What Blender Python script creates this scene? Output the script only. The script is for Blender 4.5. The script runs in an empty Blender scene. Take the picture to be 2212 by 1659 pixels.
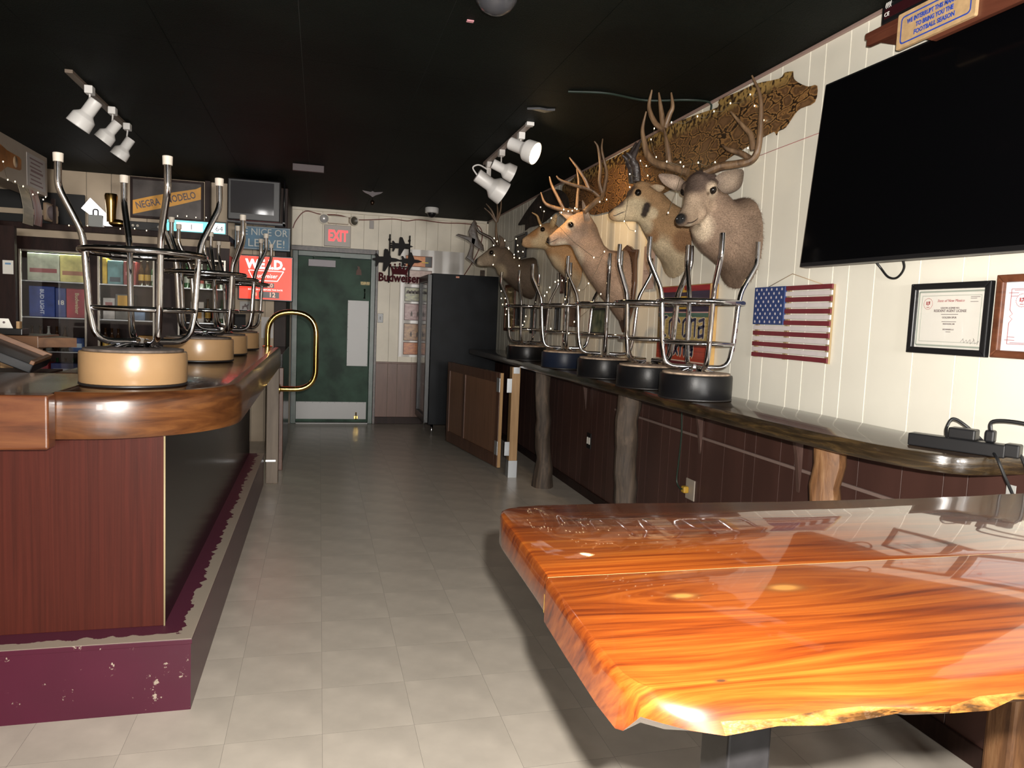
import bpy, bmesh, math, random
from mathutils import Vector, Matrix, Euler
random.seed(7)
scene = bpy.context.scene
COL = scene.collection
# ------------------------------------------------------------------ camera
CAM_H = 1.392
yaw, pitch, roll = math.radians(14.96), math.radians(-4.97), math.radians(2.41)
fwd = Vector((math.sin(yaw)*math.cos(pitch), math.cos(yaw)*math.cos(pitch), math.sin(pitch)))
r0 = Vector((math.cos(yaw), -math.sin(yaw), 0)); u0 = r0.cross(fwd)
rgt = r0*math.cos(roll) + u0*math.sin(roll); upv = u0*math.cos(roll) - r0*math.sin(roll)
cam = bpy.data.objects.new('camera', bpy.data.cameras.new('camera')); COL.objects.link(cam)
cam.matrix_world = Matrix.Translation((0, 0, CAM_H)) @ Matrix((rgt, upv, -fwd)).transposed().to_4x4()
cam.data.sensor_width = 36; cam.data.lens = 36*1575/2212; cam.data.clip_start = 0.02
scene.camera = cam
# ------------------------------------------------------------------ view, world, lights
vs = scene.view_settings
vs.view_transform = 'Standard'; vs.look = 'None'; vs.gamma = 1; vs.use_curve_mapping = False
vs.exposure = 0.28
world = bpy.data.worlds.new('world'); scene.world = world; world.use_nodes = True
world.node_tree.nodes['Background'].inputs[0].default_value = (0.72, 0.80, 0.92, 1)
world.node_tree.nodes['Background'].inputs[1].default_value = 0.35
def light(name, kind, loc, energy, color, target=None, **kw):
    d = bpy.data.lights.new(name, kind); d.energy = energy; d.color = color
    for k, v in kw.items(): setattr(d, k, v)
    o = bpy.data.objects.new(name, d); COL.objects.link(o); o.location = loc
    if target is not None:
        o.rotation_euler = (Vector(target)-Vector(loc)).to_track_quat('-Z', 'Y').to_euler()
    return o
# the camera's own flash, a hand's breadth above and right of the lens
fl = Vector((0, 0, CAM_H)) + rgt*0.045 + upv*0.06 + fwd*0.02
light('camera_flash', 'SPOT', fl, 420, (1.0, 0.95, 0.88), fl+fwd*5+upv*0.35, spot_size=math.radians(128), spot_blend=0.65, shadow_soft_size=0.012)
# dim daylight through the two front windows, at the other end of the room behind the photographer
light('front_window_daylight', 'AREA', (1.2, -7.93, 1.84), 390, (1.0, 0.97, 0.93), (1.2, 4, 1.84), shape='RECTANGLE', size=1.5, size_y=0.98)
light('front_window_daylight', 'AREA', (-0.75, -7.93, 1.84), 230, (1.0, 0.97, 0.93), (-0.75, 4, 1.84), shape='RECTANGLE', size=0.9, size_y=0.98)

# ------------------------------------------------------------------ materials
MATS = {}
def nt(name):
    m = bpy.data.materials.new(name); m.use_nodes = True
    return m, m.node_tree.nodes, m.node_tree.links, m.node_tree.nodes['Principled BSDF']
def c4(c): return (c[0], c[1], c[2], 1)
def mat(name, col, rough=0.5, metal=0.0, var=0.0, scale=8.0, stretch=(1, 1, 1), bump=0.0, bscale=None, coat=0.0, spec=0.5, emit=None, estr=0, trans=0, alpha=1, col2=None, lo=0.35, hi=0.65, detail=4):
    if name in MATS: return MATS[name]
    m, N, L, b = nt(name); MATS[name] = m
    b.inputs['Base Color'].default_value = c4(col); b.inputs['Roughness'].default_value = rough
    b.inputs['Metallic'].default_value = metal; b.inputs['Coat Weight'].default_value = coat
    b.inputs['Coat Roughness'].default_value = 0.04
    b.inputs['Specular IOR Level'].default_value = spec
    b.inputs['Transmission Weight'].default_value = trans; b.inputs['Alpha'].default_value = alpha
    if emit: b.inputs['Emission Color'].default_value = c4(emit); b.inputs['Emission Strength'].default_value = estr
    if var or col2 or bump:
        tc = N.new('ShaderNodeTexCoord'); mp = N.new('ShaderNodeMapping'); mp.inputs['Scale'].default_value = stretch
        L.new(tc.outputs['Object'], mp.inputs['Vector'])
    if var or col2:
        n = N.new('ShaderNodeTexNoise'); n.inputs['Scale'].default_value = scale; n.inputs['Detail'].default_value = detail
        L.new(mp.outputs[0], n.inputs['Vector'])
        cr = N.new('ShaderNodeValToRGB'); cr.color_ramp.elements[0].position = lo; cr.color_ramp.elements[1].position = hi
        a = tuple(x*(1-var) for x in col); c = col2 if col2 else tuple(min(1, x*(1+var)) for x in col)
        cr.color_ramp.elements[0].color = c4(a); cr.color_ramp.elements[1].color = c4(c)
        L.new(n.outputs[0], cr.inputs[0]); L.new(cr.outputs[0], b.inputs['Base Color'])
    if bump:
        n2 = N.new('ShaderNodeTexNoise'); n2.inputs['Scale'].default_value = bscale or scale*3; n2.inputs['Detail'].default_value = 3
        L.new(mp.outputs[0], n2.inputs['Vector'])
        bp = N.new('ShaderNodeBump'); bp.inputs['Strength'].default_value = bump; bp.inputs['Distance'].default_value = 0.01
        L.new(n2.outputs[0], bp.inputs['Height']); L.new(bp.outputs[0], b.inputs['Normal'])
    return m
def wood(name, cols, stretch, scale=3.0, rough=0.4, coat=0.0, bump=0.05, dist=0.8, spec=0.5, warp=0.0):
    """grain: noise squeezed along the board; cols = dark..light"""
    if name in MATS: return MATS[name]
    m, N, L, b = nt(name); MATS[name] = m
    tc = N.new('ShaderNodeTexCoord'); mp = N.new('ShaderNodeMapping'); mp.inputs['Scale'].default_value = stretch
    L.new(tc.outputs['Object'], mp.inputs['Vector'])
    n = N.new('ShaderNodeTexNoise'); n.inputs['Scale'].default_value = scale; n.inputs['Detail'].default_value = 8
    n.inputs['Roughness'].default_value = 0.62; n.inputs['Distortion'].default_value = dist
    L.new(mp.outputs[0], n.inputs['Vector'])
    cr = N.new('ShaderNodeValToRGB'); e = cr.color_ramp.elements
    e[0].position = 0.30; e[1].position = 0.70; e[0].color = c4(cols[0]); e[1].color = c4(cols[-1])
    for i, c in enumerate(cols[1:-1]):
        k = e.new(0.30 + 0.40*(i+1)/(len(cols)-1)); k.color = c4(c)
    L.new(n.outputs[0], cr.inputs[0]); L.new(cr.outputs[0], b.inputs['Base Color'])
    b.inputs['Roughness'].default_value = rough; b.inputs['Coat Weight'].default_value = coat; b.inputs['Coat Roughness'].default_value = 0.05
    b.inputs['Specular IOR Level'].default_value = spec
    if bump:
        bp = N.new('ShaderNodeBump'); bp.inputs['Strength'].default_value = bump; bp.inputs['Distance'].default_value = 0.01
        L.new(n.outputs[0], bp.inputs['Height']); L.new(bp.outputs[0], b.inputs['Normal'])
    return m
def glass(name, tint=(1, 1, 1), rough=0.02, mixf=0.12):
    """thin pane: mostly clear with a mirror-like film"""
    if name in MATS: return MATS[name]
    m, N, L, b = nt(name); MATS[name] = m
    t = N.new('ShaderNodeBsdfTransparent'); t.inputs[0].default_value = c4(tint)
    g = N.new('ShaderNodeBsdfGlossy'); g.inputs['Roughness'].default_value = rough
    ge = N.new('ShaderNodeNewGeometry'); dt = N.new('ShaderNodeVectorMath'); dt.operation = 'DOT_PRODUCT'; L.new(ge.outputs['Normal'], dt.inputs[0]); L.new(ge.outputs['Incoming'], dt.inputs[1])
    ab = N.new('ShaderNodeMath'); ab.operation = 'ABSOLUTE'; L.new(dt.outputs['Value'], ab.inputs[0])
    om = N.new('ShaderNodeMath'); om.operation = 'SUBTRACT'; om.inputs[0].default_value = 1; L.new(ab.outputs[0], om.inputs[1])
    pw = N.new('ShaderNodeMath'); pw.operation = 'POWER'; pw.inputs[1].default_value = 5; L.new(om.outputs[0], pw.inputs[0])
    sc_ = N.new('ShaderNodeMath'); sc_.operation = 'MULTIPLY_ADD'; sc_.inputs[1].default_value = 0.5; sc_.inputs[2].default_value = 0.03; L.new(pw.outputs[0], sc_.inputs[0])
    mx = N.new('ShaderNodeMixShader'); L.new(sc_.outputs[0], mx.inputs[0]); L.new(t.outputs[0], mx.inputs[1]); L.new(g.outputs[0], mx.inputs[2])
    L.new(mx.outputs[0], N['Material Output'].inputs[0])
    return m
# ------------------------------------------------------------------ mesh helpers
ROOTM = {}
def thing(name, label, cat, loc=(0, 0, 0), rotz=0.0, group=None):
    o = bpy.data.objects.new(name, None); COL.objects.link(o); o.empty_display_size = 0.05
    o.location = loc; o.rotation_euler = (0, 0, rotz); o['label'] = label; o['category'] = cat
    if group: o['group'] = group
    ROOTM[o] = Matrix.Translation(loc) @ Matrix.Rotation(rotz, 4, 'Z')
    return o
def tag(o, label, cat, group=None):
    o['label'] = label; o['category'] = cat
    if group: o['group'] = group
    return o
def obj(name, bm, m, parent=None, smooth=False, local=False, label=None, recalc=True):
    """bm is in world space unless local (then in the root's space)"""
    if parent is not None and parent in ROOTM:
        if not local: bm.transform(ROOTM[parent].inverted())
    if recalc: bmesh.ops.recalc_face_normals(bm, faces=bm.faces)
    me = bpy.data.meshes.new(name); bm.to_mesh(me); bm.free()
    if m is not None:
        for mm in (m if isinstance(m, (list, tuple)) else [m]): me.materials.append(mm)
    if smooth:
        for p in me.polygons: p.use_smooth = True
        if smooth != 'all':
            try: me.set_sharp_from_angle(angle=math.radians(40))
            except Exception: pass
    o = bpy.data.objects.new(name, me); COL.objects.link(o)
    if parent is not None:
        o.parent = parent
        if parent in ROOTM: ROOTM[o] = ROOTM[parent]
    if label: o['label'] = label
    return o
def struct(name, bm, m, smooth=False):
    o = obj(name, bm, m, None, smooth); o['kind'] = 'structure'; ROOTM[o] = Matrix.Identity(4); return o
def copy_tree(root, loc, rotz=0.0, label=None, group=None, parent=None):
    r = root.copy(); COL.objects.link(r); r.location = loc; r.rotation_euler = (0, 0, rotz)
    if label: r['label'] = label
    if group: r['group'] = group
    for ch in list(root.children):
        c = ch.copy(); COL.objects.link(c); c.parent = r
        for g in list(ch.children):
            d = g.copy(); COL.objects.link(d); d.parent = c
    return r
def NB(): return bmesh.new()
def box(bm, x0, x1, y0, y1, z0, z1, bev=0.0, seg=2, M=None, mi=0):
    b = bmesh.new()
    vs_ = [b.verts.new((x, y, z)) for x in (x0, x1) for y in (y0, y1) for z in (z0, z1)]
    for f in ((0, 1, 3, 2), (4, 6, 7, 5), (0, 4, 5, 1), (2, 3, 7, 6), (0, 2, 6, 4), (1, 5, 7, 3)): b.faces.new([vs_[i] for i in f])
    bmesh.ops.recalc_face_normals(b, faces=b.faces)
    if bev: bmesh.ops.bevel(b, geom=list(b.edges), offset=bev, segments=seg, profile=0.5, affect='EDGES')
    if M is not None: b.transform(M)
    merge(bm, b, mi); return bm
def merge(bm, b, mi=0):
    mp = {}
    for v in b.verts: mp[v] = bm.verts.new(v.co)
    for f in b.faces:
        try:
            nf = bm.faces.new([mp[v] for v in f.verts]); nf.material_index = mi if mi else f.material_index; nf.smooth = f.smooth
        except ValueError: pass
    b.free()
def frames(pts, closed=False):
    n = len(pts); T = []
    for i in range(n):
        a = pts[i-1] if (i > 0 or closed) else pts[i]; c = pts[(i+1) % n] if (i < n-1 or closed) else pts[i]
        t = (c-a); T.append(t.normalized() if t.length > 1e-9 else Vector((0, 0, 1)))
    up = Vector((0, 0, 1)) if abs(T[0].z) < 0.9 else Vector((1, 0, 0))
    nrm = (up - T[0]*up.dot(T[0])).normalized(); out = []
    for i in range(n):
        if i: nrm = (nrm - T[i]*nrm.dot(T[i])).normalized()
        out.append((T[i], nrm, T[i].cross(nrm)))
    return out
def tube(bm, pts, r, seg=8, closed=False, cap=True, mi=0):
    pts = [Vector(p) for p in pts]; n = len(pts)
    rr = r if isinstance(r, (list, tuple)) else [r]*n
    fr = frames(pts, closed); rings = []
    for p, (t, a, b), q in zip(pts, fr, rr):
        rings.append([bm.verts.new(p + (a*math.cos(2*math.pi*k/seg) + b*math.sin(2*math.pi*k/seg))*q) for k in range(seg)])
    m = n if closed else n-1
    for i in range(m):
        A = rings[i]; B = rings[(i+1) % n]
        # best twist alignment when closing
        off = 0
        if closed and i == n-1:
            off = min(range(seg), key=lambda o: (A[0].co-B[o].co).length)
        for k in range(seg):
            f = bm.faces.new((A[k], A[(k+1) % seg], B[(k+1+off) % seg], B[(k+off) % seg])); f.material_index = mi; f.smooth = True
    if cap and not closed:
        f = bm.faces.new(rings[0][::-1]); f.material_index = mi; f = bm.faces.new(rings[-1]); f.material_index = mi
    return bm
def smoothpath(pts, n=6):
    """Catmull-Rom through pts"""
    P = [Vector(p) for p in pts]; P = [P[0]*2-P[1]] + P + [P[-1]*2-P[-2]]; out = []
    for i in range(1, len(P)-2):
        a, b, c, d = P[i-1:i+3]
        for k in range(n):
            t = k/n
            out.append(0.5*((2*b) + (c-a)*t + (2*a-5*b+4*c-d)*t*t + (3*b-a-3*c+d)*t**3))
    out.append(P[-2]); return out
def filletpath(pts, rad, n=6):
    """polyline with rounded corners"""
    P = [Vector(p) for p in pts]; out = [P[0]]
    rads = rad if isinstance(rad, (list, tuple)) else [rad]*(len(P)-2)
    for i in range(1, len(P)-1):
        a, b, c = P[i-1:i+2]; r = rads[i-1]
        d1 = (a-b).normalized(); d2 = (c-b).normalized(); s = b+d1*r; e = b+d2*r
        for k in range(n+1):
            t = k/n; out.append(s*(1-t)**2 + b*2*t*(1-t) + e*t*t)
    out.append(P[-1]); return out
def lathe(bm, prof, seg=32, M=None, mi=0, close=True):
    rings = []; b = bmesh.new()
    for r, z in prof:
        if r < 1e-6: rings.append([b.verts.new((0, 0, z))])
        else: rings.append([b.verts.new((r*math.cos(2*math.pi*k/seg), r*math.sin(2*math.pi*k/seg), z)) for k in range(seg)])
    for A, B in zip(rings, rings[1:]):
        if len(A) == 1 and len(B) == 1: continue
        for k in range(seg):
            if len(A) == 1: b.faces.new((A[0], B[k], B[(k+1) % seg]))
            elif len(B) == 1: b.faces.new((A[k], A[(k+1) % seg], B[0]))
            else: b.faces.new((A[k], A[(k+1) % seg], B[(k+1) % seg], B[k]))
    for f in b.faces: f.smooth = True
    if M is not None: b.transform(M)
    merge(bm, b, mi); return bm
def prism(bm, outline, d0, d1, M=None, mi=0, bev=0.0):
    """outline in (a,b) plane extruded along third axis from d0 to d1; M maps (a,b,d)"""
    b = bmesh.new()
    A = [b.verts.new((p[0], p[1], d0)) for p in outline]; B = [b.verts.new((p[0], p[1], d1)) for p in outline]
    n = len(outline)
    b.faces.new(A[::-1]); b.faces.new(B)
    for i in range(n): b.faces.new((A[i], A[(i+1) % n], B[(i+1) % n], B[i]))
    bmesh.ops.recalc_face_normals(b, faces=b.faces)
    if bev: bmesh.ops.bevel(b, geom=[e for e in b.edges if abs(e.verts[0].co.z-e.verts[1].co.z) < 1e-6], offset=bev, segments=2, profile=0.5, affect='EDGES')
    if M is not None: b.transform(M)
    merge(bm, b, mi); return bm
def sphere(bm, c, r, seg=12, rings=8, sc=(1, 1, 1), M=None, mi=0):
    b = bmesh.new(); bmesh.ops.create_uvsphere(b, u_segments=seg, v_segments=rings, radius=r)
    for f in b.faces: f.smooth = True
    b.transform(Matrix.Translation(c) @ (M if M is not None else Matrix.Identity(4)) @ Matrix.Diagonal((sc[0], sc[1], sc[2], 1)))
    merge(bm, b, mi); return bm
def along(a, b):
    """matrix placing local +Z from a towards b"""
    a = Vector(a); b = Vector(b)
    return Matrix.Translation(a) @ (b-a).to_track_quat('Z', 'Y').to_matrix().to_4x4()
# plane frames: map (a right, b up, d towards viewer)
def M_right(Y=0, Z=0, X=2.11):    # wall facing -X, a runs toward the camera (-Y)
    return Matrix(((0, 0, -1, X), (-1, 0, 0, Y), (0, 1, 0, Z), (0, 0, 0, 1)))
def M_back(X=0, Z=0, Y=9.42):     # wall facing -Y, a = +X
    return Matrix(((1, 0, 0, X), (0, 0, -1, Y), (0, 1, 0, Z), (0, 0, 0, 1)))
def M_left(Y=0, Z=0, X=-2.37):    # faces +X, a = +Y
    return Matrix(((0, 0, 1, X), (1, 0, 0, Y), (0, 1, 0, Z), (0, 0, 0, 1)))
def text_bm(s, size, M, depth=0.0008, align='CENTER', sx=1.0, bold=0.0, shear=0.0, spacing=1.0):
    cu = bpy.data.curves.new('txt', 'FONT'); cu.body = s; cu.size = size; cu.align_x = align; cu.align_y = 'CENTER'
    cu.extrude = depth; cu.resolution_u = 2; cu.offset = bold; cu.shear = shear; cu.space_character = spacing
    o = bpy.data.objects.new('txt', cu); COL.objects.link(o)
    dg = bpy.context.evaluated_depsgraph_get(); me = bpy.data.meshes.new_from_object(o.evaluated_get(dg))
    b = bmesh.new(); b.from_mesh(me)
    bpy.data.objects.remove(o); bpy.data.curves.remove(cu); bpy.data.meshes.remove(me)
    b.transform(M @ Matrix.Diagonal((sx, 1, 1, 1)))
    return b
def rounded(w, h, r, n=5, cx=0, cy=0):
    out = []
    for sx_, sy_, a0 in ((1, -1, -90), (1, 1, 0), (-1, 1, 90), (-1, -1, 180)):
        for k in range(n+1):
            a = math.radians(a0 + 90*k/n); out.append((cx+sx_*(w/2-r)+r*math.cos(a), cy+sy_*(h/2-r)+r*math.sin(a)))
    return out
XW, YB, ZC = 2.11, 9.42, 2.66
YBB = 8.1          # back-bar wall
# ================================================================== the room
m_tile = mat('floor_tile', (0.53, 0.475, 0.405), 0.28, var=0.10, scale=5, bump=0.02, bscale=60, spec=0.45)
m_grout = mat('floor_joint', (0.035, 0.03, 0.028), 0.9)
m_cream = mat('cream_panel', (0.80, 0.765, 0.66), 0.42, var=0.03, scale=3, bump=0.015, bscale=40, spec=0.35)
m_groove = mat('panel_groove', (0.95, 0.94, 0.90), 0.6)
m_backcream = mat('aged_cream_panel', (0.74, 0.67, 0.55), 0.5, var=0.06, scale=4)
m_darkgroove = mat('dark_groove', (0.20, 0.17, 0.13), 0.7)
m_brown = mat('brown_panel', (0.062, 0.027, 0.021), 0.42, var=0.15, scale=6, stretch=(1, 1, 0.2))
m_browngroove = mat('brown_groove', (0.22, 0.13, 0.10), 0.7)
m_wains = wood('wainscot_wood', [(0.10, 0.045, 0.03), (0.16, 0.075, 0.05)], (6, 6, 0.5), rough=0.45)
m_ceil = mat('black_ceiling', (0.0052, 0.0072, 0.0058), 0.6, var=0.35, scale=1.4, bump=0.6, bscale=170, spec=0.08)
m_ceilseam = mat('ceiling_seam', (0.055, 0.055, 0.05), 0.8)
m_greendoor = mat('green_painted_steel', (0.030, 0.062, 0.042), 0.5, var=0.45, scale=3.5, bump=0.03, bscale=20, spec=0.15)
m_greenframe = mat('green_frame_paint', (0.022, 0.048, 0.034), 0.38, var=0.3, scale=8)
m_black = mat('black_plastic', (0.008, 0.008, 0.009), 0.35)
m_blackmatte = mat('black_matte', (0.006, 0.006, 0.006), 0.7)
m_white = mat('white_enamel', (0.78, 0.76, 0.72), 0.35)
m_steel = mat('brushed_steel', (0.30, 0.295, 0.29), 0.5, metal=0.45, bump=0.03, bscale=30, stretch=(40, 1, 1))
m_galv = mat('zinc_steel', (0.50, 0.52, 0.54), 0.38, metal=0.8)
m_chrome = mat('chrome', (0.62, 0.62, 0.65), 0.035, metal=1.0)
m_brass = mat('brass', (0.62, 0.42, 0.13), 0.13, metal=1.0)
m_trimdark = mat('dark_trim', (0.045, 0.030, 0.026), 0.4, var=0.4, scale=30)
m_dwood = wood('dark_stained_wood', [(0.014, 0.007, 0.006), (0.034, 0.017, 0.013)], (5, 5, 0.6), rough=0.5, spec=0.2)

# floor: slab with vinyl tiles laid on it
T = 0.3048; TX0, TY0 = 0.340, 2.378
b = NB(); box(b, -4.2, 2.3, -8.0, 9.7, -0.12, -0.0008)
floor = struct('floor', b, m_grout)
tme = None
cells = []
for i in range(-15, 7):
    for j in range(-34, 24):
        x0 = TX0+i*T; y0 = TY0+j*T
        if x0+T > 2.13 + T: continue
        cells.append((i, j, x0, y0))
def vis(x0, y0):
    if y0+T < 1.5 or y0 > 9.42 or x0 > 2.11: return False
    if x0 > -0.75: return True
    return y0 < 2.62 and x0 > -1.5
def tile_mesh(w, d):
    b = NB(); box(b, 0.0003, w-0.0003, 0.0003, d-0.0003, -0.0008, 0, 0)
    me = bpy.data.meshes.new('tile'); b.to_mesh(me); b.free(); me.materials.append(m_tile); me.materials.append(m_grout)
    for p in me.polygons: p.material_index = 0 if abs(p.normal.z) > 0.5 else 1
    return me
tme = tile_mesh(T, T)
rest = NB(); ntile = 0
for i, j, x0, y0 in cells:
    if vis(x0, y0) and ntile < 290:
        me = tme
        if x0+T > 2.11: me = tile_mesh(2.11-x0, T)
        o = bpy.data.objects.new('tile', me); COL.objects.link(o); o.parent = floor; o.location = (x0, y0, 0); ntile += 1
    else:
        if x0 < 2.1 and y0 < 9.4: box(rest, x0+0.0003, min(x0+T, 2.11)-0.0003, y0+0.0003, min(y0+T, 9.42)-0.0003, -0.0008, 0)
o = obj('tile_field', rest, [m_tile, m_grout], floor); o['kind'] = 'stuff'
for p in o.data.polygons: p.material_index = 0 if abs(p.normal.z) > 0.5 else 1

# right wall: cream planks above, brown planks below, bright grooves between
b = NB(); box(b, XW, XW+0.12, -8.0, YB+0.12, 0, ZC)
wr = struct('wall_right', b, m_groove)
b = NB(); box(b, XW-0.002, XW, -8.0, YB, 0, 1.03); obj('wainscot_backing', b, m_browngroove, wr)
offs = [0, 0.096, 0.299, 0.406, 0.561, 0.659, 0.806, 1.031]
seams = sorted({round(3.237+1.217*k-o, 4) for k in range(-3, 7) for o in offs if -0.6 < 3.237+1.217*k-o < YB-0.02} | {YB}, reverse=True)
for a, c in zip(seams, seams[1:]):
    b = NB(); box(b, XW-0.007, XW, c+0.0022, a-0.0022, 1.03, ZC, 0.0012, 1); obj('plank', b, m_cream, wr)
    b = NB(); box(b, XW-0.008, XW-0.001, c+0.0014, a-0.0014, 0.0, 1.03, 0.0012, 1); obj('plank', b, m_brown, wr)
b = NB(); box(b, XW-0.008, XW, -8.0, seams[-1], 0, ZC); obj('plank', b, m_cream, wr)
b = NB(); box(b, XW-0.022, XW-0.008, 1.2, 4.9, 0.772, 0.787, 0.003); obj('batten', b, mat('dusty_batten', (0.20, 0.14, 0.12), 0.6), wr)
b = NB(); box(b, XW-0.02, XW-0.006, -8.0, YB, ZC-0.016, ZC, 0.003); o = struct('trim_1', b, mat('pink_trim', (0.32, 0.22, 0.19), 0.5))
b = NB(); box(b, XW-0.02, XW-0.006, -8.0, YB, 0, 0.075, 0.004); o = struct('baseboard_right', b, m_dwood)

# back wall with the exit door
b = NB(); box(b, -0.5, -0.33, YB, YB+0.12, 0, ZC); box(b, -0.33, 0.66, YB, YB+0.12, 2.13, ZC); box(b, 0.66, XW, YB, YB+0.12, 0, ZC)
wb = struct('wall_back', b, m_darkgroove)
xs = [0.70, 0.86, 0.98, 1.16, 1.30, 1.45, 1.62, 1.80, 1.94, 2.105]
for a, c in zip(xs, xs[1:]):
    b = NB(); box(b, a+0.0012, c-0.0012, YB-0.007, YB, 0.80, ZC, 0.001, 1); obj('plank', b, m_backcream, wb)
    b = NB(); box(b, a+0.002, c-0.002, YB-0.007, YB, 0.09, 0.78, 0.001, 1); obj('plank', b, m_wains, wb)
xs2 = [-0.34, -0.22, 0.02, 0.18, 0.36, 0.52, 0.70]
for a, c in zip(xs2, xs2[1:]):
    b = NB(); box(b, a+0.0012, c-0.0012, YB-0.007, YB, 2.20, ZC, 0.001, 1); obj('plank', b, m_backcream, wb)
b = NB(); box(b, 0.70, XW, YB-0.016, YB, 0.775, 0.80, 0.004); struct('trim_2', b, m_wains)
b = NB(); box(b, -0.34, XW, YB-0.03, YB, ZC-0.035, ZC, 0.004); struct('trim_3', b, m_backcream)
b = NB(); box(b, 0.70, XW, YB-0.018, YB, 0, 0.09, 0.004); struct('baseboard_back', b, m_dwood)
b = NB(); box(b, XW-0.03, XW, YB-0.03, YB, 0.8, ZC, 0.003); struct('trim_4', b, m_backcream)
# exit door
b = NB(); box(b, -0.262, 0.618, YB+0.01, YB+0.055, 0.018, 2.075, 0.003)
door = struct('door_1', b, m_greendoor)
b = NB()
box(b, -0.325, -0.262, YB-0.02, YB+0.10, 0, 2.14, 0.004); box(b, 0.618, 0.675, YB-0.02, YB+0.10, 0, 2.14, 0.004); box(b, -0.262, 0.618, YB-0.02, YB+0.10, 2.078, 2.14, 0.004)
obj('door_frame', b, m_greenframe, door)
b = NB(); box(b, 0.675, 0.708, YB-0.03, YB, 0, 2.2, 0.004); box(b, -0.345, 0.675, YB-0.03, YB, 2.14, 2.2, 0.004); obj('door_casing', b, m_trimdark, door)
b = NB(); box(b, -0.262, 0.60, YB+0.004, YB+0.01, 0.055, 0.275, 0.001); obj('kick_plate', b, m_steel, door)
b = NB(); box(b, 0.345, 0.603, YB+0.004, YB+0.01, 0.735, 1.56, 0.001); obj('push_plate', b, m_steel, door)
b = NB()
for i in range(10): sphere(b, (-0.24+i*0.09, YB+0.003, 0.265), 0.0035, 6, 4)
for i in range(6): sphere(b, (0.352, YB+0.003, 0.76+i*0.155), 0.0035, 6, 4); sphere(b, (0.596, YB+0.003, 0.76+i*0.155), 0.0035, 6, 4)
obj('screw', b, m_black, door)
b = NB(); box(b, -0.14, 0.185, YB-0.04, YB+0.01, 1.955, 2.04, 0.004); obj('door_closer', b, mat('closer_grey', (0.33, 0.30, 0.32), 0.5), door)
b = NB(); tube(b, [(-0.08, YB-0.03, 2.05), (-0.08, YB-0.03, 2.075), (0.24, YB-0.03, 2.078)], 0.008, 6); obj('closer_arm', b, m_greenframe, door)
b = NB(); sphere(b, (0.545, YB-0.012, 1.70), 0.014, 10, 6); sphere(b, (0.545, YB-0.012, 1.595), 0.014, 10, 6); tube(b, [(0.545, YB-0.02, 1.70), (0.547, YB-0.045, 1.66), (0.547, YB-0.045, 1.63), (0.545, YB-0.02, 1.595)], 0.007, 8); obj('door_handle', b, m_chrome, door, True)
b = NB(); box(b, 0.495, 0.61, YB+0.006, YB+0.01, 1.76, 1.80); obj('sticker', b, mat('sticker_yellow', (0.42, 0.32, 0.12), 0.5, var=0.5, scale=60), door)
b = NB(); prism(b, [(-.035, -.05), (.035, -.05), (.028, .01), (.01, .03), (.012, .05), (-.02, .06), (-.012, .03), (-.03, .0)], 0.002, 0.012, M_back(0.47, 1.93, YB+0.01)); obj('bell_cutout', b, mat('rust_brown', (0.10, 0.04, 0.025), 0.6), door)
b = NB(); tube(b, [(0.475, YB-0.01, 0.05), (0.475, YB-0.01, 0.13)], 0.008, 8); sphere(b, (0.475, YB-0.01, 0.135), 0.012, 8, 6); box(b, 0.45, 0.50, YB-0.012, YB+0.01, 0.06, 0.10, 0.003); obj('foot_bolt', b, m_brass, door)
b = NB(); box(b, -0.262, 0.618, YB-0.06, YB+0.06, 0, 0.018, 0.004); obj('threshold', b, m_steel, door)

# jut between the exit wall and the back-bar wall
b = NB(); box(b, -0.46, -0.35, YBB, YB+0.1, 0, ZC); struct('wall_jut', b, m_dwood)
b = NB(); box(b, -0.46, -0.335, YBB-0.03, YBB+0.06, 0, ZC, 0.006); struct('trim_5', b, m_dwood)
# back-bar wall of light planks
b = NB(); box(b, -4.2, -0.36, YBB, YBB+0.12, 0, ZC)
wbb = struct('wall_bar', b, m_darkgroove)
m_lplank = mat('tan_panel', (0.42, 0.33, 0.235), 0.6, var=0.07, scale=4)
xs3 = [-4.2, -3.4, -3.0, -2.72, -2.47, -2.22, -2.0, -1.83, -1.68, -1.45, -1.2, -1.02, -0.85, -0.68, -0.55, -0.38]
for a, c in zip(xs3, xs3[1:]):
    b = NB(); box(b, a+0.003, c-0.003, YBB-0.007, YBB, 0, ZC, 0.001, 1); obj('plank', b, m_lplank, wbb)
# left side wall and front wall behind the photographer (with window openings)
b = NB(); box(b, -4.3, -4.2, -8.0, YBB+0.1, 0, ZC); struct('wall_left', b, m_lplank)
b = NB(); box(b, -4.3, 2.3, -8.1, -8.0, 0, 1.36); box(b, -4.3, 2.3, -8.1, -8.0, 2.34, ZC)
for a, c in ((-4.3, -1.2), (-0.3, 0.45), (1.95, 2.3)): box(b, a, c, -8.1, -8.0, 1.1, 2.4)
struct('wall_front', b, m_cream)
# ceiling boards
b = NB(); box(b, -4.3, 2.3, -8.1, 9.6, ZC+0.004, ZC+0.1)
ce = struct('ceiling', b, m_ceilseam)
cx = [-4.2] + [-0.107+0.617*k for k in range(-6, 4)] + [2.11]
cy = [-8.0, -2.1, 0.30, 1.52, 2.74, 3.96, 5.18, 6.40, 7.62, 8.84, 9.42]
for a, c in zip(cx, cx[1:]):
    for d, e in zip(cy, cy[1:]):
        b = NB(); box(b, a+0.0012, c-0.0012, d+0.0008, e-0.0008, ZC, ZC+0.004); obj('panel', b, m_ceil, ce)
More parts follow.
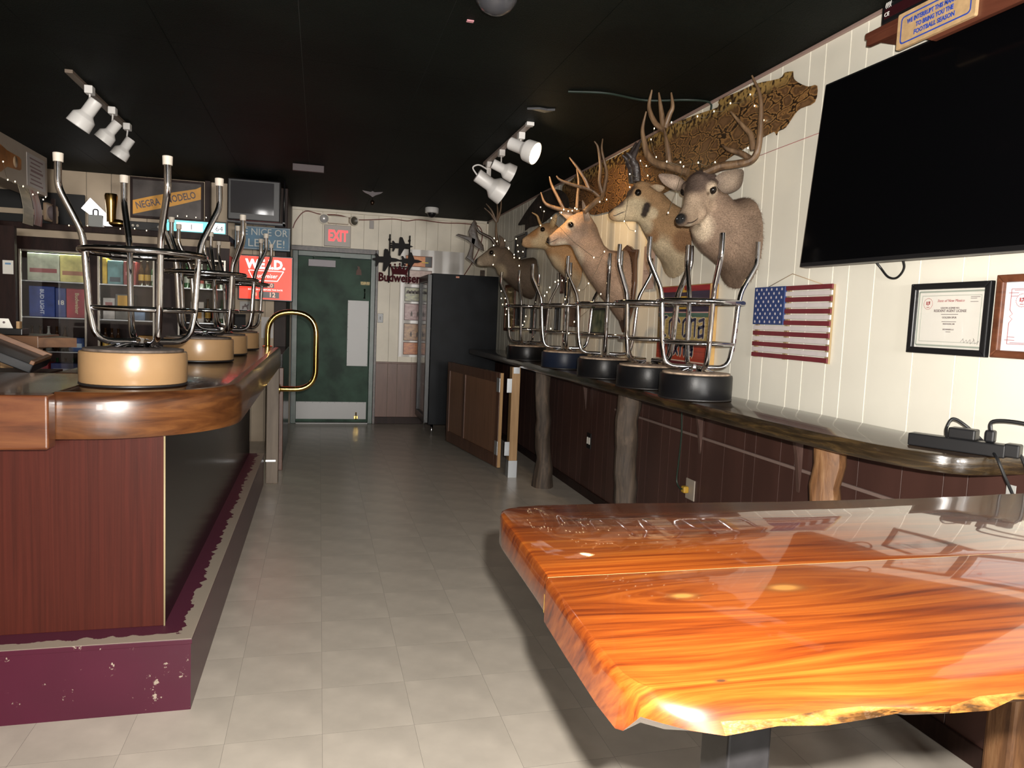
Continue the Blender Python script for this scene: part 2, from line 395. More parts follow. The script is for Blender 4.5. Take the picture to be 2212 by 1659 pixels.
# ================================================================== bar
m_barwood = wood('bar_edge_wood', [(0.032, 0.010, 0.004), (0.095, 0.033, 0.010), (0.175, 0.068, 0.019)], (1.2, 1.2, 9), scale=2.2, rough=0.3, coat=0.1, dist=1.2)
m_bartop = wood('bar_top_wood', [(0.022, 0.009, 0.005), (0.055, 0.022, 0.010)], (9, 1.0, 3), rough=0.2, coat=0.2, bump=0.02)
m_panelred = wood('bar_panel_laminate', [(0.036, 0.0075, 0.0045), (0.066, 0.0125, 0.0075)], (28, 28, 0.5), scale=3, rough=0.45, bump=0.03, spec=0.15)
m_blackpanel = mat('bar_side_panel', (0.010, 0.008, 0.007), 0.2, var=0.3, scale=3, spec=0.25)  # near-black: shade of the bar's grazing-lit side is put into the colour
def worn(name):
    m, N, L, bs = nt(name)
    tc = N.new('ShaderNodeTexCoord'); n = N.new('ShaderNodeTexNoise'); n.inputs['Scale'].default_value = 17; n.inputs['Detail'].default_value = 8; n.inputs['Roughness'].default_value = 0.72
    L.new(tc.outputs['Object'], n.inputs['Vector'])
    cr = N.new('ShaderNodeValToRGB'); e = cr.color_ramp.elements; cr.color_ramp.interpolation = 'CONSTANT'
    e[0].position = 0; e[0].color = (0.064, 0.005, 0.020, 1); e[1].position = 0.655; e[1].color = (0.34, 0.28, 0.22, 1)
    n2 = N.new('ShaderNodeTexNoise'); n2.inputs['Scale'].default_value = 4; L.new(tc.outputs['Object'], n2.inputs['Vector'])
    mx = N.new('ShaderNodeMixRGB'); mx.blend_type = 'MULTIPLY'; mx.inputs[0].default_value = 0.4
    L.new(n.outputs[0], cr.inputs[0]); L.new(cr.outputs[0], mx.inputs[1]); L.new(n2.outputs[0], mx.inputs[2])
    L.new(mx.outputs[0], bs.inputs['Base Color']); bs.inputs['Roughness'].default_value = 0.33
    return m
m_maroon = worn('maroon_paint_chipped')
def wornledge(name):
    m, N, L, bs = nt(name)
    tc = N.new('ShaderNodeTexCoord'); sp = N.new('ShaderNodeSeparateXYZ'); L.new(tc.outputs['Object'], sp.inputs[0])
    n = N.new('ShaderNodeTexNoise'); n.inputs['Scale'].default_value = 22; n.inputs['Detail'].default_value = 8; L.new(tc.outputs['Object'], n.inputs['Vector'])
    # paint survives along the panel, bare grey wood towards the outer edge
    e1 = N.new('ShaderNodeMath'); e1.operation = 'MULTIPLY_ADD'; e1.inputs[1].default_value = 0.085; L.new(n.outputs[0], e1.inputs[0])
    mxx = N.new('ShaderNodeMath'); mxx.operation = 'MAXIMUM'
    a = N.new('ShaderNodeMath'); a.operation = 'ADD'; a.inputs[1].default_value = -0.405; L.new(sp.outputs[0], a.inputs[0])
    c = N.new('ShaderNodeMath'); c.operation = 'MULTIPLY_ADD'; c.inputs[1].default_value = -1; c.inputs[2].default_value = -1.585; L.new(sp.outputs[1], c.inputs[0])
    L.new(a.outputs[0], mxx.inputs[0]); L.new(c.outputs[0], mxx.inputs[1]); L.new(mxx.outputs[0], e1.inputs[2])
    cr = N.new('ShaderNodeValToRGB'); e = cr.color_ramp.elements; cr.color_ramp.interpolation = 'CONSTANT'
    e[0].position = 0; e[0].color = (0.085, 0.016, 0.035, 1); e[1].position = 0.083; e[1].color = (0.36, 0.30, 0.24, 1)
    L.new(e1.outputs[0], cr.inputs[0]); L.new(cr.outputs[0], bs.inputs['Base Color']); bs.inputs['Roughness'].default_value = 0.5
    return m
m_ledge = wornledge('worn_ledge_paint')

BX, BYE = -0.515, 6.05            # panel plane, far end of the bar
bar = thing('bar_counter', 'long dark wooden bar with rounded corner and maroon kick step', 'bar counter', (-0.9, 4.3, 0))
# kick step
b = NB(); box(b, -3.4, -0.407, 2.617, 2.74, 0, 0.236); box(b, -0.55, -0.407, 2.74, BYE, 0, 0.236); obj('kick_step', b, m_maroon, bar)
b = NB(); prism(b, [(-3.4, 2.613), (-0.403, 2.613), (-0.403, BYE), (-0.55, BYE), (-0.55, 2.745), (-3.4, 2.745)], 0.236, 0.256, bev=0.003); o = obj('step_ledge', b, [m_ledge, m_maroon], bar)
for f in o.data.polygons:
    if f.normal.z < 0.5: f.material_index = 1
# panels
b = NB(); box(b, -3.4, BX, 2.74, 2.765, 0.256, 0.95, 0.002); obj('front_panel', b, m_panelred, bar)
b = NB(); box(b, BX-0.025, BX, 2.766, BYE, 0.256, 0.95); obj('side_panel', b, m_blackpanel, bar)
b = NB(); tube(b, [(BX+0.001, 2.741, 0.256), (BX+0.001, 2.741, 0.948)], 0.0035, 6); obj('corner_bead', b, mat('worn_bead', (0.35, 0.28, 0.16), 0.5), bar)
b = NB(); box(b, -1.05, -1.02, 3.35, BYE, 0, 1.03); box(b, -3.4, -1.05, 3.35, 3.38, 0, 1.03); obj('inner_panel', b, m_dwood, bar)
b = NB(); box(b, -1.02, BX-0.03, BYE-0.03, BYE, 0, 1.0); obj('end_panel', b, m_dwood, bar)
# top slab with deep moulded apron following the rounded corner
R = 0.45; ccx, ccy = -0.738, 3.05
arc = [(ccx+R*math.sin(a), ccy-R*math.cos(a)) for a in [math.radians(k*90/18) for k in range(19)]]
front = [(-0.815, 2.60)] + arc + [(ccx+R, BYE)]
fin = [(-0.815, 2.635)] + [(ccx+(R-0.035)*math.sin(a), ccy-(R-0.035)*math.cos(a)) for a in [math.radians(k*90/18) for k in range(19)]] + [(ccx+R-0.035, BYE)]
outl = fin + [(-1.05, BYE), (-1.05, 3.38), (-0.815, 3.38)]
b = NB(); prism(b, outl, 1.045, 1.100, bev=0.006); obj('bar_top', b, m_bartop, bar, True)
prof = [(0.0, 0.948), (-0.016, 0.952), (-0.020, 0.97), (-0.020, 1.07), (-0.014, 1.092), (-0.002, 1.103), (0.02, 1.1035), (0.03, 1.1005)]  # inward offset, z
b = NB(); rows = []
n = len(front)
for i, p in enumerate(front):
    q0 = Vector((*front[max(0, i-1)], 0)); q1 = Vector((*front[min(n-1, i+1)], 0)); t = (q1-q0).normalized(); inn = Vector((-t.y, t.x, 0))
    rows.append([b.verts.new(Vector((p[0], p[1], 0)) + inn*(o_+0.02) + Vector((0, 0, z))) for o_, z in [(0.05, 0.948)]+prof])
for A, B in zip(rows, rows[1:]):
    for k in range(len(A)-1): b.faces.new((A[k], A[k+1], B[k+1], B[k])).smooth = True
b.faces.new(rows[0]); b.faces.new(rows[-1][::-1])
obj('edge_moulding', b, m_barwood, bar, True)
flap = thing('bar_flap', 'lift-up bar flap with thicker reddish wooden front edge', 'bar flap', (-2.1, 2.95, 0.93))
b = NB(); box(b, -3.4, -0.818, 2.60, 3.34, 1.05, 1.1, 0.004); obj('flap_top', b, m_bartop, flap)
b = NB(); box(b, -3.4, -0.806, 2.53, 2.599, 0.93, 1.101, 0.008, 3); obj('flap_edge', b, wood('flap_edge_wood', [(0.034, 0.010, 0.005), (0.10, 0.031, 0.012), (0.155, 0.058, 0.021)], (1.0, 1.2, 7), scale=2.5, rough=0.28, coat=0.3), flap)
# end post with bolted tab, and second post behind it
m_oldwood = wood('weathered_post_wood', [(0.10, 0.075, 0.055), (0.17, 0.13, 0.095)], (8, 8, 0.7), rough=0.6)
p = thing('bar_post', 'square weathered wooden post supporting the far end of the bar', 'post', (-0.345, 6.13, 0))
b = NB(); box(b, -0.393, -0.300, 6.085, 6.175, 0, 0.95, 0.004); obj('post', b, m_oldwood, p)
b = NB(); box(b, -0.395, -0.318, 6.080, 6.085, 0.18, 0.195); obj('steel_tab', b, m_galv, p)
b = NB(); box(b, -0.36, -0.29, 6.6, 6.64, 0, 0.9, 0.004); tag(obj('partition_board', b, wood('red_brown_board', [(0.06, 0.022, 0.012), (0.13, 0.05, 0.025)], (8, 8, 0.7))), 'narrow reddish board upright behind the bar end post', 'board')
b = NB(); box(b, -0.42, -0.30, 6.66, 8.05, 0, 1.02, 0.004); tag(obj('service_cabinet', b, m_blackpanel), 'low black cabinet between bar end and door jamb', 'cabinet')
# brass server rail
b = NB()
tube(b, filletpath([(-0.395, 6.13, 1.095), (-0.395, 6.13, 1.385), (-0.02, 6.13, 1.385), (-0.02, 6.13, 0.765), (-0.31, 6.13, 0.765)], [0.185, 0.185, 0.17], 10), 0.0215, 14)
g = thing('grab_rail', 'polished brass looped grab rail at the far end of the bar', 'rail', (-0.3, 6.13, 0.765))
obj('rail_tube', b, m_brass, g, True)
b = NB(); lathe(b, [(0, 0), (0.04, 0), (0.04, 0.006), (0.022, 0.012), (0, 0.012)], 20, Matrix.Translation((-0.395, 6.13, 1.10))); obj('flange', b, m_brass, g, True)
b = NB(); lathe(b, [(0, 0), (0.04, 0), (0.04, 0.006), (0.022, 0.012), (0, 0.012)], 20, along((-0.30, 6.13, 0.765), (-0.2, 6.13, 0.765))); obj('flange', b, m_brass, g, True)

# ================================================================== wall counter on the right
m_ctr = wood('counter_dark_wood', [(0.018, 0.010, 0.007), (0.036, 0.022, 0.013), (0.060, 0.038, 0.020)], (7, 1.0, 7), scale=2.6, rough=0.2, coat=0.45, bump=0.06)
m_ctredge = wood('counter_worn_edge', [(0.010, 0.007, 0.004), (0.028, 0.018, 0.009), (0.085, 0.052, 0.020)], (1.5, 1.0, 9), scale=5, rough=0.22, coat=0.4, bump=0.2)
CX = 1.695
ct = thing('wall_counter', 'narrow dark live-edge counter running along the cream wall', 'counter', (1.9, 5, 0.98))
out = [(XW-0.008, 1.72), (1.97, 1.715), (1.885, 1.722), (1.835, 1.75), (1.795, 1.80), (1.765, 1.87), (1.738, 1.97), (1.718, 2.1), (1.702, 2.3), (CX, 2.5)]
yy = 2.7; random.seed(3)
while yy < 8.3: out.append((CX+random.uniform(-0.006, 0.006), yy)); yy += 0.3
out += [(CX, 8.32), (XW-0.008, 8.32)]
b = NB(); prism(b, out, 0.987, 1.045, bev=0.007)
o = obj('counter_top', b, [m_ctr, m_ctredge], ct, True)
for f in o.data.polygons:
    if abs(f.normal.z) < 0.8: f.material_index = 1
# log posts that carry it
m_log = wood('weathered_log', [(0.024, 0.017, 0.012), (0.062, 0.043, 0.030), (0.115, 0.080, 0.054)], (6, 6, 0.7), scale=3, rough=0.7, bump=0.4, dist=1.6)
m_log2 = wood('warm_log', [(0.055, 0.022, 0.009), (0.17, 0.076, 0.028), (0.26, 0.14, 0.062)], (6, 6, 0.7), scale=3, rough=0.6, bump=0.4, dist=1.6)
def log(label, x, y, r, m, seed, foot=1.25, ztop=0.987):
    rnd = random.Random(seed); b = NB(); seg = 14; rings = []
    for k in range(13):
        t = k/12; z = t*ztop; rr = r*(1+(foot-1)*max(0, 1-t*4)) * (1+rnd.uniform(-.05, .05))
        ox = rnd.uniform(-.008, .008)+0.02*math.sin(t*4+seed); oy = rnd.uniform(-.008, .008)
        rings.append([b.verts.new((x+ox+rr*(1+0.12*math.sin(3*a+seed+t*2)+0.05*math.sin(7*a))*math.cos(a), y+oy+rr*(1+0.12*math.cos(2*a+seed))*math.sin(a), z)) for a in [2*math.pi*q/seg for q in range(seg)]])
    for A, B in zip(rings, rings[1:]):
        for q in range(seg): b.faces.new((A[q], A[(q+1) % seg], B[(q+1) % seg], B[q])).smooth = True
    b.faces.new(rings[0][::-1]); b.faces.new(rings[-1])
    root = thing('log_post', label, 'post', (x, y, 0)); obj('trunk', b, m, root, True)
    return root
log('grey weathered log post with flared foot beside the hinged gate', 1.83, 5.80, 0.062, m_log, 1, 1.5)
log('grey split log post under the counter beside the wall outlet', 1.84, 4.08, 0.068, m_log, 2, 1.1)
log('orange-brown log post under the counter near its rounded end', 1.85, 2.31, 0.056, m_log2, 4, 1.1)
b = NB(); box(b, 1.915, 2.01, 1.53, 1.62, 0, 0.93, 0.012); tag(obj('wood_block_post', b, m_log2), 'thick brown post standing by the wall under the table', 'post')

# ================================================================== live-edge pub table
def tablemat(name):
    m, N, L, bs = nt(name)
    tc = N.new('ShaderNodeTexCoord'); sp = N.new('ShaderNodeSeparateXYZ'); L.new(tc.outputs['Object'], sp.inputs[0])
    def mth(op, a, c=None, d=None):
        q = N.new('ShaderNodeMath'); q.operation = op
        for i, v in enumerate((a, c, d)):
            if v is None: continue
            if isinstance(v, (int, float)): q.inputs[i].default_value = v
            else: L.new(v, q.inputs[i])
        return q.outputs[0]
    X, Y, Z = sp.outputs
    yw = mth('ADD', Y, mth('MULTIPLY', Z, 0.8)); masks = []
    for kx, ky, s, A, sz in ((0.497, 0.890, 0.10, 0.035, 0.010), (0.665, 0.897, 0.16, 0.05, 0.014), (0.62, 1.27, 0.10, 0.02, 0.006), (1.35, 1.12, 0.16, -0.04, 0.006), (0.42, 0.66, 0.14, -0.03, 0.004)):
        dx = mth('SUBTRACT', X, kx); dy = mth('SUBTRACT', Y, ky)
        d2 = mth('ADD', mth('MULTIPLY', mth('MULTIPLY', dx, dx), 0.22), mth('MULTIPLY', dy, dy))
        g = mth('POWER', 2.718, mth('MULTIPLY', d2, -1/(s*s*0.25)))
        sg = mth('DIVIDE', dy, mth('SQRT', mth('ADD', mth('MULTIPLY', dy, dy), 0.0003)))
        yw = mth('SUBTRACT', yw, mth('MULTIPLY', mth('MULTIPLY', g, sg), A))
        masks.append(mth('POWER', 2.718, mth('MULTIPLY', d2, -1/(sz*sz))))
    cb = N.new('ShaderNodeCombineXYZ'); L.new(mth('MULTIPLY', X, 1.1), cb.inputs[0]); L.new(mth('MULTIPLY', yw, 14), cb.inputs[1]); L.new(mth('MULTIPLY', Z, 3), cb.inputs[2])
    n = N.new('ShaderNodeTexNoise'); n.inputs['Scale'].default_value = 1.5; n.inputs['Detail'].default_value = 9; n.inputs['Roughness'].default_value = 0.6; n.inputs['Distortion'].default_value = 0.9
    L.new(cb.outputs[0], n.inputs['Vector'])
    cr = N.new('ShaderNodeValToRGB'); e = cr.color_ramp.elements
    e[0].position = 0.28; e[0].color = (0.040, 0.006, 0.0015, 1); e[1].position = 0.78; e[1].color = (0.27, 0.082, 0.010, 1)
    for pz, c in ((0.38, (0.092, 0.015, 0.002, 1)), (0.48, (0.150, 0.029, 0.003, 1)), (0.60, (0.205, 0.048, 0.0055, 1))): k = e.new(pz); k.color = c
    cb2 = N.new('ShaderNodeCombineXYZ'); L.new(mth('MULTIPLY', X, 2.2), cb2.inputs[0]); L.new(mth('MULTIPLY', yw, 75), cb2.inputs[1]); L.new(mth('MULTIPLY', Z, 20), cb2.inputs[2])
    nf = N.new('ShaderNodeTexNoise'); nf.inputs['Scale'].default_value = 1.0; nf.inputs['Detail'].default_value = 6; nf.inputs['Roughness'].default_value = 0.65; L.new(cb2.outputs[0], nf.inputs['Vector'])
    L.new(mth('ADD', mth('MULTIPLY', n.outputs[0], 0.54), mth('MULTIPLY', mth('MULTIPLY_ADD', mth('SUBTRACT', nf.outputs[0], 0.5), 1.9, 0.5), 0.46)), cr.inputs[0])
    big = N.new('ShaderNodeTexNoise'); big.inputs['Scale'].default_value = 3.5; L.new(tc.outputs['Object'], big.inputs['Vector'])
    mb = N.new('ShaderNodeMixRGB'); mb.blend_type = 'OVERLAY'; mb.inputs[0].default_value = 0.35; L.new(cr.outputs[0], mb.inputs[1]); L.new(big.outputs[0], mb.inputs[2])
    out_ = mb.outputs[0]
    for i, mk in enumerate(masks[:2]):
        rg = N.new('ShaderNodeMixRGB'); L.new(mth('MINIMUM', mth('MULTIPLY', mk, 1.3), 0.9), rg.inputs[0]); L.new(out_, rg.inputs[1]); rg.inputs[2].default_value = (0.030, 0.008, 0.003, 1); out_ = rg.outputs[0]
    for i, mk in enumerate(masks):
        mx = N.new('ShaderNodeMixRGB'); L.new(mth('MINIMUM', mth('MULTIPLY', mth('MULTIPLY', mk, mk), 1.6), 1), mx.inputs[0]); L.new(out_, mx.inputs[1])
        mx.inputs[2].default_value = (0.36, 0.15, 0.035, 1) if i < 2 else (0.05, 0.02, 0.008, 1); out_ = mx.outputs[0]
    L.new(out_, bs.inputs['Base Color'])
    bs.inputs['Roughness'].default_value = 0.34; bs.inputs['Coat Weight'].default_value = 1.0; bs.inputs['Coat Roughness'].default_value = 0.035; bs.inputs['Coat IOR'].default_value = 1.55
    nb = N.new('ShaderNodeTexNoise'); nb.inputs['Scale'].default_value = 5; L.new(tc.outputs['Object'], nb.inputs['Vector'])
    bp = N.new('ShaderNodeBump'); bp.inputs['Strength'].default_value = 0.02; bp.inputs['Distance'].default_value = 0.02; L.new(nb.outputs[0], bp.inputs['Height']); L.new(bp.outputs[0], bs.inputs['Coat Normal'])
    return m
m_tab = tablemat('lacquered_cedar')
m_bark = mat('live_edge_bark', (0.15, 0.062, 0.012), 0.4, var=0.8, scale=30, stretch=(1, 3, 3), bump=0.5, bscale=40, coat=0.5)
tb = thing('pub_table', 'tall glossy orange live-edge slab table on black steel legs', 'table', (1.05, 0.98, 0))
ZT = 1.02
def slab(name, outline, parent, edge_bark=None):
    b = NB(); prism(b, outline, ZT-0.062, ZT, bev=0.006); o = obj(name, b, [m_tab, m_bark], parent, True, local=False)
    # keep grain in world-like coordinates: object space equals root space, shift handled by material via mesh offset
    return o
ROOTM_T = ROOTM[tb]
tb.location = (0, 0, 0); ROOTM[tb] = Matrix.Identity(4)
random.seed(11)
farl = [(0.341, 1.30), (0.344, 1.335), (0.352, 1.360), (0.368, 1.378), (0.392, 1.388)]
x = 0.44
while x < 1.72: farl.append((x, 1.385+0.012*math.sin(x*4)+random.uniform(-.004, .004))); x += 0.09
farl += [(1.74, 1.39), (1.76, 1.37)]
plank1 = [(0.331, 0.9885), (0.334, 1.05)] + farl + [(1.76, 1.02), (1.76, 0.9885)]
slab('slab', plank1[::-1], tb)
near = [(0.327, 0.986), (1.76, 0.986), (1.76, 0.61), (1.735, 0.595)]
x = 1.66
while x > 0.42: near.append((x, 0.598+0.008*math.sin(x*7)+random.uniform(-.006, .006)+0.012*(x-0.35))); x -= 0.05
near += [(0.395, 0.602), (0.365, 0.611), (0.342, 0.628), (0.326, 0.652), (0.319, 0.69), (0.318, 0.75), (0.322, 0.88)]
b = NB(); nn = near[::-1]; ring0 = []; layers = []
for dz, ins in ((0.0, 0.030), (-0.008, 0.016), (-0.018, 0.004), (-0.027, 0.0), (-0.066, 0.06)):
    row = []
    for (x_, y_) in nn:
        k = max(0, min(1, (0.70-y_)/0.075)) if x_ < 1.74 else 0
        rag = random.uniform(0, 0.012)*k if dz < -0.015 else 0
        ox = 0.0 if k else 0.0
        row.append(b.verts.new((x_ + (0.004 if dz == 0.0 and x_ < 0.34 else 0), y_+ins*k+rag, ZT+dz+(random.uniform(0, 0.014)*k if dz < -0.05 else 0))))
    layers.append(row)
for A, B in zip(layers, layers[1:]):
    for q in range(len(A)): b.faces.new((A[q], A[(q+1) % len(A)], B[(q+1) % len(A)], B[q])).smooth = True
b.faces.new(layers[0]); b.faces.new(layers[-1][::-1])
bmesh.ops.triangulate(b, faces=[f for f in b.faces if len(f.verts) > 4])
o = obj('slab', b, [m_tab, m_bark], tb, True)
for f in o.data.polygons:
    c = f.center
    if c.y < 0.70 and c.z < ZT-0.0185 and c.x > 0.40 and f.normal.z > -0.95: f.material_index = 1
b = NB(); box(b, 0.331, 1.758, 0.9862, 0.9885, ZT-0.05, ZT-0.0005); obj('glue_line', b, mat('glue_line', (0.72, 0.50, 0.24), 0.4), tb)
m_legs = mat('black_steel', (0.020, 0.019, 0.020), 0.4, var=0.3, scale=20)
for xx in (0.66, 1.50):
    b = NB(); box(b, xx-0.038, xx+0.038, 0.945, 1.025, 0.014, ZT-0.072, 0.004); obj('leg', b, m_legs, tb)
    b = NB(); box(b, xx-0.05, xx+0.05, 0.70, 1.27, ZT-0.075, ZT-0.0625, 0.003); obj('top_bracket', b, m_legs, tb)
    b = NB(); box(b, xx-0.05, xx+0.05, 0.68, 1.29, 0.001, 0.015, 0.004); obj('foot_bar', b, m_legs, tb)
# filler chips in the end grain
m_chip = mat('filler_chip', (0.30, 0.17, 0.04), 0.4)
b = NB()
for yq, zq, w, h in ((0.965, ZT-0.03, .012, .024), (0.985, ZT-0.022, .010, .014), (1.00, ZT-0.045, .006, .03)): box(b, 0.3305, 0.340, yq-w/2, yq+w/2, zq-h/2, zq+h/2, 0.002)
obj('filler_chip', b, m_chip, tb)

# ================================================================== bar stools, turned over onto the tops
m_tan = mat('tan_vinyl', (0.34, 0.205, 0.10), 0.3, var=0.05, scale=10, bump=0.02, bscale=80)
m_blk = mat('black_vinyl', (0.006, 0.006, 0.007), 0.36, spec=0.28, bump=0.03, bscale=120)
m_navy = mat('navy_vinyl', (0.009, 0.014, 0.030), 0.4, spec=0.28, bump=0.03, bscale=120)
m_board = mat('seat_board', (0.10, 0.075, 0.06), 0.7, var=0.4, scale=30)
m_board2 = mat('seat_board_light', (0.38, 0.28, 0.20), 0.7, var=0.4, scale=30)
m_piping = mat('black_piping', (0.012, 0.010, 0.010), 0.5)
m_tip = mat('rubber_tip', (0.45, 0.40, 0.34), 0.6)
def make_stool(label, group, vinyl, board, S, Rseat, tips, off=(0, 0)):
    t = thing('bar_stool', label, 'bar stool', (0, 0, 0), 0, group)
    h = 0.128
    b = NB(); lathe(b, [(0, 0.0), (Rseat*0.86, 0.0), (Rseat*0.97, 0.006), (Rseat, 0.016), (Rseat*1.003, h*0.5), (Rseat, h-0.014), (Rseat*0.985, h-0.006), (Rseat*0.9, h-0.004), (0, h-0.004)], 56); obj('seat_cushion', b, vinyl, t, True, local=True)
    pts = [(Rseat*0.985*math.cos(a), Rseat*0.985*math.sin(a), 0.007) for a in [2*math.pi*k/48 for k in range(48)]]
    b = NB(); tube(b, pts, 0.005, 6, closed=True); obj('piping', b, m_piping, t, True, local=True)
    b = NB(); lathe(b, [(0, h-0.004), (Rseat*0.93, h-0.004), (Rseat*0.93, h+0.004), (0, h+0.004)], 40); obj('seat_board', b, board, t, True, local=True)
    b = NB(); lathe(b, [(0, h+0.004), (0.088*S, h+0.004), (0.092*S, h+0.012), (0.07*S, h+0.018), (0.05*S, h+0.024), (0.0, h+0.024)], 32); obj('swivel_plate', b, m_chrome, t, True, local=True)
    rt = 0.0118*S; off = Vector((off[0], off[1], 0))
    zb = h+0.024
    for q in range(4):
        a = math.pi/2*q; ca, sa = math.cos(a), math.sin(a)
        P = [(0.03, zb+0.006), (0.158, zb+0.006), (0.178, 0.275), (0.190, 0.475), (0.200, 0.535), (0.268, 0.675), (0.266, 0.778)]
        P3 = [Vector((r*S*ca, r*S*sa, zb+0.006+(z-zb-0.006)*S))+off for r, z in P]
        path = filletpath(P3, [0.055*S, 0.02*S, 0.02*S, 0.025*S, 0.025*S], 5)
        b = NB(); tube(b, path, rt, 12); lg = obj('leg', b, m_chrome, t, True, local=True)
        if tips:
            b = NB(); e = path[-1]; tube(b, [e-Vector((0, 0, 0.022)), e+Vector((0, 0, 0.006)), e+Vector((0, 0, 0.008))], [rt*1.32, rt*1.4, rt*1.1], 12); obj('rubber_tip', b, m_tip, lg, True, local=True)
    for rr, z, nm in ((0.176-0.010, 0.275, 'stretcher_ring'), (0.190+0.012, 0.475, 'footrest_ring')):
        z = zb+0.006+(z-zb-0.006)*S; b = NB()
        tube(b, [(rr*S*math.cos(a)+off.x, rr*S*math.sin(a)+off.y, z) for a in [2*math.pi*k/56 for k in range(56)]], rt*(0.8 if rr < 0.18 else 1.0), 10, closed=True); obj(nm, b, m_chrome, t, True, local=True)
    return t
g1 = 'chrome stools upturned on the bar'; g2 = 'chrome stools upturned on the wall counter'
s = make_stool('tan-seated chrome stool upturned on the rounded corner of the bar', g1, m_tan, m_board, 1.0, 0.178, True, (0.016, 0.030))
s.location = (-0.65, 2.925, 1.1015); s.rotation_euler[2] = math.radians(-63)
for (x, y, a), lb in zip(((-0.633, 4.3, -40), (-0.62, 4.95, -66), (-0.60, 5.65, -52)), ('tan-seated chrome stool upturned on bar, second from its rounded corner', 'tan-seated chrome stool upturned on bar, third from its rounded corner', 'tan-seated chrome stool upturned on bar beside the brass rail')):
    copy_tree(s, (x, y, 1.1015), math.radians(a), lb)
s = make_stool('black-seated chrome stool upturned on counter beside the flag', g2, m_blk, m_board2, 1.0, 0.176, False)
s.location = (1.80, 3.235, 1.0455); s.rotation_euler[2] = math.radians(-102)
c2 = copy_tree(s, (1.80, 3.775, 1.0455), math.radians(-70), 'black-seated chrome stool upturned on counter, second from the flag')
copy_tree(s, (1.80, 4.43, 1.0455), math.radians(-112), 'black-seated chrome stool upturned on counter, between another black one and the navy one')
s5 = copy_tree(s, (1.80, 6.28, 1.0455), math.radians(-125), 'black-seated chrome stool upturned on counter behind the navy one')
s = make_stool('navy-seated chrome stool upturned on the wall counter', g2, m_navy, m_board2, 1.0, 0.176, False)
s.location = (1.81, 5.26, 1.0455); s.rotation_euler[2] = math.radians(-106)
# ================================================================== right wall furnishings
m_frameblk = mat('black_frame', (0.010, 0.010, 0.011), 0.3)
m_framebrn = wood('brown_frame', [(0.07, 0.022, 0.010), (0.17, 0.06, 0.028)], (4, 4, 12), rough=0.35)
m_paper = mat('certificate_paper', (0.80, 0.77, 0.70), 0.6)
m_ink = mat('grey_ink', (0.16, 0.12, 0.12), 0.7)
m_redink = mat('red_ink', (0.38, 0.06, 0.07), 0.7)
m_greenink = mat('green_grey_ink', (0.36, 0.40, 0.34), 0.7)
m_pane = glass('clear_pane')
def wall_frame(root, Yc, Zc, w, h, fw, m, depth=0.022, X=XW-0.008):
    """four mitred bars"""
    Mx = M_right(Yc, Zc, X)
    W2, H2 = w/2, h/2
    for q in ([(-W2, H2), (W2, H2), (W2-fw, H2-fw), (-W2+fw, H2-fw)], [(-W2, -H2), (-W2+fw, -H2+fw), (W2-fw, -H2+fw), (W2, -H2)], [(-W2, -H2), (-W2, H2), (-W2+fw, H2-fw), (-W2+fw, -H2+fw)], [(W2, -H2), (W2-fw, -H2+fw), (W2-fw, H2-fw), (W2, H2)]):
        b = NB(); prism(b, q, 0, depth, Mx, bev=0.004); obj('frame_bar', b, m, root)
    return Mx
def lines(b, M, rows):
    for (cx_, cy_, w, t) in rows: box(b, cx_-w/2, cx_+w/2, cy_-t/2, cy_+t/2, 0, 0.0006, M=M)
# --- television, bottom edge standing off the wall
tv = thing('television', 'large black flat-screen television mounted on the cream wall', 'television', (2.03, 2.06, 1.66))
TVW, TVH = 1.345, 0.768
A_ = Vector((1.985, 2.742, 1.672)); upd = Vector((0.060, 0.0, 0.766)).normalized(); rt_ = Vector((0, -1, -0.012)).normalized(); nr = rt_.cross(upd).normalized()
if nr.x > 0: nr = -nr
Mt = Matrix(((rt_.x, upd.x, nr.x, A_.x), (rt_.y, upd.y, nr.y, A_.y), (rt_.z, upd.z, nr.z, A_.z), (0, 0, 0, 1)))
b = NB(); box(b, 0, TVW, 0, TVH, -0.035, 0, 0.004, M=Mt); obj('bezel', b, m_black, tv)
b = NB(); box(b, 0.009, TVW-0.009, 0.016, TVH-0.009, 0, 0.0012, M=Mt); obj('screen', b, mat('tv_screen', (0.0018, 0.0018, 0.0022), 0.13, spec=0.3), tv)
b = NB(); box(b, 0.35, TVW-0.35, 0.1, TVH-0.25, -0.06, -0.035, 0.01, M=Mt); obj('rear_housing', b, m_blackmatte, tv)
b = NB(); tube(b, smoothpath([(2.04, 2.39, 1.70), (2.085, 2.385, 1.655), (2.09, 2.345, 1.617), (2.09, 2.30, 1.613), (2.085, 2.265, 1.65), (2.05, 2.255, 1.70)], 6), 0.0045, 8); obj('cable_loop', b, m_black, tv, True)
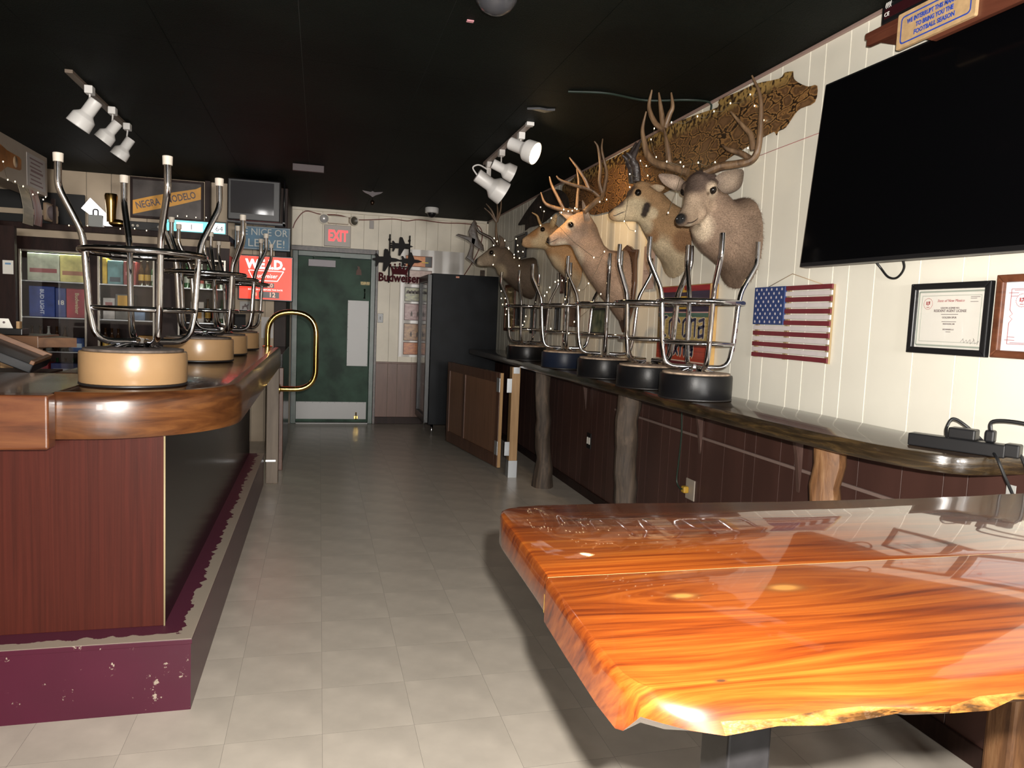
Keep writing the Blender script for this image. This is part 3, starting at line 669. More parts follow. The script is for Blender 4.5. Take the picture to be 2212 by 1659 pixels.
# --- shelf over the television with a set-top box and a sign
sh = thing('wall_shelf', 'reddish wooden shelf high on the wall above the television', 'shelf', (2.02, 1.9, 2.39))
m_shelf = wood('red_brown_shelf', [(0.07, 0.020, 0.012), (0.14, 0.045, 0.025)], (8, 0.8, 8), rough=0.35)
b = NB(); box(b, 1.915, XW-0.008, 1.0, 2.365, 2.470, 2.492, 0.003); obj('board', b, m_shelf, sh)
b = NB(); prism(b, [(2.355, 2.445), (2.355, 2.470), (1.0, 2.470), (1.0, 2.36), (2.05, 2.36), (2.19, 2.44)], 0, 0.018, Matrix(((0, 0, 1, 1.917), (1, 0, 0, 0), (0, 1, 0, 0), (0, 0, 0, 1)))); obj('fascia', b, m_shelf, sh)
bx = thing('audio_box', 'black electronics box lying on the shelf above the television', 'electronics', (2.0, 1.9, 2.492))
b = NB(); box(b, 1.93, XW-0.012, 1.45, 2.31, 2.493, 2.575, 0.012); obj('case', b, m_black, bx)
b = NB(); box(b, 1.926, 1.931, 1.47, 2.29, 2.515, 2.55, 0.002); obj('front_strip', b, mat('dark_red_strip', (0.03, 0.006, 0.008), 0.3), bx)
b = text_bm('((((', 0.022, M_right(2.275, 2.563, 1.9295)); merge(b, text_bm('CE', 0.02, M_right(2.275, 2.528, 1.9255))); obj('marking', b, m_white, bx)
sg = thing('novelty_sign', 'tan football-season joke sign with blue lettering on the high shelf', 'sign', (1.91, 2.02, 2.375))
b = NB(); prism(b, rounded(0.315, 0.118, 0.006), 0, 0.012, M_right(2.035, 2.432, 1.9165)); obj('board', b, mat('tan_cardboard', (0.50, 0.33, 0.17), 0.6, var=0.12, scale=40), sg)
m_blueink = mat('royal_blue_ink', (0.03, 0.07, 0.38), 0.5)
b = NB(); ro = rounded(0.285, 0.092, 0.014); ri = rounded(0.275, 0.082, 0.011); Ms = M_right(2.035, 2.432, 1.9045)
A = [b.verts.new(Ms @ Vector((p[0], p[1], 0.0006))) for p in ro]; B = [b.verts.new(Ms @ Vector((p[0], p[1], 0.0006))) for p in ri]
for k in range(len(A)): b.faces.new((A[k], A[(k+1) % len(A)], B[(k+1) % len(A)], B[k]))
obj('border_line', b, m_blueink, sg)
b = text_bm('WE INTERRUPT THIS MARRIAGE', 0.0205, M_right(2.035, 2.454, 1.904), sx=0.78, bold=0.0006)
merge(b, text_bm('TO BRING YOU THE', 0.0205, M_right(2.035, 2.431, 1.904), sx=0.8, bold=0.0006)); merge(b, text_bm('FOOTBALL SEASON', 0.0205, M_right(2.035, 2.408, 1.904), sx=0.9, bold=0.0006))
obj('lettering', b, m_blueink, sg)
# --- slatted wooden flag
fg = thing('wooden_flag', 'slatted wooden stars and stripes flag hanging from a cord', 'flag', (2.08, 2.93, 1.26))
m_fr = mat('barn_red_paint', (0.15, 0.018, 0.024), 0.55, var=0.1, scale=20); m_fw = mat('off_white_paint', (0.62, 0.56, 0.55), 0.55, var=0.04, scale=20); m_fb = mat('navy_paint', (0.018, 0.040, 0.145), 0.5)
Y0, Y1, Z0, Z1 = 3.208, 2.648, 1.262, 1.604; sl = (Z1-Z0)/13
for k in range(13):
    z1 = Z1-k*sl; yL = 2.965 if k < 7 else Y0
    b = NB(); box(b, 2.083, 2.091, Y1, yL, z1-sl*0.80, z1-0.0005, 0.0012, 1); obj('slat', b, m_fr if k % 2 == 0 else m_fw, fg)
b = NB(); box(b, 2.079, 2.091, 2.965, Y0, Z1-7*sl+0.0045, Z1, 0.0012, 1); cn = obj('canton', b, m_fb, fg)
b = NB()
for r in range(9):
    for c in range(6 if r % 2 == 0 else 5):
        yy = Y0-0.018-(c+(0 if r % 2 == 0 else .5))*0.0405; zz = Z1-0.013-r*0.0192
        prism(b, [((0.0078 if q % 2 == 0 else 0.0032)*math.sin(math.pi*q/5), (0.0078 if q % 2 == 0 else 0.0032)*math.cos(math.pi*q/5)) for q in range(10)], 0, 0.0008, M_right(yy, zz, 2.079))
obj('stars', b, m_fw, cn)
m_batten = mat('raw_batten', (0.34, 0.25, 0.13), 0.6)
for yy in (2.660, 2.955, 3.19): b = NB(); box(b, 2.091, 2.101, yy-0.012, yy+0.012, Z0+0.002, Z1-0.002); obj('rear_batten', b, m_batten, fg)
b = NB(); tube(b, [(2.092, 3.12, 1.603), (2.098, 2.945, 1.66), (2.092, 2.72, 1.603)], 0.0018, 6); obj('hanging_cord', b, mat('jute', (0.42, 0.30, 0.18), 0.8), fg)
# --- framed certificates
def seal(b, M, cx_, cy_, r):
    for q in range(24):
        a = 2*math.pi*q/24; box(b, cx_+r*math.cos(a)-0.0008, cx_+r*math.cos(a)+0.0008, cy_+r*math.sin(a)-0.0014, cy_+r*math.sin(a)+0.0014, 0, 0.0006, M=M)
    for dx, dy, w, h in ((-0.006, 0.002, .004, .012), (0, -0.002, .003, .008), (0.006, 0.003, .004, .012), (0.002, 0.006, .008, .003), (0, -0.012, .012, .002)): box(b, cx_+dx-w/2, cx_+dx+w/2, cy_+dy-h/2, cy_+dy+h/2, 0, 0.0006, M=M)
cf = thing('framed_certificate', 'license certificate in a black frame on the cream wall', 'certificate', (2.09, 2.055, 1.335))
Mx = wall_frame(cf, 2.055, 1.461, 0.328, 0.248, 0.022, m_frameblk)
b = NB(); box(b, -0.145, 0.145, -0.105, 0.105, 0.002, 0.006, M=Mx); obj('sheet', b, m_paper, cf)
Mp = Mx @ Matrix.Translation((0, 0, 0.0062))
b = NB()
for s1, t in ((0.136, 0.006), (0.122, 0.0015)):
    s2 = s1-0.042
    lines(b, Mp, [(0, s2, 2*s1, t), (0, -s2, 2*s1, t)]); box(b, -s1-t/2, -s1+t/2, -s2, s2, 0, 0.0006, M=Mp); box(b, s1-t/2, s1+t/2, -s2, s2, 0, 0.0006, M=Mp)
obj('printed_border', b, m_greenink, cf)
b = text_bm('State of New Mexico', 0.013, Mp @ Matrix.Translation((0.0, 0.062, 0)), 0.0003, shear=0.3); seal(b, Mp, -0.095, 0.052, 0.019); obj('red_print', b, m_redink, cf)
b = NB()
for s_, z_, sx_, st in (('LIQUOR LICENSE NO.', 0.008, 1, 0.037), ('RESIDENT AGENT LICENSE', 0.0125, 0.9, 0.027), ('GOLDEN SPUR', 0.009, 1, 0.004), ('MAGDALENA, NM', 0.006, 1, -0.018), ('ENTERPRISES LLC', 0.006, 1, -0.037)):
    merge(b, text_bm(s_, z_, Mp @ Matrix.Translation((0, st, 0)), 0.0003, sx=sx_, bold=0.0002))
lines(b, Mp, [(0.098, 0.074, 0.036, 0.0016), (0.092, 0.069, 0.024, 0.0016), (0.095, 0.058, 0.03, 0.0016), (0, 0.015, 0.07, 0.0018), (0, -0.010, 0.06, 0.0018), (0, -0.045, 0.02, 0.0018)])
sig = [(0.055, -0.078), (0.065, -0.066), (0.068, -0.08), (0.078, -0.07), (0.082, -0.081), (0.092, -0.068), (0.094, -0.083), (0.108, -0.07), (0.104, -0.064), (0.112, -0.082), (0.125, -0.072), (0.12, -0.085)]
tube(b, [Mp @ Vector((x, y, 0.0006)) for x, y in sig], 0.0006, 4)
obj('black_print', b, m_ink, cf)
b = NB(); box(b, -0.144, 0.144, -0.104, 0.104, 0.0085, 0.0095, M=Mx); obj('pane', b, m_pane, cf)
cf = thing('framed_certificate', 'certificate in a brown wooden frame beside the black-framed one', 'certificate', (2.09, 1.70, 1.33))
Mx = wall_frame(cf, 1.70, 1.470, 0.345, 0.262, 0.024, m_framebrn)
b = NB(); box(b, -0.15, 0.15, -0.108, 0.108, 0.002, 0.006, M=Mx); obj('sheet', b, mat('blue_white_paper', (0.72, 0.73, 0.76), 0.6), cf)
Mp = Mx @ Matrix.Translation((0, 0, 0.0062)); b = NB()
s1, s2, t = 0.128, 0.086, 0.0014
lines(b, Mp, [(0, s2, 2*s1, t), (0, -s2, 2*s1, t), (0, s2-0.004, 2*s1-.02, t), (0, -s2+0.004, 2*s1-.02, t)]); box(b, -s1-t/2, -s1+t/2, -s2, -0.02, 0, 0.0006, M=Mp); box(b, -s1-t/2, -s1+t/2, 0.02, s2, 0, 0.0006, M=Mp); box(b, s1-t/2, s1+t/2, -s2, s2, 0, 0.0006, M=Mp)
for sx_ in (-1, 1):
    for sy_ in (-1, 1): lines(b, Mp, [(sx_*(s1-0.012), sy_*(s2-0.022), 0.024, t), (sx_*(s1-0.008), sy_*(s2-0.012), 0.034, t)])
tube(b, [Mp @ Vector(p) for p in ((-s1, 0.02, 0), (-s1+0.01, 0.008, 0), (-s1, 0, 0), (-s1+0.01, -0.008, 0), (-s1, -0.02, 0))], 0.0008, 4)
seal(b, Mp, -0.09, 0.05, 0.02); obj('red_print', b, m_redink, cf)
# --- Corona sign: deep wooden box with printed face
cs = thing('beer_sign', 'boxed beer sign with blackletter name on striped red ground', 'sign', (2.07, 3.88, 1.15))
b = NB(); box(b, 2.052, XW-0.008, 3.585, 4.205, 1.165, 1.640, 0.004); obj('wooden_box', b, mat('yellow_ply', (0.42, 0.25, 0.08), 0.5, var=0.15, scale=12), cs)
Mx = M_right(3.895, 1.4025, 2.052)
def plate(b, a0, a1, b0, b1, M, d=0.0008): box(b, a0, a1, b0, b1, 0, d, M=M)
for nm, col, z0, z1 in (('red_band', (0.30, 0.02, 0.025), 0.20, 0.232), ('dark_band', (0.035, 0.025, 0.05), 0.082, 0.20), ('pink_line', (0.55, 0.30, 0.28), 0.076, 0.082), ('green_band', (0.06, 0.13, 0.09), 0.052, 0.076), ('gold_field', (0.42, 0.30, 0.10), -0.09, 0.052), ('red_field', (0.36, 0.045, 0.02), -0.20, -0.09), ('cream_line', (0.60, 0.45, 0.35), -0.207, -0.20), ('maroon_band', (0.12, 0.015, 0.02), -0.232, -0.207)):
    b = NB(); plate(b, -0.302, 0.302, z0, z1, Mx); obj(nm, b, mat('sign_'+nm, col, 0.4, var=0.25, scale=3, stretch=(1, 1, 40)), cs)
b = NB(); plate(b, -0.10, 0.10, 0.15, 0.172, Mx, .0015); plate(b, -0.10, 0.10, 0.13, 0.144, Mx, .0015); plate(b, -0.10, 0.10, 0.098, 0.124, Mx, .0015); prism(b, [(-0.06, 0.195), (0.06, 0.195), (0.035, 0.207), (0.012, 0.207), (0.012, 0.225), (-0.012, 0.225), (-0.012, 0.207), (-0.035, 0.207)], 0.0008, 0.0015, Mx); obj('gold_crown', b, mat('sign_gold', (0.62, 0.38, 0.04), 0.4), cs)
# blackletter strokes drawn as pointed bars
def bar(p, q, w): 
    p = Vector((*p, 0)); q = Vector((*q, 0)); d = (q-p).normalized(); n = Vector((-d.y, d.x, 0))*w/2; e = d*w*0.7
    return [tuple((p-e)[:2]), tuple((p-n)[:2]), tuple((q-n)[:2]), tuple((q+e)[:2]), tuple((q+n)[:2]), tuple((p+n)[:2])]
def letters(strokes, w, grow, d):
    b = NB()
    for p, q in strokes: prism(b, bar(p, q, w+grow), 0.0008, d, Mx)
    return b
L_ = []
def glyph(ch, x, z, w, h):
    if ch == 'C': return [((x, z+.0), (x, z+h)), ((x, z+h), (x+w, z+h*1.12)), ((x, z), (x+w*.9, z-h*.02)), ((x+w*.55, z+h*.1), (x+w*.55, z+h*1.0))]
    if ch == 'o': return [((x, z+h*.1), (x, z+h*.8)), ((x+w, z+h*.1), (x+w, z+h*.8)), ((x, z+h*.85), (x+w*.6, z+h)), ((x+w*.4, z), (x+w, z+h*.12))]
    if ch == 'r': return [((x, z), (x, z+h*.9)), ((x, z+h*.8), (x+w*.5, z+h)), ((x+w*.5, z+h), (x+w, z+h*.85))]
    if ch == 'n': return [((x, z), (x, z+h)), ((x+w, z+h*.05), (x+w, z+h*.9)), ((x, z+h*.9), (x+w, z+h))]
    if ch == 'a': return [((x+w, z), (x+w, z+h*.85)), ((x, z+h*.9), (x+w, z+h)), ((x, z+h*.08), (x, z+h*.5)), ((x, z+h*.5), (x+w, z+h*.6)), ((x, z), (x+w*.8, z+h*.1))]
    if ch == 'E': return [((x, z), (x, z+h)), ((x, z+h), (x+w, z+h)), ((x, z+h*.5), (x+w*.8, z+h*.55)), ((x, z), (x+w, z))]
    if ch == 'x': return [((x, z), (x+w, z+h)), ((x, z+h), (x+w, z))]
    if ch == 't': return [((x+w*.4, z), (x+w*.4, z+h*1.25)), ((x, z+h), (x+w, z+h))]
for ch, x, w in (('C', -0.26, 0.075), ('o', -0.145, 0.045), ('r', -0.065, 0.045), ('o', 0.025, 0.045), ('n', 0.115, 0.05), ('a', 0.21, 0.05)): L_ += glyph(ch, x, -0.06, w, 0.10)
for ch, x, w in (('E', -0.145, 0.045), ('x', -0.07, 0.045), ('t', -0.005, 0.035), ('r', 0.055, 0.03), ('a', 0.11, 0.038)): L_ += glyph(ch, x, -0.165, w, 0.055)
obj('letter_outline', letters(L_, 0.017, 0.010, 0.0014), mat('sign_cream', (0.55, 0.47, 0.33), 0.45), cs); obj('lettering', letters(L_, 0.017, 0.0, 0.0020), mat('sign_navy', (0.025, 0.025, 0.06), 0.45), cs)
# --- plastic plate DO NOT TOUCH
pt = thing('warning_plate', 'translucent DO NOT TOUCH plate hanging below the pronghorn mount', 'sign', (2.09, 4.46, 1.63))
b = NB(); box(b, 2.088, 2.091, 4.375, 4.545, 1.635, 1.92, 0.001, 1); obj('plate', b, mat('lilac_plate', (0.42, 0.34, 0.33), 0.3), pt)
b = NB()
for s_, z_ in (('DO', 1.86), ('NOT', 1.805), ('TOUCH', 1.745)): merge(b, text_bm(s_, 0.042, M_right(4.46, z_, 2.088), 0.0004))
obj('lettering', b, m_ink, pt)
b = NB(); tube(b, [(2.095, 4.53, 1.915), (2.098, 4.49, 2.0), (2.095, 4.40, 1.915)], 0.0012, 5); obj('hanging_thread', b, m_ink, pt)
# --- small framed pictures behind the stools
def pic(label, Ya, Yb, za, zb, fm, pc, pc2, fw=0.02):
    t = thing('framed_picture', label, 'picture', (2.09, (Ya+Yb)/2, za), group='small pictures behind the wall counter')
    w, h = Ya-Yb, zb-za
    Mx = wall_frame(t, (Ya+Yb)/2, (za+zb)/2, w, h, min(fw, w*.25, h*.25), fm, 0.018)
    b = NB(); box(b, -w/2+.008, w/2-.008, -h/2+.008, h/2-.008, 0.002, 0.006, M=Mx); obj('picture', b, mat('pic_'+label[:22], pc, 0.5, col2=pc2, scale=14), t)
pic('tall gold-brown framed picture at the far end beside the black fridge', 8.30, 7.86, 1.27, 1.80, m_framebrn, (0.10, 0.07, 0.03), (0.30, 0.22, 0.10), 0.035)
pic('dark framed picture high on the wall beyond the doe mount', 7.95, 7.50, 2.06, 2.33, m_frameblk, (0.05, 0.04, 0.03), (0.16, 0.13, 0.10))
pic('small black panel picture right of the gold-brown one', 7.80, 7.46, 1.33, 1.57, m_frameblk, (0.02, 0.02, 0.02), (0.06, 0.05, 0.05))
pic('narrow tall black framed photograph behind the last stool', 7.20, 7.02, 1.27, 1.55, m_frameblk, (0.03, 0.05, 0.03), (0.14, 0.15, 0.10))
pic('reddish-brown framed dark picture behind the navy stool', 6.85, 6.62, 1.35, 1.57, m_framebrn, (0.03, 0.02, 0.02), (0.09, 0.05, 0.04))
pic('narrow black frame between the two brown ones', 6.40, 6.26, 1.31, 1.53, m_frameblk, (0.04, 0.04, 0.04), (0.15, 0.13, 0.11))
pic('brown wooden plaque behind the stools below the deer', 6.03, 5.75, 1.36, 1.55, m_framebrn, (0.13, 0.08, 0.055), (0.20, 0.13, 0.09), 0.008)
pic('black framed photograph with a greenish view behind the stools', 5.48, 5.13, 1.31, 1.52, m_frameblk, (0.05, 0.08, 0.04), (0.20, 0.22, 0.14))
pic('little brown plaque picture tucked under the doe mount', 6.28, 6.10, 1.65, 1.82, m_framebrn, (0.12, 0.06, 0.04), (0.22, 0.13, 0.09))
b = NB(); tube(b, [(2.099, 3.9, 2.245), (2.099, 3.17, 2.261), (2.099, 2.765, 2.266)], 0.0014, 5); tag(obj('red_thread', b, mat('faded_red', (0.36, 0.10, 0.10), 0.7)), 'thin faded red line stretched along the cream wall', 'thread')
# --- power strip and plugs on the counter end
ps = thing('power_strip', 'black power strip with plugs lying on the counter end', 'power strip', (1.93, 1.80, 1.0455), math.radians(0))
d = Vector((0.10, -0.20, 0)).normalized(); n_ = Vector((d.y, -d.x, 0)); c_ = Vector((1.925, 1.815, 1.046))
Mps = Matrix(((d.x, n_.x, 0, c_.x), (d.y, n_.y, 0, c_.y), (0, 0, 1, c_.z), (0, 0, 0, 1)))
b = NB(); box(b, -0.135, 0.135, -0.024, 0.024, 0, 0.040, 0.004, M=Mps); obj('strip_body', b, m_black, ps)
b = NB(); box(b, -0.02, 0.055, -0.02, 0.028, 0.040, 0.074, 0.005, M=Mps); obj('power_adapter', b, m_black, ps)
b = NB(); box(b, 0.075, 0.102, -0.014, 0.014, 0.040, 0.078, 0.006, M=Mps); obj('plug', b, m_black, ps)
b = NB(); box(b, 0.13, 0.17, -0.022, 0.02, 0.004, 0.045, 0.005, M=Mps); obj('switch_end', b, m_black, ps)
def cord(name, label, pts, r, m, root):
    b = NB(); tube(b, smoothpath(pts, 7), r, 8); return obj(name, b, m, root, True)
P_ = lambda a, bb, c: tuple(Mps @ Vector((a, bb, c)))
cord('adapter_cord', '', [P_(-0.03, 0, 0.04), P_(-0.032, 0, 0.07), P_(-0.02, -0.01, 0.098), P_(0.01, -0.03, 0.08), P_(0.06, -0.04, 0.035), (1.95, 1.70, 1.052), (1.955, 1.67, 1.0), (1.985, 1.65, 0.92), (2.01, 1.62, 0.80), (2.03, 1.6, 0.55)], 0.0045, m_black, ps)
cord('plug_cord', '', [P_(0.088, 0, 0.07), P_(0.092, 0.0, 0.105), (2.00, 1.665, 1.155), (2.04, 1.60, 1.135), (2.075, 1.52, 1.07), (2.09, 1.42, 1.04), (2.09, 1.2, 1.03)], 0.0055, m_black, ps)
cord('mains_cord', '', [P_(0.16, 0, 0.02), (2.01, 1.665, 1.05), (2.03, 1.65, 0.98), (2.045, 1.64, 0.85), (2.05, 1.62, 0.5)], 0.005, m_black, ps)
b = NB(); box(b, 2.035, 2.039, 1.575, 1.615, 1.098, 1.132, 0.001, 1, M=None); obj('red_tag', b, mat('red_tag', (0.75, 0.035, 0.02), 0.4), ps)
b = NB(); box(b, 2.034, 2.0345, 1.59, 1.602, 1.11, 1.122); obj('tag_mark', b, m_white, ps)
b = NB(); box(b, 1.985, 1.987, 1.655, 1.685, 0.93, 0.97); obj('paper_tag', b, mat('grey_tag', (0.4, 0.4, 0.38), 0.5), ps)
# --- sockets, cord and stalactite brackets below the counter
b = NB(); box(b, XW-0.014, XW-0.008, 5.36, 5.45, 0.40, 0.525, 0.002); ot = tag(obj('wall_outlet', b, m_black), 'dark wall outlet with white sockets between the log posts', 'outlet'); ROOTM[ot] = Matrix.Identity(4)
b = NB(); box(b, XW-0.016, XW-0.013, 5.415, 5.435, 0.435, 0.49, 0.004); obj('socket', b, m_paper, ot)
b = NB(); box(b, XW-0.016, XW-0.013, 5.375, 5.395, 0.435, 0.49, 0.004); obj('socket', b, m_paper, ot)
w2 = thing('outlet_box', 'pale outlet with yellow plug on the brown wainscot', 'outlet', (2.1, 3.76, 0.40))
b = NB(); box(b, XW-0.016, XW-0.008, 3.70, 3.80, 0.40, 0.52, 0.003); obj('cover_plate', b, mat('ivory_plate', (0.33, 0.28, 0.23), 0.5), w2)
b = NB(); box(b, XW-0.05, XW-0.016, 3.755, 3.795, 0.435, 0.475, 0.008); obj('yellow_plug', b, mat('yellow_plastic', (0.42, 0.25, 0.03), 0.4), w2)
b = NB(); tube(b, smoothpath([(1.99, 3.72, 0.985), (2.02, 3.75, 0.80), (2.04, 3.80, 0.62), (2.05, 3.83, 0.50), (2.055, 3.80, 0.46), (2.06, 3.77, 0.458)], 6), 0.0045, 8); obj('green_cord', b, mat('green_cord', (0.015, 0.030, 0.020), 0.5), w2, True)
for yq, zt, lb in ((5.48, 0.75, 'dark pointed wooden brace under counter above the outlet'), (3.645, 0.74, 'dark pointed wooden brace under counter beside the green cord'), (2.77, 0.73, 'dark pointed wooden brace under counter beside the orange log')):
    b = NB(); prism(b, [(2.03, 0.986), (2.085, 0.986), (2.088, zt+0.06), (2.084, zt-0.05), (2.062, zt+0.10)], yq-0.011, yq+0.011, Matrix(((1, 0, 0, 0), (0, 0, 1, 0), (0, 1, 0, 0), (0, 0, 0, 1)))); tag(obj('counter_brace', b, wood('brace_wood', [(0.05, 0.025, 0.02), (0.13, 0.075, 0.06)], (6, 6, 1))), lb, 'brace', 'braces under the wall counter')
# --- gate folded against the counter, with its hinge post
gp = thing('gate_post', 'pale pine post with steel straps carrying the half gate', 'post', (1.69, 6.19, 0))
m_pine = wood('pine', [(0.27, 0.15, 0.06), (0.42, 0.26, 0.12)], (7, 7, 0.6), rough=0.5)
b = NB(); box(b, 1.645, 1.72, 6.16, 6.25, 0, 0.985, 0.004); obj('post', b, m_pine, gp)
b = NB(); box(b, 1.642, 1.723, 6.157, 6.253, 0.0, 0.155, 0.002); obj('post_foot', b, m_galv, gp)
b = NB(); box(b, 1.655, 1.71, 6.154, 6.16, 0.93, 0.985); obj('steel_strap', b, m_galv, gp)
gt = thing('half_gate', 'brown panelled half gate hinged to the pine post', 'gate', (1.5, 6.9, 0.1))
G0, G1 = Vector((1.575, 6.19, 0)), Vector((1.36, 7.62, 0)); gd = (G1-G0).normalized(); gn = Vector((-gd.y, gd.x, 0)); gl = (G1-G0).length
Mg = Matrix(((gd.x, gn.x, 0, G0.x), (gd.y, gn.y, 0, G0.y), (0, 0, 1, 0), (0, 0, 0, 1)))
m_gate = wood('gate_frame_wood', [(0.055, 0.022, 0.012), (0.11, 0.05, 0.028)], (6, 6, 0.8), rough=0.45); m_gpan = wood('gate_panel_wood', [(0.13, 0.062, 0.032), (0.20, 0.10, 0.055)], (9, 9, 0.5), rough=0.45)
for nm, a in (('stile', (0, 0.07, 0.09, 0.93)), ('stile', (gl-0.07, gl, 0.09, 0.93)), ('stile', (gl*0.62, gl*0.62+0.06, 0.20, 0.84)), ('rail', (0.07, gl-0.07, 0.84, 0.93)), ('rail', (0.07, gl-0.07, 0.09, 0.20))):
    b = NB(); box(b, a[0], a[1], 0, 0.035, a[2], a[3], 0.003, M=Mg); obj(nm, b, m_gate, gt)
for a0, a1 in ((0.07, gl*0.62), (gl*0.62+0.06, gl-0.07)): b = NB(); box(b, a0, a1, 0.010, 0.025, 0.20, 0.84, M=Mg); obj('panel', b, m_gpan, gt)
b = NB(); box(b, -0.014, 0.0, 0.004, 0.032, 0.09, 0.93, 0.002, M=Mg); obj('edge_strip', b, m_pine, gt)
for z_ in (0.20, 0.76):
    b = NB(); box(b, -0.015, 0.055, 0.035, 0.041, z_, z_+0.125, 0.002, M=Mg); box(b, 1.60, 1.645, 6.153, 6.160, z_, z_+0.125, 0.002); tube(b, [(1.612, 6.168, z_), (1.612, 6.168, z_+0.125)], 0.008, 8); obj('hinge', b, m_galv, gt)
# --- tall black glass-door fridge
fr = thing('glass_door_fridge', 'tall black drinks fridge with glass door by the back wall', 'fridge', (1.65, 8.8, 0))
b = NB(); box(b, 1.25, 2.03, 8.40, 8.43, 0.14, 1.895, 0.004); box(b, 1.25, 2.03, 9.12, 9.15, 0.14, 1.895, 0.004); box(b, 1.25, 2.03, 8.43, 9.12, 0.14, 0.24); box(b, 1.25, 2.03, 8.43, 9.12, 1.78, 1.895); box(b, 2.0, 2.03, 8.43, 9.12, 0.24, 1.78)
obj('cabinet', b, mat('fridge_black', (0.006, 0.007, 0.009), 0.5, var=0.3, scale=5, spec=0.15), fr)
b = NB()
for a in ((8.40, 8.46, 0.16, 1.88), (9.09, 9.15, 0.16, 1.88), (8.46, 9.09, 0.16, 0.24), (8.46, 9.09, 1.80, 1.88)): box(b, 1.195, 1.245, a[0], a[1], a[2], a[3], 0.004)
dr = obj('door', b, m_black, fr)
b = NB(); box(b, 1.215, 1.225, 8.46, 9.09, 0.24, 1.80); obj('door_pane', b, m_pane, dr)
for z_ in (0.55, 0.9, 1.25, 1.55): b = NB(); box(b, 1.27, 1.98, 8.44, 9.11, z_, z_+0.01); obj('shelf', b, m_galv, fr)
for x_, y_ in ((1.30, 8.45), (1.98, 8.45), (1.30, 9.08), (1.98, 9.08)): b = NB(); tube(b, [(x_, y_, 0.0), (x_, y_, 0.14)], [0.014, 0.018], 10); obj('foot', b, m_chrome, fr)
b = NB(); box(b, 1.52, 1.56, 8.397, 8.40, 1.855, 1.875); obj('price_sticker', b, mat('orange_sticker', (0.55, 0.22, 0.14), 0.5), fr)

# ================================================================== back wall furnishings
ex = thing('exit_sign', 'white EXIT sign with red letters and twin emergency lamps', 'exit sign', (0.2, YB, 2.21))
b = NB(); box(b, 0.04, 0.36, YB-0.045, YB-0.007, 2.21, 2.47, 0.006); obj('sign_box', b, mat('exit_housing', (0.42, 0.37, 0.33), 0.45), ex)
b = NB(); box(b, 0.08, 0.33, YB-0.07, YB-0.007, 2.485, 2.58, 0.012); obj('lamp_housing', b, m_backcream, ex)
b = text_bm('EXIT', 0.185, M_back(0.205, 2.335, YB-0.045), 0.003, sx=0.62, bold=0.006); obj('lettering', b, mat('exit_red', (0.8, 0.05, 0.05), 0.5, emit=(1.0, 0.08, 0.09), estr=1.0), ex)
for x_, tilt in ((0.035, 0.0), (0.385, 0.55)):
    Ml = Matrix.Translation((x_, YB-0.05, 2.535)) @ Matrix.Rotation(tilt, 4, 'Z') @ Matrix.Rotation(math.pi/2, 4, 'X')
    b = NB(); lathe(b, [(0, -0.03), (0.045, -0.03), (0.058, 0.0), (0.062, 0.03), (0.055, 0.03), (0.05, 0.024)], 24, Ml); lm = obj('emergency_lamp', b, m_backcream, ex, True)
    b = NB(); lathe(b, [(0, 0.0), (0.02, 0.004), (0.05, 0.026)], 24, Ml); obj('reflector', b, mat('lamp_reflector', (0.75, 0.72, 0.70), 0.35, metal=0.6) if tilt == 0 else mat('dull_lens', (0.10, 0.085, 0.065), 0.4), lm, True)
cable = [(-0.33, YB-0.02, 2.40), (-0.29, YB-0.02, 2.50), (-0.185, YB-0.02, 2.615), (0.0, YB-0.02, 2.59), (0.20, YB-0.075, 2.59), (0.40, YB-0.02, 2.56), (0.482, YB-0.02, 2.56), (0.60, YB-0.02, 2.57), (0.88, YB-0.02, 2.60), (1.05, YB-0.02, 2.59), (1.20, YB-0.02, 2.615), (1.50, YB-0.02, 2.60), (1.77, YB-0.02, 2.61), (1.985, YB-0.02, 2.585), (2.025, YB-0.02, 2.42), (1.94, YB-0.02, 2.18), (1.79, YB-0.02, 1.92)]
b = NB(); tube(b, smoothpath(cable, 5), 0.006, 6); tag(obj('red_cable', b, mat('red_cable', (0.17, 0.035, 0.025), 0.5), None, True), 'thin red cable pinned along the top of the exit wall', 'cable')
b = NB(); box(b, 0.715, 0.785, YB-0.016, YB-0.007, 1.295, 1.41, 0.003); sw = tag(obj('switch_plate', b, m_frameblk), 'black light switch plate beside the green exit door', 'switch'); ROOTM[sw] = Matrix.Identity(4)
b = NB(); box(b, 0.742, 0.758, YB-0.022, YB-0.015, 1.335, 1.37, 0.002); obj('toggle', b, m_black, sw)
b = NB(); box(b, 0.585, 0.64, YB-0.02, YB-0.007, 2.46, 2.56, 0.004); tag(obj('door_chime', b, mat('chime_grey', (0.34, 0.31, 0.29), 0.5)), 'small pale chime box high on wall right of exit sign', 'chime')
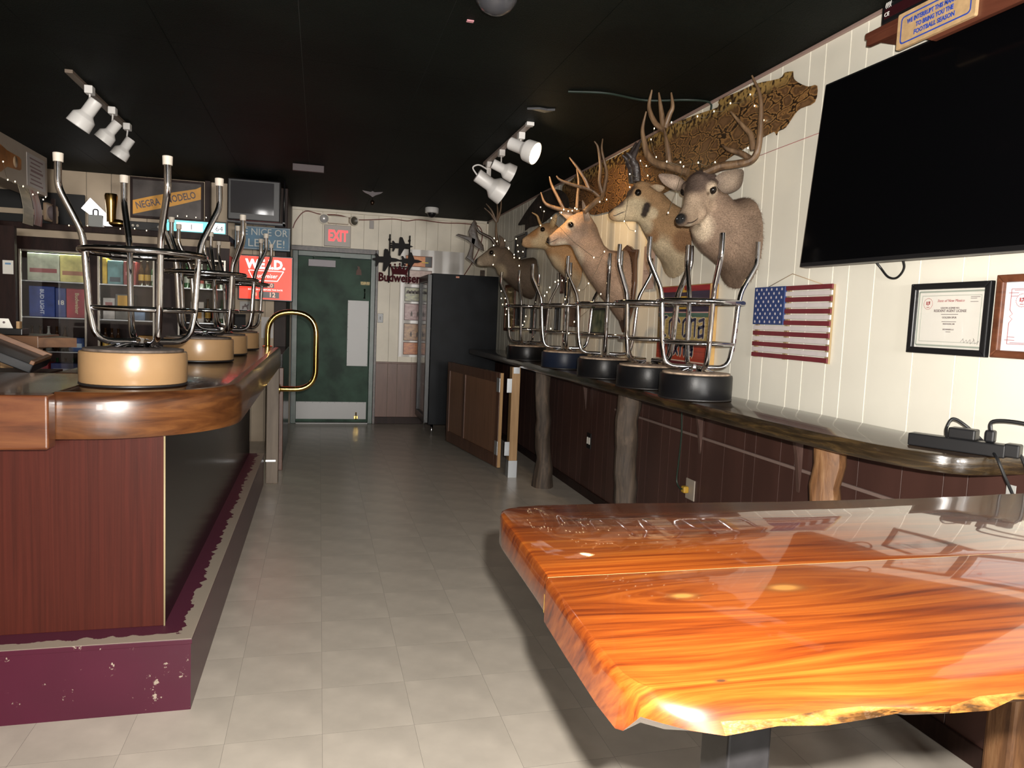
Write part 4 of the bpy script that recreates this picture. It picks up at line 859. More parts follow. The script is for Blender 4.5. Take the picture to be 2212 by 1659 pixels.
# white sheet and the strip of prints
def wavy_sheet(x0, x1, z0, z1, y):
    b = NB(); n = 24; rows = []
    for k in range(n+1):
        x = x0+(x1-x0)*k/n; yy = y-0.006*math.sin(k*1.1)-0.004*math.sin(k*2.7)
        rows.append([b.verts.new((x, yy, z0)), b.verts.new((x, yy, z1)), b.verts.new((x, yy+0.002, z1)), b.verts.new((x, yy+0.002, z0))])
    for A, B in zip(rows, rows[1:]):
        for q in range(4): b.faces.new((A[q], A[(q+1) % 4], B[(q+1) % 4], B[q])).smooth = True
    b.faces.new(rows[0]); b.faces.new(rows[-1][::-1]); return b
tag(obj('wall_sheet', wavy_sheet(0.985, 1.80, 0.87, 2.24, YB-0.022), mat('white_vinyl_sheet', (0.58, 0.54, 0.50), 0.32), None, True), 'whitish vinyl sheet pinned to the back wall beside fridge', 'sheet')
prints = [('print of orange sunset beside a dark panel with yellow lettering', 2.02, 2.16, (0.50, 0.13, 0.02), (0.75, 0.25, 0.03)), ('faded pale pink landscape print under the orange top one', 1.80, 1.98, (0.42, 0.27, 0.23), (0.55, 0.40, 0.34)), ('print of grey trees over a yellow-green field', 1.58, 1.76, (0.20, 0.20, 0.16), (0.52, 0.50, 0.28)), ('mauve print with small dark riders', 1.34, 1.555, (0.30, 0.16, 0.16), (0.50, 0.34, 0.31)), ('brown-orange print with standing figures', 1.08, 1.30, (0.22, 0.10, 0.05), (0.52, 0.30, 0.13)), ('deep orange print at the bottom of the strip', 0.90, 1.06, (0.34, 0.08, 0.02), (0.62, 0.22, 0.05))]
for i, (lb, z0, z1, c1, c2) in enumerate(prints):
    t = thing('photo_print', lb, 'print', (1.2, YB-0.04, z0), group='strip of landscape prints by the fridge')
    b = NB(); box(b, 1.045, 1.385, YB-0.036, YB-0.0335, z0, z1); obj('backing', b, mat('print_edge_%d' % i, tuple(x*0.35 for x in c1), 0.5), t)
    b = NB(); box(b, 1.053, 1.377, YB-0.0375, YB-0.036, z0+0.008, z1-0.008); obj('image', b, mat('print_%d' % i, c1, 0.35, col2=c2, scale=16, stretch=(1, 1, 2)), t)
    if i == 0:
        b = NB(); box(b, 1.295, 1.379, YB-0.0385, YB-0.0375, z0+0.006, z1-0.006); obj('dark_panel', b, m_black, t)
        b = NB(); box(b, 1.255, 1.28, YB-0.039, YB-0.0385, z0+0.055, z0+0.066); box(b, 1.286, 1.335, YB-0.039, YB-0.0385, z0+0.053, z0+0.064); obj('yellow_caption', b, mat('print_yellow', (0.75, 0.6, 0.03), 0.5), t)
    if i in (2, 3, 4):
        b = NB(); rnd = random.Random(i)
        for q in range(7 if i == 2 else 3):
            cx_ = 1.09+q*0.043 if i == 2 else 1.14+q*0.08; 
            if i == 2: prism(b, [(-0.03, 0), (0.03, 0), (0.022, 0.03), (0, 0.045), (-0.022, 0.03)], 0, 0.0008, M_back(cx_, z0+0.10, YB-0.0375))
            else: prism(b, [(-0.012, 0), (-0.004, 0), (0, 0.02), (0.004, 0), (0.012, 0), (0.010, 0.05), (0.004, 0.06), (0, 0.07), (-0.006, 0.06), (-0.012, 0.04)], 0, 0.0008, M_back(cx_, z0+0.05, YB-0.0375))
        obj('figures', b, mat('print_dark_%d' % i, (0.09, 0.07, 0.06), 0.5), t)
# jet-fighter neon sign, unlit
js = thing('metal_bar_sign', 'dark metal sign of three jets, crown and maroon script name', 'sign', (0.95, YB-0.1, 1.83))
m_js = mat('dull_sign_metal', (0.022, 0.020, 0.020), 0.6, spec=0.1); m_jr = mat('maroon_tube', (0.060, 0.003, 0.007), 0.6, spec=0.1)
YS = YB-0.10
for x_ in (0.836, 1.083): b = NB(); tube(b, [(x_, YS, 1.80), (x_, YS, 2.40)], 0.009, 8); box(b, x_-0.012, x_+0.012, YS, YB-0.007, 2.33, 2.35); obj('upright', b, m_js, js)
for z_ in (2.29, 2.24, 2.08, 2.00): b = NB(); tube(b, [(0.836, YS, z_), (1.083, YS, z_)], 0.007, 8); obj('crossbar', b, m_js, js)
jet = [(0.155, 0.0), (0.10, 0.018), (0.05, 0.022), (0.01, 0.11), (-0.02, 0.115), (-0.03, 0.10), (-0.035, 0.03), (-0.08, 0.028), (-0.105, 0.06), (-0.125, 0.055), (-0.115, 0.012), (-0.15, 0.005), (-0.15, -0.012), (-0.115, -0.02), (-0.12, -0.075), (-0.10, -0.08), (-0.08, -0.035), (-0.035, -0.035), (-0.04, -0.125), (-0.015, -0.13), (0.03, -0.05), (0.05, -0.022), (0.10, -0.018)]
for x_, z_, s_ in ((0.98, 2.265, 0.95), (0.80, 2.085, 1.15), (1.10, 2.085, 0.95)):
    b = NB(); prism(b, [(p[0]*s_, p[1]*s_) for p in jet], 0.01, 0.022, M_back(x_, z_, YS)); obj('jet', b, m_js, js)
b = NB(); prism(b, [(-0.09, -0.055), (0.09, -0.055), (0.115, 0.05), (0.065, 0.0), (0.06, 0.055), (0.03, 0.01), (0, 0.065), (-0.03, 0.01), (-0.06, 0.055), (-0.065, 0.0), (-0.115, 0.05)], 0.01, 0.03, M_back(0.965, 1.965, YS))
for x_, z_ in ((0.115, 0.055), (0.06, 0.065), (0, 0.075), (-0.06, 0.065), (-0.115, 0.055)): sphere(b, (0.965+x_, YS-0.02, 1.965+z_), 0.012, 8, 6)
obj('crown', b, m_jr, js)
b = text_bm('Budweiser', 0.148, M_back(0.962, 1.862, YS-0.02), 0.014, sx=0.83, bold=0.004); obj('lettering', b, m_jr, js)
# little owl picture at the corner
b = NB(); box(b, 2.02, 2.10, YB-0.02, YB-0.008, 1.94, 2.03, 0.003); tag(obj('corner_plaque', b, mat('plaque_brown', (0.09, 0.06, 0.04), 0.5, var=0.5, scale=40)), 'small brown plaque in the corner behind the fallow mount', 'plaque')

# ================================================================== ceiling fittings
m_lamp = mat('lamp_white', (0.70, 0.68, 0.66), 0.38)
def spot(root, top, rim, lit=False, hang=None, yoke=False):
    top = Vector(top); rim = Vector(rim); d = (rim-top).normalized(); L0 = (rim-top).length*1.12
    Mh = along(top, top+d); s = L0/0.215
    b = NB(); lathe(b, [(0, 0.0), (0.040*s, 0.0), (0.044*s, 0.004), (0.044*s, 0.105*s), (0.050*s, 0.115*s), (0.073*s, 0.138*s), (0.076*s, 0.145*s), (0.080*s, 0.215*s), (0.076*s, 0.215*s), (0.070*s, 0.15*s), (0.04*s, 0.12*s)], 28, Mh)
    hd_ = obj('spot_head', b, m_lamp, root, True)
    b = NB(); lathe(b, [(0, 0.165*s), (0.03*s, 0.17*s), (0.062*s, 0.195*s)], 24, Mh)
    obj('bulb', b, mat('lit_bulb', (1, 0.85, 0.6), 0.4, emit=(1.0, 0.72, 0.36), estr=14) if lit else mat('dark_bulb', (0.05, 0.05, 0.05), 0.25), hd_, True)
    mid = top + d*0.09*s
    b = NB()
    if yoke: box(b, hang[0]-0.018, hang[0]+0.018, hang[1]-0.004, hang[1]+0.004, mid.z, 2.60, 0.002); tube(b, smoothpath([(hang[0], hang[1], 2.575), (hang[0]-0.08, hang[1], 2.61), (hang[0]-0.13, hang[1], 2.585), tuple(top)], 6), 0.006, 6)
    else: tube(b, [(hang[0], hang[1], 2.61), (hang[0], hang[1], 2.585), tuple(mid)], 0.005, 6)
    obj('hanger', b, m_lamp, root, True)
    b = NB(); box(b, hang[0]-0.022, hang[0]+0.022, hang[1]-0.03, hang[1]+0.03, 2.595, 2.640, 0.004); obj('adapter', b, m_lamp, root)
    return top, d
tl = thing('track_light', 'track light with three unlit white spots over the bar', 'track light', (-1.35, 5.25, 2.62))
b = NB(); box(b, -1.37, -1.33, 4.62, 5.88, 2.64, 2.6595, 0.002); obj('track', b, mat('track_tan', (0.16, 0.12, 0.09), 0.5), tl)
for t_, r_, h_ in (((-1.275, 4.85, 2.562), (-1.363, 4.85, 2.424), (-1.35, 4.85)), ((-1.269, 5.3, 2.549), (-1.350, 5.3, 2.439), (-1.35, 5.3)), ((-1.284, 5.7, 2.535), (-1.357, 5.7, 2.418), (-1.35, 5.72))):
    t2 = Vector(t_); r2 = Vector(r_); d2 = r2-t2; m2 = t2+d2*0.5
    spot(tl, t2, r2, False, (m2.x+0.01, h_[1]))
tr = thing('track_light', 'track light with one glowing spot beside the mounted heads', 'track light', (1.28, 5.25, 2.62))
b = NB(); box(b, 1.26, 1.30, 4.62, 5.92, 2.64, 2.6595, 0.002); obj('track', b, mat('track_grey', (0.34, 0.28, 0.25), 0.5), tr)
b = NB(); box(b, 1.255, 1.305, 4.60, 4.645, 2.636, 2.6595, 0.003); obj('track_end', b, m_lamp, tr)
lt, ld = spot(tr, (1.215, 4.86, 2.575), (1.345, 4.755, 2.505), True, (1.278, 4.82))
spot(tr, (1.207, 5.34, 2.535), (1.352, 5.34, 2.478), False, (1.278, 5.36)); spot(tr, (1.185, 5.78, 2.527), (1.386, 5.78, 2.411), False, (1.285, 5.80), True)
light('spot_lamp_glow', 'SPOT', lt+ld*0.235, 22, (1.0, 0.66, 0.34), (2.1, 5.05, 1.95), spot_size=math.radians(105), spot_blend=0.7, shadow_soft_size=0.05)
dm = thing('dome_camera', 'white dome security camera on ceiling before the exit wall', 'camera', (1.245, 8.6, 2.56))
b = NB(); lathe(b, [(0, 2.6595), (0.075, 2.6595), (0.08, 2.65), (0.078, 2.60), (0.05, 2.595), (0, 2.595)], 28, Matrix.Translation((1.245, 8.6, 0))); obj('housing', b, m_lamp, dm, True)
b = NB(); lathe(b, [(0.052, 2.596), (0.046, 2.57), (0.028, 2.553), (0, 2.546)], 24, Matrix.Translation((1.245, 8.6, 0))); obj('dome', b, m_black, dm, True)
dk = thing('dome_camera', 'dark glossy dome camera on the black ceiling boards', 'camera', (0.63, 2.86, 2.56))
b = NB(); lathe(b, [(0, 2.6595), (0.09, 2.6595), (0.092, 2.64), (0.085, 2.632)], 32, Matrix.Translation((0.63, 2.83, 0))); obj('ring', b, m_black, dk, True)
b = NB(); lathe(b, [(0.085, 2.634), (0.078, 2.60), (0.055, 2.57), (0.028, 2.556), (0, 2.552)], 32, Matrix.Translation((0.63, 2.83, 0))); obj('dome', b, mat('smoked_dome', (0.045, 0.045, 0.05), 0.22), dk, True)
b = NB(); box(b, -0.245, 0.018, 6.68, 6.71, 2.60, 2.6595, 0.003); tag(obj('ceiling_bar', b, mat('mauve_bar', (0.045, 0.024, 0.027), 0.5)), 'short mauve bar fixed to the dark ceiling before the exit', 'bar')
eg = thing('hanging_ornament', 'small dark eagle ornament hanging from the ceiling', 'ornament', (0.50, 7.7, 2.55))
b = NB(); prism(b, [(0, 0.0), (0.03, 0.02), (0.08, 0.04), (0.105, 0.06), (0.06, 0.055), (0.02, 0.05), (0.0, 0.06), (-0.02, 0.05), (-0.06, 0.055), (-0.105, 0.06), (-0.08, 0.04), (-0.03, 0.02)], -0.006, 0.006, M_back(0.503, 2.585, 7.7)); obj('wings', b, mat('dark_maroon', (0.03, 0.01, 0.012), 0.4), eg)
b = NB(); sphere(b, (0.503, 7.7, 2.53), 0.022, 12, 8, (1, 1, 1.3)); tube(b, [(0.503, 7.7, 2.55), (0.503, 7.7, 2.6595)], 0.002, 5); obj('pendant', b, mat('dark_bronze', (0.05, 0.03, 0.02), 0.2, metal=0.8), eg, True)
b = NB(); tube(b, smoothpath([(1.296, 3.92, 2.654), (1.5, 3.86, 2.652), (1.75, 3.90, 2.654), (1.95, 3.80, 2.652), (2.085, 3.79, 2.652), (2.095, 3.785, 2.60)], 6), 0.006, 6); tag(obj('green_wire', b, mat('green_wire', (0.010, 0.020, 0.014), 0.5), None, True), 'dark green wire tacked across the black ceiling to the wall', 'wire')
b = NB(); prism(b, [(0, 0), (0.05, 0.01), (0.09, -0.01), (0.07, 0.03), (0.045, 0.06), (0.02, 0.05), (-0.04, 0.03), (-0.07, 0.035), (-0.03, 0.015)], -0.012, 0, Matrix.Translation((1.245, 4.28, 2.6595))); tag(obj('ceiling_hook', b, mat('grey_hook', (0.05, 0.05, 0.055), 0.5)), 'small grey bracket on ceiling beside the lit track', 'bracket')
b = NB(); box(b, 0.585, 0.615, 3.18, 3.20, 2.655, 2.6595); tag(obj('ceiling_sticker', b, mat('pink_sticker', (0.75, 0.35, 0.40), 0.5)), 'tiny pink sticker on ceiling near the dark dome', 'sticker')
DEER = {'d1': [((2.101, 7.2, 2.041), (2.121, 7.2, 1.611), 0.21), ((2.043, 7.2, 2.032), (2.027, 7.2, 1.63), 0.18), ((1.956, 7.2, 2.008), (1.901, 7.2, 1.722), 0.15), ((1.876, 7.2, 2.059), (1.811, 7.2, 1.787), 0.12),
        ((1.826, 7.2, 2.106), (1.732, 7.2, 1.842), 0.095), ((1.777, 7.2, 2.135), (1.7, 7.2, 1.905), 0.08), ((1.71, 7.2, 2.14), (1.671, 7.2, 1.917), 0.072), ((1.644, 7.2, 2.113), (1.633, 7.2, 1.92), 0.06),
        ((1.594, 7.2, 2.068), (1.595, 7.2, 1.917), 0.05), ((1.548, 7.2, 2.029), (1.557, 7.2, 1.915), 0.042), ((1.511, 7.2, 1.999), (1.519, 7.2, 1.922), 0.035), ((1.489, 7.2, 1.98), (1.495, 7.2, 1.939), 0.025)],
 'd1_ear': [[(1.706, 7.1, 2.104), (1.712, 7.1, 2.172), (1.701, 7.1, 2.226), (1.759, 7.1, 2.184), (1.763, 7.1, 2.103)]],
 'd1_eye': [(1.607, 7.13, 2.05)],
 'd1_palm': [[(1.553, 7.08, 2.056), (1.478, 7.08, 2.087), (1.374, 7.08, 2.156), (1.263, 7.08, 2.193), (1.289, 7.08, 2.208), (1.345, 7.08, 2.199), (1.4, 7.08, 2.189), (1.389, 7.08, 2.237), (1.414, 7.08, 2.31), (1.444, 7.08, 2.357),
              (1.469, 7.08, 2.323), (1.472, 7.08, 2.243), (1.493, 7.08, 2.173), (1.542, 7.08, 2.114)],
             [(1.419, 7.08, 2.186), (1.413, 7.08, 2.083), (1.388, 7.08, 2.005), (1.371, 7.08, 1.986), (1.409, 7.08, 1.962), (1.446, 7.08, 1.937), (1.466, 7.08, 1.921), (1.444, 7.08, 1.991), (1.45, 7.08, 2.085), (1.465, 7.08, 2.171)]],
 'd1_stem': [[(1.743, 7.3, 2.147), (1.719, 7.3, 2.261), (1.714, 7.3, 2.395)], [(1.714, 7.3, 2.376), (1.654, 7.3, 2.455), (1.584, 7.3, 2.509)], [(1.714, 7.3, 2.385), (1.662, 7.3, 2.487), (1.602, 7.3, 2.552)],
             [(1.714, 7.3, 2.385), (1.725, 7.3, 2.469), (1.717, 7.3, 2.561)], [(1.719, 7.3, 2.377), (1.753, 7.3, 2.495), (1.757, 7.3, 2.619)],
             [(1.663, 7.08, 2.122), (1.623, 7.08, 2.182), (1.556, 7.08, 2.214), (1.49, 7.08, 2.245), (1.46, 7.08, 2.296)]],
 'd2': [((2.103, 5.9, 1.99), (2.128, 5.9, 1.668), 0.17), ((2.06, 5.9, 2.014), (2.05, 5.9, 1.738), 0.15), ((2.008, 5.9, 2.065), (1.972, 5.9, 1.8), 0.12), ((1.955, 5.9, 2.138), (1.899, 5.9, 1.861), 0.1),
        ((1.911, 5.9, 2.196), (1.842, 5.9, 1.943), 0.08), ((1.865, 5.9, 2.223), (1.816, 5.9, 1.991), 0.066), ((1.821, 5.9, 2.216), (1.791, 5.9, 1.997), 0.06), ((1.773, 5.9, 2.201), (1.759, 5.9, 1.998), 0.052),
        ((1.735, 5.9, 2.168), (1.727, 5.9, 2.0), 0.044), ((1.696, 5.9, 2.139), (1.694, 5.9, 1.998), 0.036), ((1.65, 5.9, 2.101), (1.659, 5.9, 1.996), 0.031), ((1.619, 5.9, 2.076), (1.63, 5.9, 2.001), 0.028),
        ((1.604, 5.9, 2.06), (1.61, 5.9, 2.015), 0.02)],
 'd2_ear': [[(1.814, 5.82, 2.165), (1.827, 5.82, 2.226), (1.869, 5.82, 2.282), (1.879, 5.82, 2.237), (1.854, 5.82, 2.168)]],
 'd2_eye': [(1.769, 5.84, 2.149)],
 'd2_horn': [[(1.752, 5.84, 2.178), (1.73, 5.84, 2.221), (1.713, 5.84, 2.257), (1.668, 5.84, 2.28)]],
 'd3': [((2.109, 4.85, 1.927), (2.142, 4.85, 1.382), 0.17), ((2.064, 4.85, 1.918), (2.075, 4.85, 1.419), 0.16), ((2.011, 4.85, 1.911), (1.992, 4.85, 1.517), 0.14), ((1.955, 4.85, 1.914), (1.902, 4.85, 1.611), 0.12),
        ((1.911, 4.85, 1.943), (1.824, 4.85, 1.7), 0.105), ((1.88, 4.85, 2.002), (1.761, 4.85, 1.79), 0.092), ((1.852, 4.85, 2.073), (1.716, 4.85, 1.86), 0.082), ((1.808, 4.85, 2.134), (1.694, 4.85, 1.903), 0.072),
        ((1.748, 4.85, 2.167), (1.672, 4.85, 1.927), 0.066), ((1.705, 4.85, 2.151), (1.652, 4.85, 1.929), 0.062), ((1.656, 4.85, 2.113), (1.631, 4.85, 1.928), 0.056), ((1.614, 4.85, 2.072), (1.605, 4.85, 1.923), 0.046),
        ((1.569, 4.85, 2.031), (1.575, 4.85, 1.918), 0.036), ((1.537, 4.85, 2.0), (1.548, 4.85, 1.913), 0.03), ((1.508, 4.85, 1.976), (1.521, 4.85, 1.917), 0.026), ((1.499, 4.85, 1.96), (1.504, 4.85, 1.935), 0.018)],
 'd3_ant': [[(1.757, 4.95, 2.174), (1.67, 4.95, 2.177), (1.567, 4.95, 2.192), (1.504, 4.95, 2.218), (1.471, 4.95, 2.288)], [(1.646, 4.95, 2.185), (1.594, 4.95, 2.267), (1.549, 4.95, 2.342), (1.529, 4.95, 2.401)],
            [(1.741, 4.95, 2.199), (1.743, 4.95, 2.295), (1.746, 4.95, 2.376), (1.727, 4.95, 2.469)],
            [(1.715, 4.72, 2.141), (1.803, 4.72, 2.228), (1.835, 4.72, 2.252), (1.854, 4.72, 2.331), (1.859, 4.72, 2.424), (1.818, 4.72, 2.557), (1.82, 4.72, 2.634)],
            [(1.829, 4.72, 2.243), (1.75, 4.72, 2.291), (1.633, 4.72, 2.312), (1.54, 4.72, 2.334), (1.506, 4.72, 2.361)], [(1.739, 4.72, 2.297), (1.703, 4.72, 2.364), (1.646, 4.72, 2.434), (1.591, 4.72, 2.49)],
            [(1.845, 4.72, 2.256), (1.813, 4.72, 2.343), (1.814, 4.72, 2.45), (1.791, 4.72, 2.57), (1.762, 4.72, 2.612)]],
 'd3_ear': [[(1.732, 4.76, 2.086), (1.715, 4.76, 2.165), (1.711, 4.76, 2.227), (1.748, 4.76, 2.174), (1.783, 4.76, 2.089)], [(1.677, 4.93, 2.102), (1.634, 4.93, 2.137), (1.603, 4.93, 2.16), (1.647, 4.93, 2.166), (1.716, 4.93, 2.149)]],
 'd3_eye': [(1.661, 4.78, 2.058)],
 'd4': [((2.095, 4.1, 2.106), (2.136, 4.1, 1.679), 0.2), ((2.063, 4.1, 2.12), (2.05, 4.1, 1.764), 0.17), ((2.025, 4.1, 2.142), (1.978, 4.1, 1.832), 0.135), ((1.979, 4.1, 2.185), (1.915, 4.1, 1.906), 0.105),
        ((1.934, 4.1, 2.225), (1.865, 4.1, 1.976), 0.085), ((1.884, 4.1, 2.248), (1.839, 4.1, 2.007), 0.068), ((1.836, 4.1, 2.254), (1.815, 4.1, 2.011), 0.062), ((1.798, 4.1, 2.237), (1.791, 4.1, 2.009), 0.058),
        ((1.774, 4.1, 2.187), (1.761, 4.1, 2.007), 0.05), ((1.741, 4.1, 2.138), (1.729, 4.1, 2.004), 0.042), ((1.705, 4.1, 2.105), (1.702, 4.1, 2.002), 0.036), ((1.674, 4.1, 2.081), (1.678, 4.1, 2.003), 0.032),
        ((1.657, 4.1, 2.067), (1.663, 4.1, 2.013), 0.026)],
 'd4_ear': [[(1.858, 4.02, 2.211), (1.901, 4.02, 2.225), (1.955, 4.02, 2.214), (1.922, 4.02, 2.181)]],
 'd4_eye': [(1.782, 4.03, 2.171)],
 'd4_horns': [[(1.794, 4.06, 2.238), (1.78, 4.06, 2.323), (1.758, 4.06, 2.36), (1.778, 4.06, 2.415), (1.803, 4.06, 2.476)], [(1.77, 4.06, 2.343), (1.745, 4.06, 2.378), (1.717, 4.06, 2.396)],
              [(1.863, 4.16, 2.261), (1.87, 4.16, 2.344), (1.879, 4.16, 2.392), (1.901, 4.16, 2.435)]],
 'd5': [((2.095, 3.42, 2.072), (2.132, 3.42, 1.607), 0.215), ((2.059, 3.42, 2.059), (2.061, 3.42, 1.68), 0.19), ((2.022, 3.42, 2.047), (1.986, 3.42, 1.736), 0.155), ((1.993, 3.42, 2.082), (1.919, 3.42, 1.776), 0.128),
        ((1.966, 3.42, 2.122), (1.866, 3.42, 1.822), 0.112), ((1.937, 3.42, 2.152), (1.84, 3.42, 1.884), 0.1)],
 'd5_ant': [[(1.846, 3.358, 2.165), (1.896, 3.302, 2.191), (1.955, 3.237, 2.197), (2.0, 3.186, 2.211), (2.017, 3.168, 2.27), (2.019, 3.166, 2.412), (2.01, 3.176, 2.517), (1.981, 3.208, 2.608)],
            [(2.001, 3.185, 2.255), (1.991, 3.197, 2.328), (1.965, 3.226, 2.373), (1.919, 3.276, 2.451)], [(1.996, 3.191, 2.214), (1.962, 3.229, 2.247), (1.923, 3.272, 2.269), (1.899, 3.299, 2.293)],
            [(1.788, 3.423, 2.176), (1.724, 3.494, 2.211), (1.669, 3.555, 2.236), (1.639, 3.587, 2.282), (1.625, 3.603, 2.336), (1.613, 3.616, 2.415), (1.623, 3.605, 2.503)],
            [(1.72, 3.498, 2.225), (1.709, 3.509, 2.312), (1.692, 3.529, 2.41)], [(1.692, 3.528, 2.4), (1.66, 3.564, 2.438), (1.633, 3.594, 2.522), (1.64, 3.587, 2.609)], [(1.69, 3.531, 2.41), (1.68, 3.542, 2.486), (1.666, 3.558, 2.59)],
            [(1.695, 3.525, 2.409), (1.709, 3.51, 2.472), (1.719, 3.499, 2.511), (1.711, 3.507, 2.581)], [(1.647, 3.579, 2.267), (1.634, 3.593, 2.282), (1.635, 3.592, 2.304)]],
 'd5_dir': (-0.7431448254773942, -0.6691306063588582, 0.0),
 'd5_earL': [(1.78, 3.431, 2.131), (1.745, 3.469, 2.166), (1.685, 3.537, 2.178), (1.697, 3.523, 2.134), (1.732, 3.484, 2.098), (1.765, 3.447, 2.086)],
 'd5_earR': [(1.873, 3.328, 2.126), (1.905, 3.292, 2.163), (1.968, 3.222, 2.171), (1.976, 3.213, 2.126), (1.965, 3.225, 2.079), (1.917, 3.278, 2.059)],
 'd5_eyes': [(1.855, 3.282, 2.07)],
 'd5_lat': (0.6691306063588582, -0.7431448254773942, 0.0),
 'd5h': [((1.901, 3.432, 2.188), (1.935, 3.462, 1.961), 0.085), ((1.834, 3.371, 2.175), (1.904, 3.434, 1.951), 0.085), ((1.787, 3.328, 2.15), (1.869, 3.402, 1.935), 0.08), ((1.768, 3.312, 2.103), (1.835, 3.372, 1.919), 0.072),
         ((1.742, 3.288, 2.045), (1.806, 3.345, 1.907), 0.058), ((1.714, 3.263, 1.995), (1.772, 3.315, 1.895), 0.046), ((1.686, 3.238, 1.959), (1.739, 3.285, 1.884), 0.042), ((1.661, 3.215, 1.934), (1.706, 3.255, 1.881), 0.04),
         ((1.64, 3.196, 1.917), (1.673, 3.226, 1.882), 0.032)]}
SNAKE = [(3.046, 2.592), (3.106, 2.604), (3.148, 2.589), (3.33, 2.619), (3.488, 2.626), (3.69, 2.639), (3.699, 2.602), (3.919, 2.621), (4.218, 2.641), (4.395, 2.644), (4.591, 2.639), (4.899, 2.631), (5.219, 2.628), (5.475, 2.647), (5.754, 2.664), (5.949, 2.639), (6.146, 2.615), (6.358, 2.606), (6.257, 2.444), (5.905, 2.337), (5.602, 2.267), (5.467, 2.247), (5.228, 2.237), (4.965, 2.222), (4.542, 2.217), (4.264, 2.234), (3.927, 2.261), (3.644, 2.278), (3.572, 2.294), (3.37, 2.321), (3.221, 2.337), (3.15, 2.343), (3.126, 2.32), (3.113, 2.337), (3.061, 2.341), (3.001, 2.385), (2.959, 2.401), (2.864, 2.404), (2.856, 2.471), (2.918, 2.486), (2.983, 2.518), (3.035, 2.555)]
HIDE = [(7.081, 2.66), (6.863, 2.639), (6.503, 2.608), (6.167, 2.511), (6.124, 2.386), (6.431, 2.394), (6.744, 2.348), (7.079, 2.342), (7.293, 2.348), (7.445, 2.331), (7.438, 2.392), (7.771, 2.425), (7.631, 2.482), (7.379, 2.569)]
LIGHTS = {'front': [(1.834, 3.95, 2.521), (1.892, 3.95, 2.559), (1.65, 3.36, 2.391), (1.818, 3.95, 2.458), (1.857, 3.95, 2.363), (1.819, 3.95, 2.329), (1.76, 3.95, 2.333), (1.798, 3.95, 2.308), (1.699, 3.95, 2.253), (1.703, 3.95, 2.18), (1.81, 3.95, 2.254), (1.637, 3.36, 2.202), (1.711, 3.36, 2.206), (1.729, 3.36, 2.187), (1.808, 3.36, 2.213), (1.901, 3.36, 2.224), (2.01, 3.36, 2.229), (2.08, 3.314, 2.246), (2.08, 3.358, 2.31), (2.08, 3.259, 2.353), (2.08, 3.236, 2.417), (2.08, 3.325, 2.509), (2.073, 3.36, 2.573), (1.965, 3.36, 2.518), (1.877, 3.36, 2.469), (1.788, 3.36, 2.435), (1.661, 3.36, 1.956), (1.681, 3.95, 1.986), (1.752, 3.95, 1.935)], 'mid': [(1.863, 4.7, 2.233), (1.815, 4.7, 2.214), (1.867, 4.7, 1.885), (1.793, 4.7, 1.841), (1.471, 4.7, 1.591), (1.49, 4.7, 1.623), (1.526, 4.7, 1.662), (1.547, 4.7, 1.673), (1.575, 4.7, 1.674), (1.602, 4.7, 1.55), (1.675, 4.7, 1.401), (1.639, 4.7, 1.322), (1.51, 4.7, 1.349), (1.764, 4.7, 1.665), (1.857, 4.7, 1.598), (1.699, 4.7, 1.616), (1.72, 5.75, 2.169), (1.478, 4.7, 2.081), (1.744, 5.75, 2.283), (1.713, 5.75, 2.314), (1.546, 4.7, 2.122), (1.562, 4.7, 2.143), (1.594, 4.7, 2.135), (1.622, 4.7, 2.14), (1.64, 4.7, 2.158), (1.654, 4.7, 2.152)], 'far': [(1.66, 7.0, 2.154), (1.63, 7.0, 2.181), (1.737, 7.0, 2.166), (1.627, 7.0, 2.113), (1.781, 7.0, 2.089), (1.637, 7.0, 2.018), (1.837, 7.0, 2.036), (1.839, 7.0, 2.008), (1.892, 7.0, 2.006), (1.629, 7.0, 1.927), (1.893, 7.0, 1.932), (1.851, 7.0, 2.191), (1.868, 7.0, 2.13), (1.925, 7.0, 2.071), (1.877, 7.0, 2.069), (1.775, 7.0, 2.1)], 'wall': [(2.06, 8.375, 1.732), (2.06, 8.205, 1.72), (2.06, 8.361, 1.645), (2.06, 8.164, 1.642), (2.06, 8.281, 1.573), (2.06, 8.11, 1.578), (2.06, 8.09, 1.521), (2.06, 8.117, 1.458), (2.06, 7.938, 1.406), (2.06, 7.982, 1.357), (2.06, 7.886, 1.312), (2.06, 7.778, 1.307), (2.06, 7.667, 1.303), (2.06, 7.546, 1.304), (2.06, 7.46, 1.299), (2.06, 7.376, 1.35), (2.06, 7.314, 1.388), (2.06, 7.269, 1.442), (2.06, 7.099, 1.807), (2.06, 7.319, 1.895), (2.06, 6.933, 1.718), (2.06, 6.649, 1.639)]}
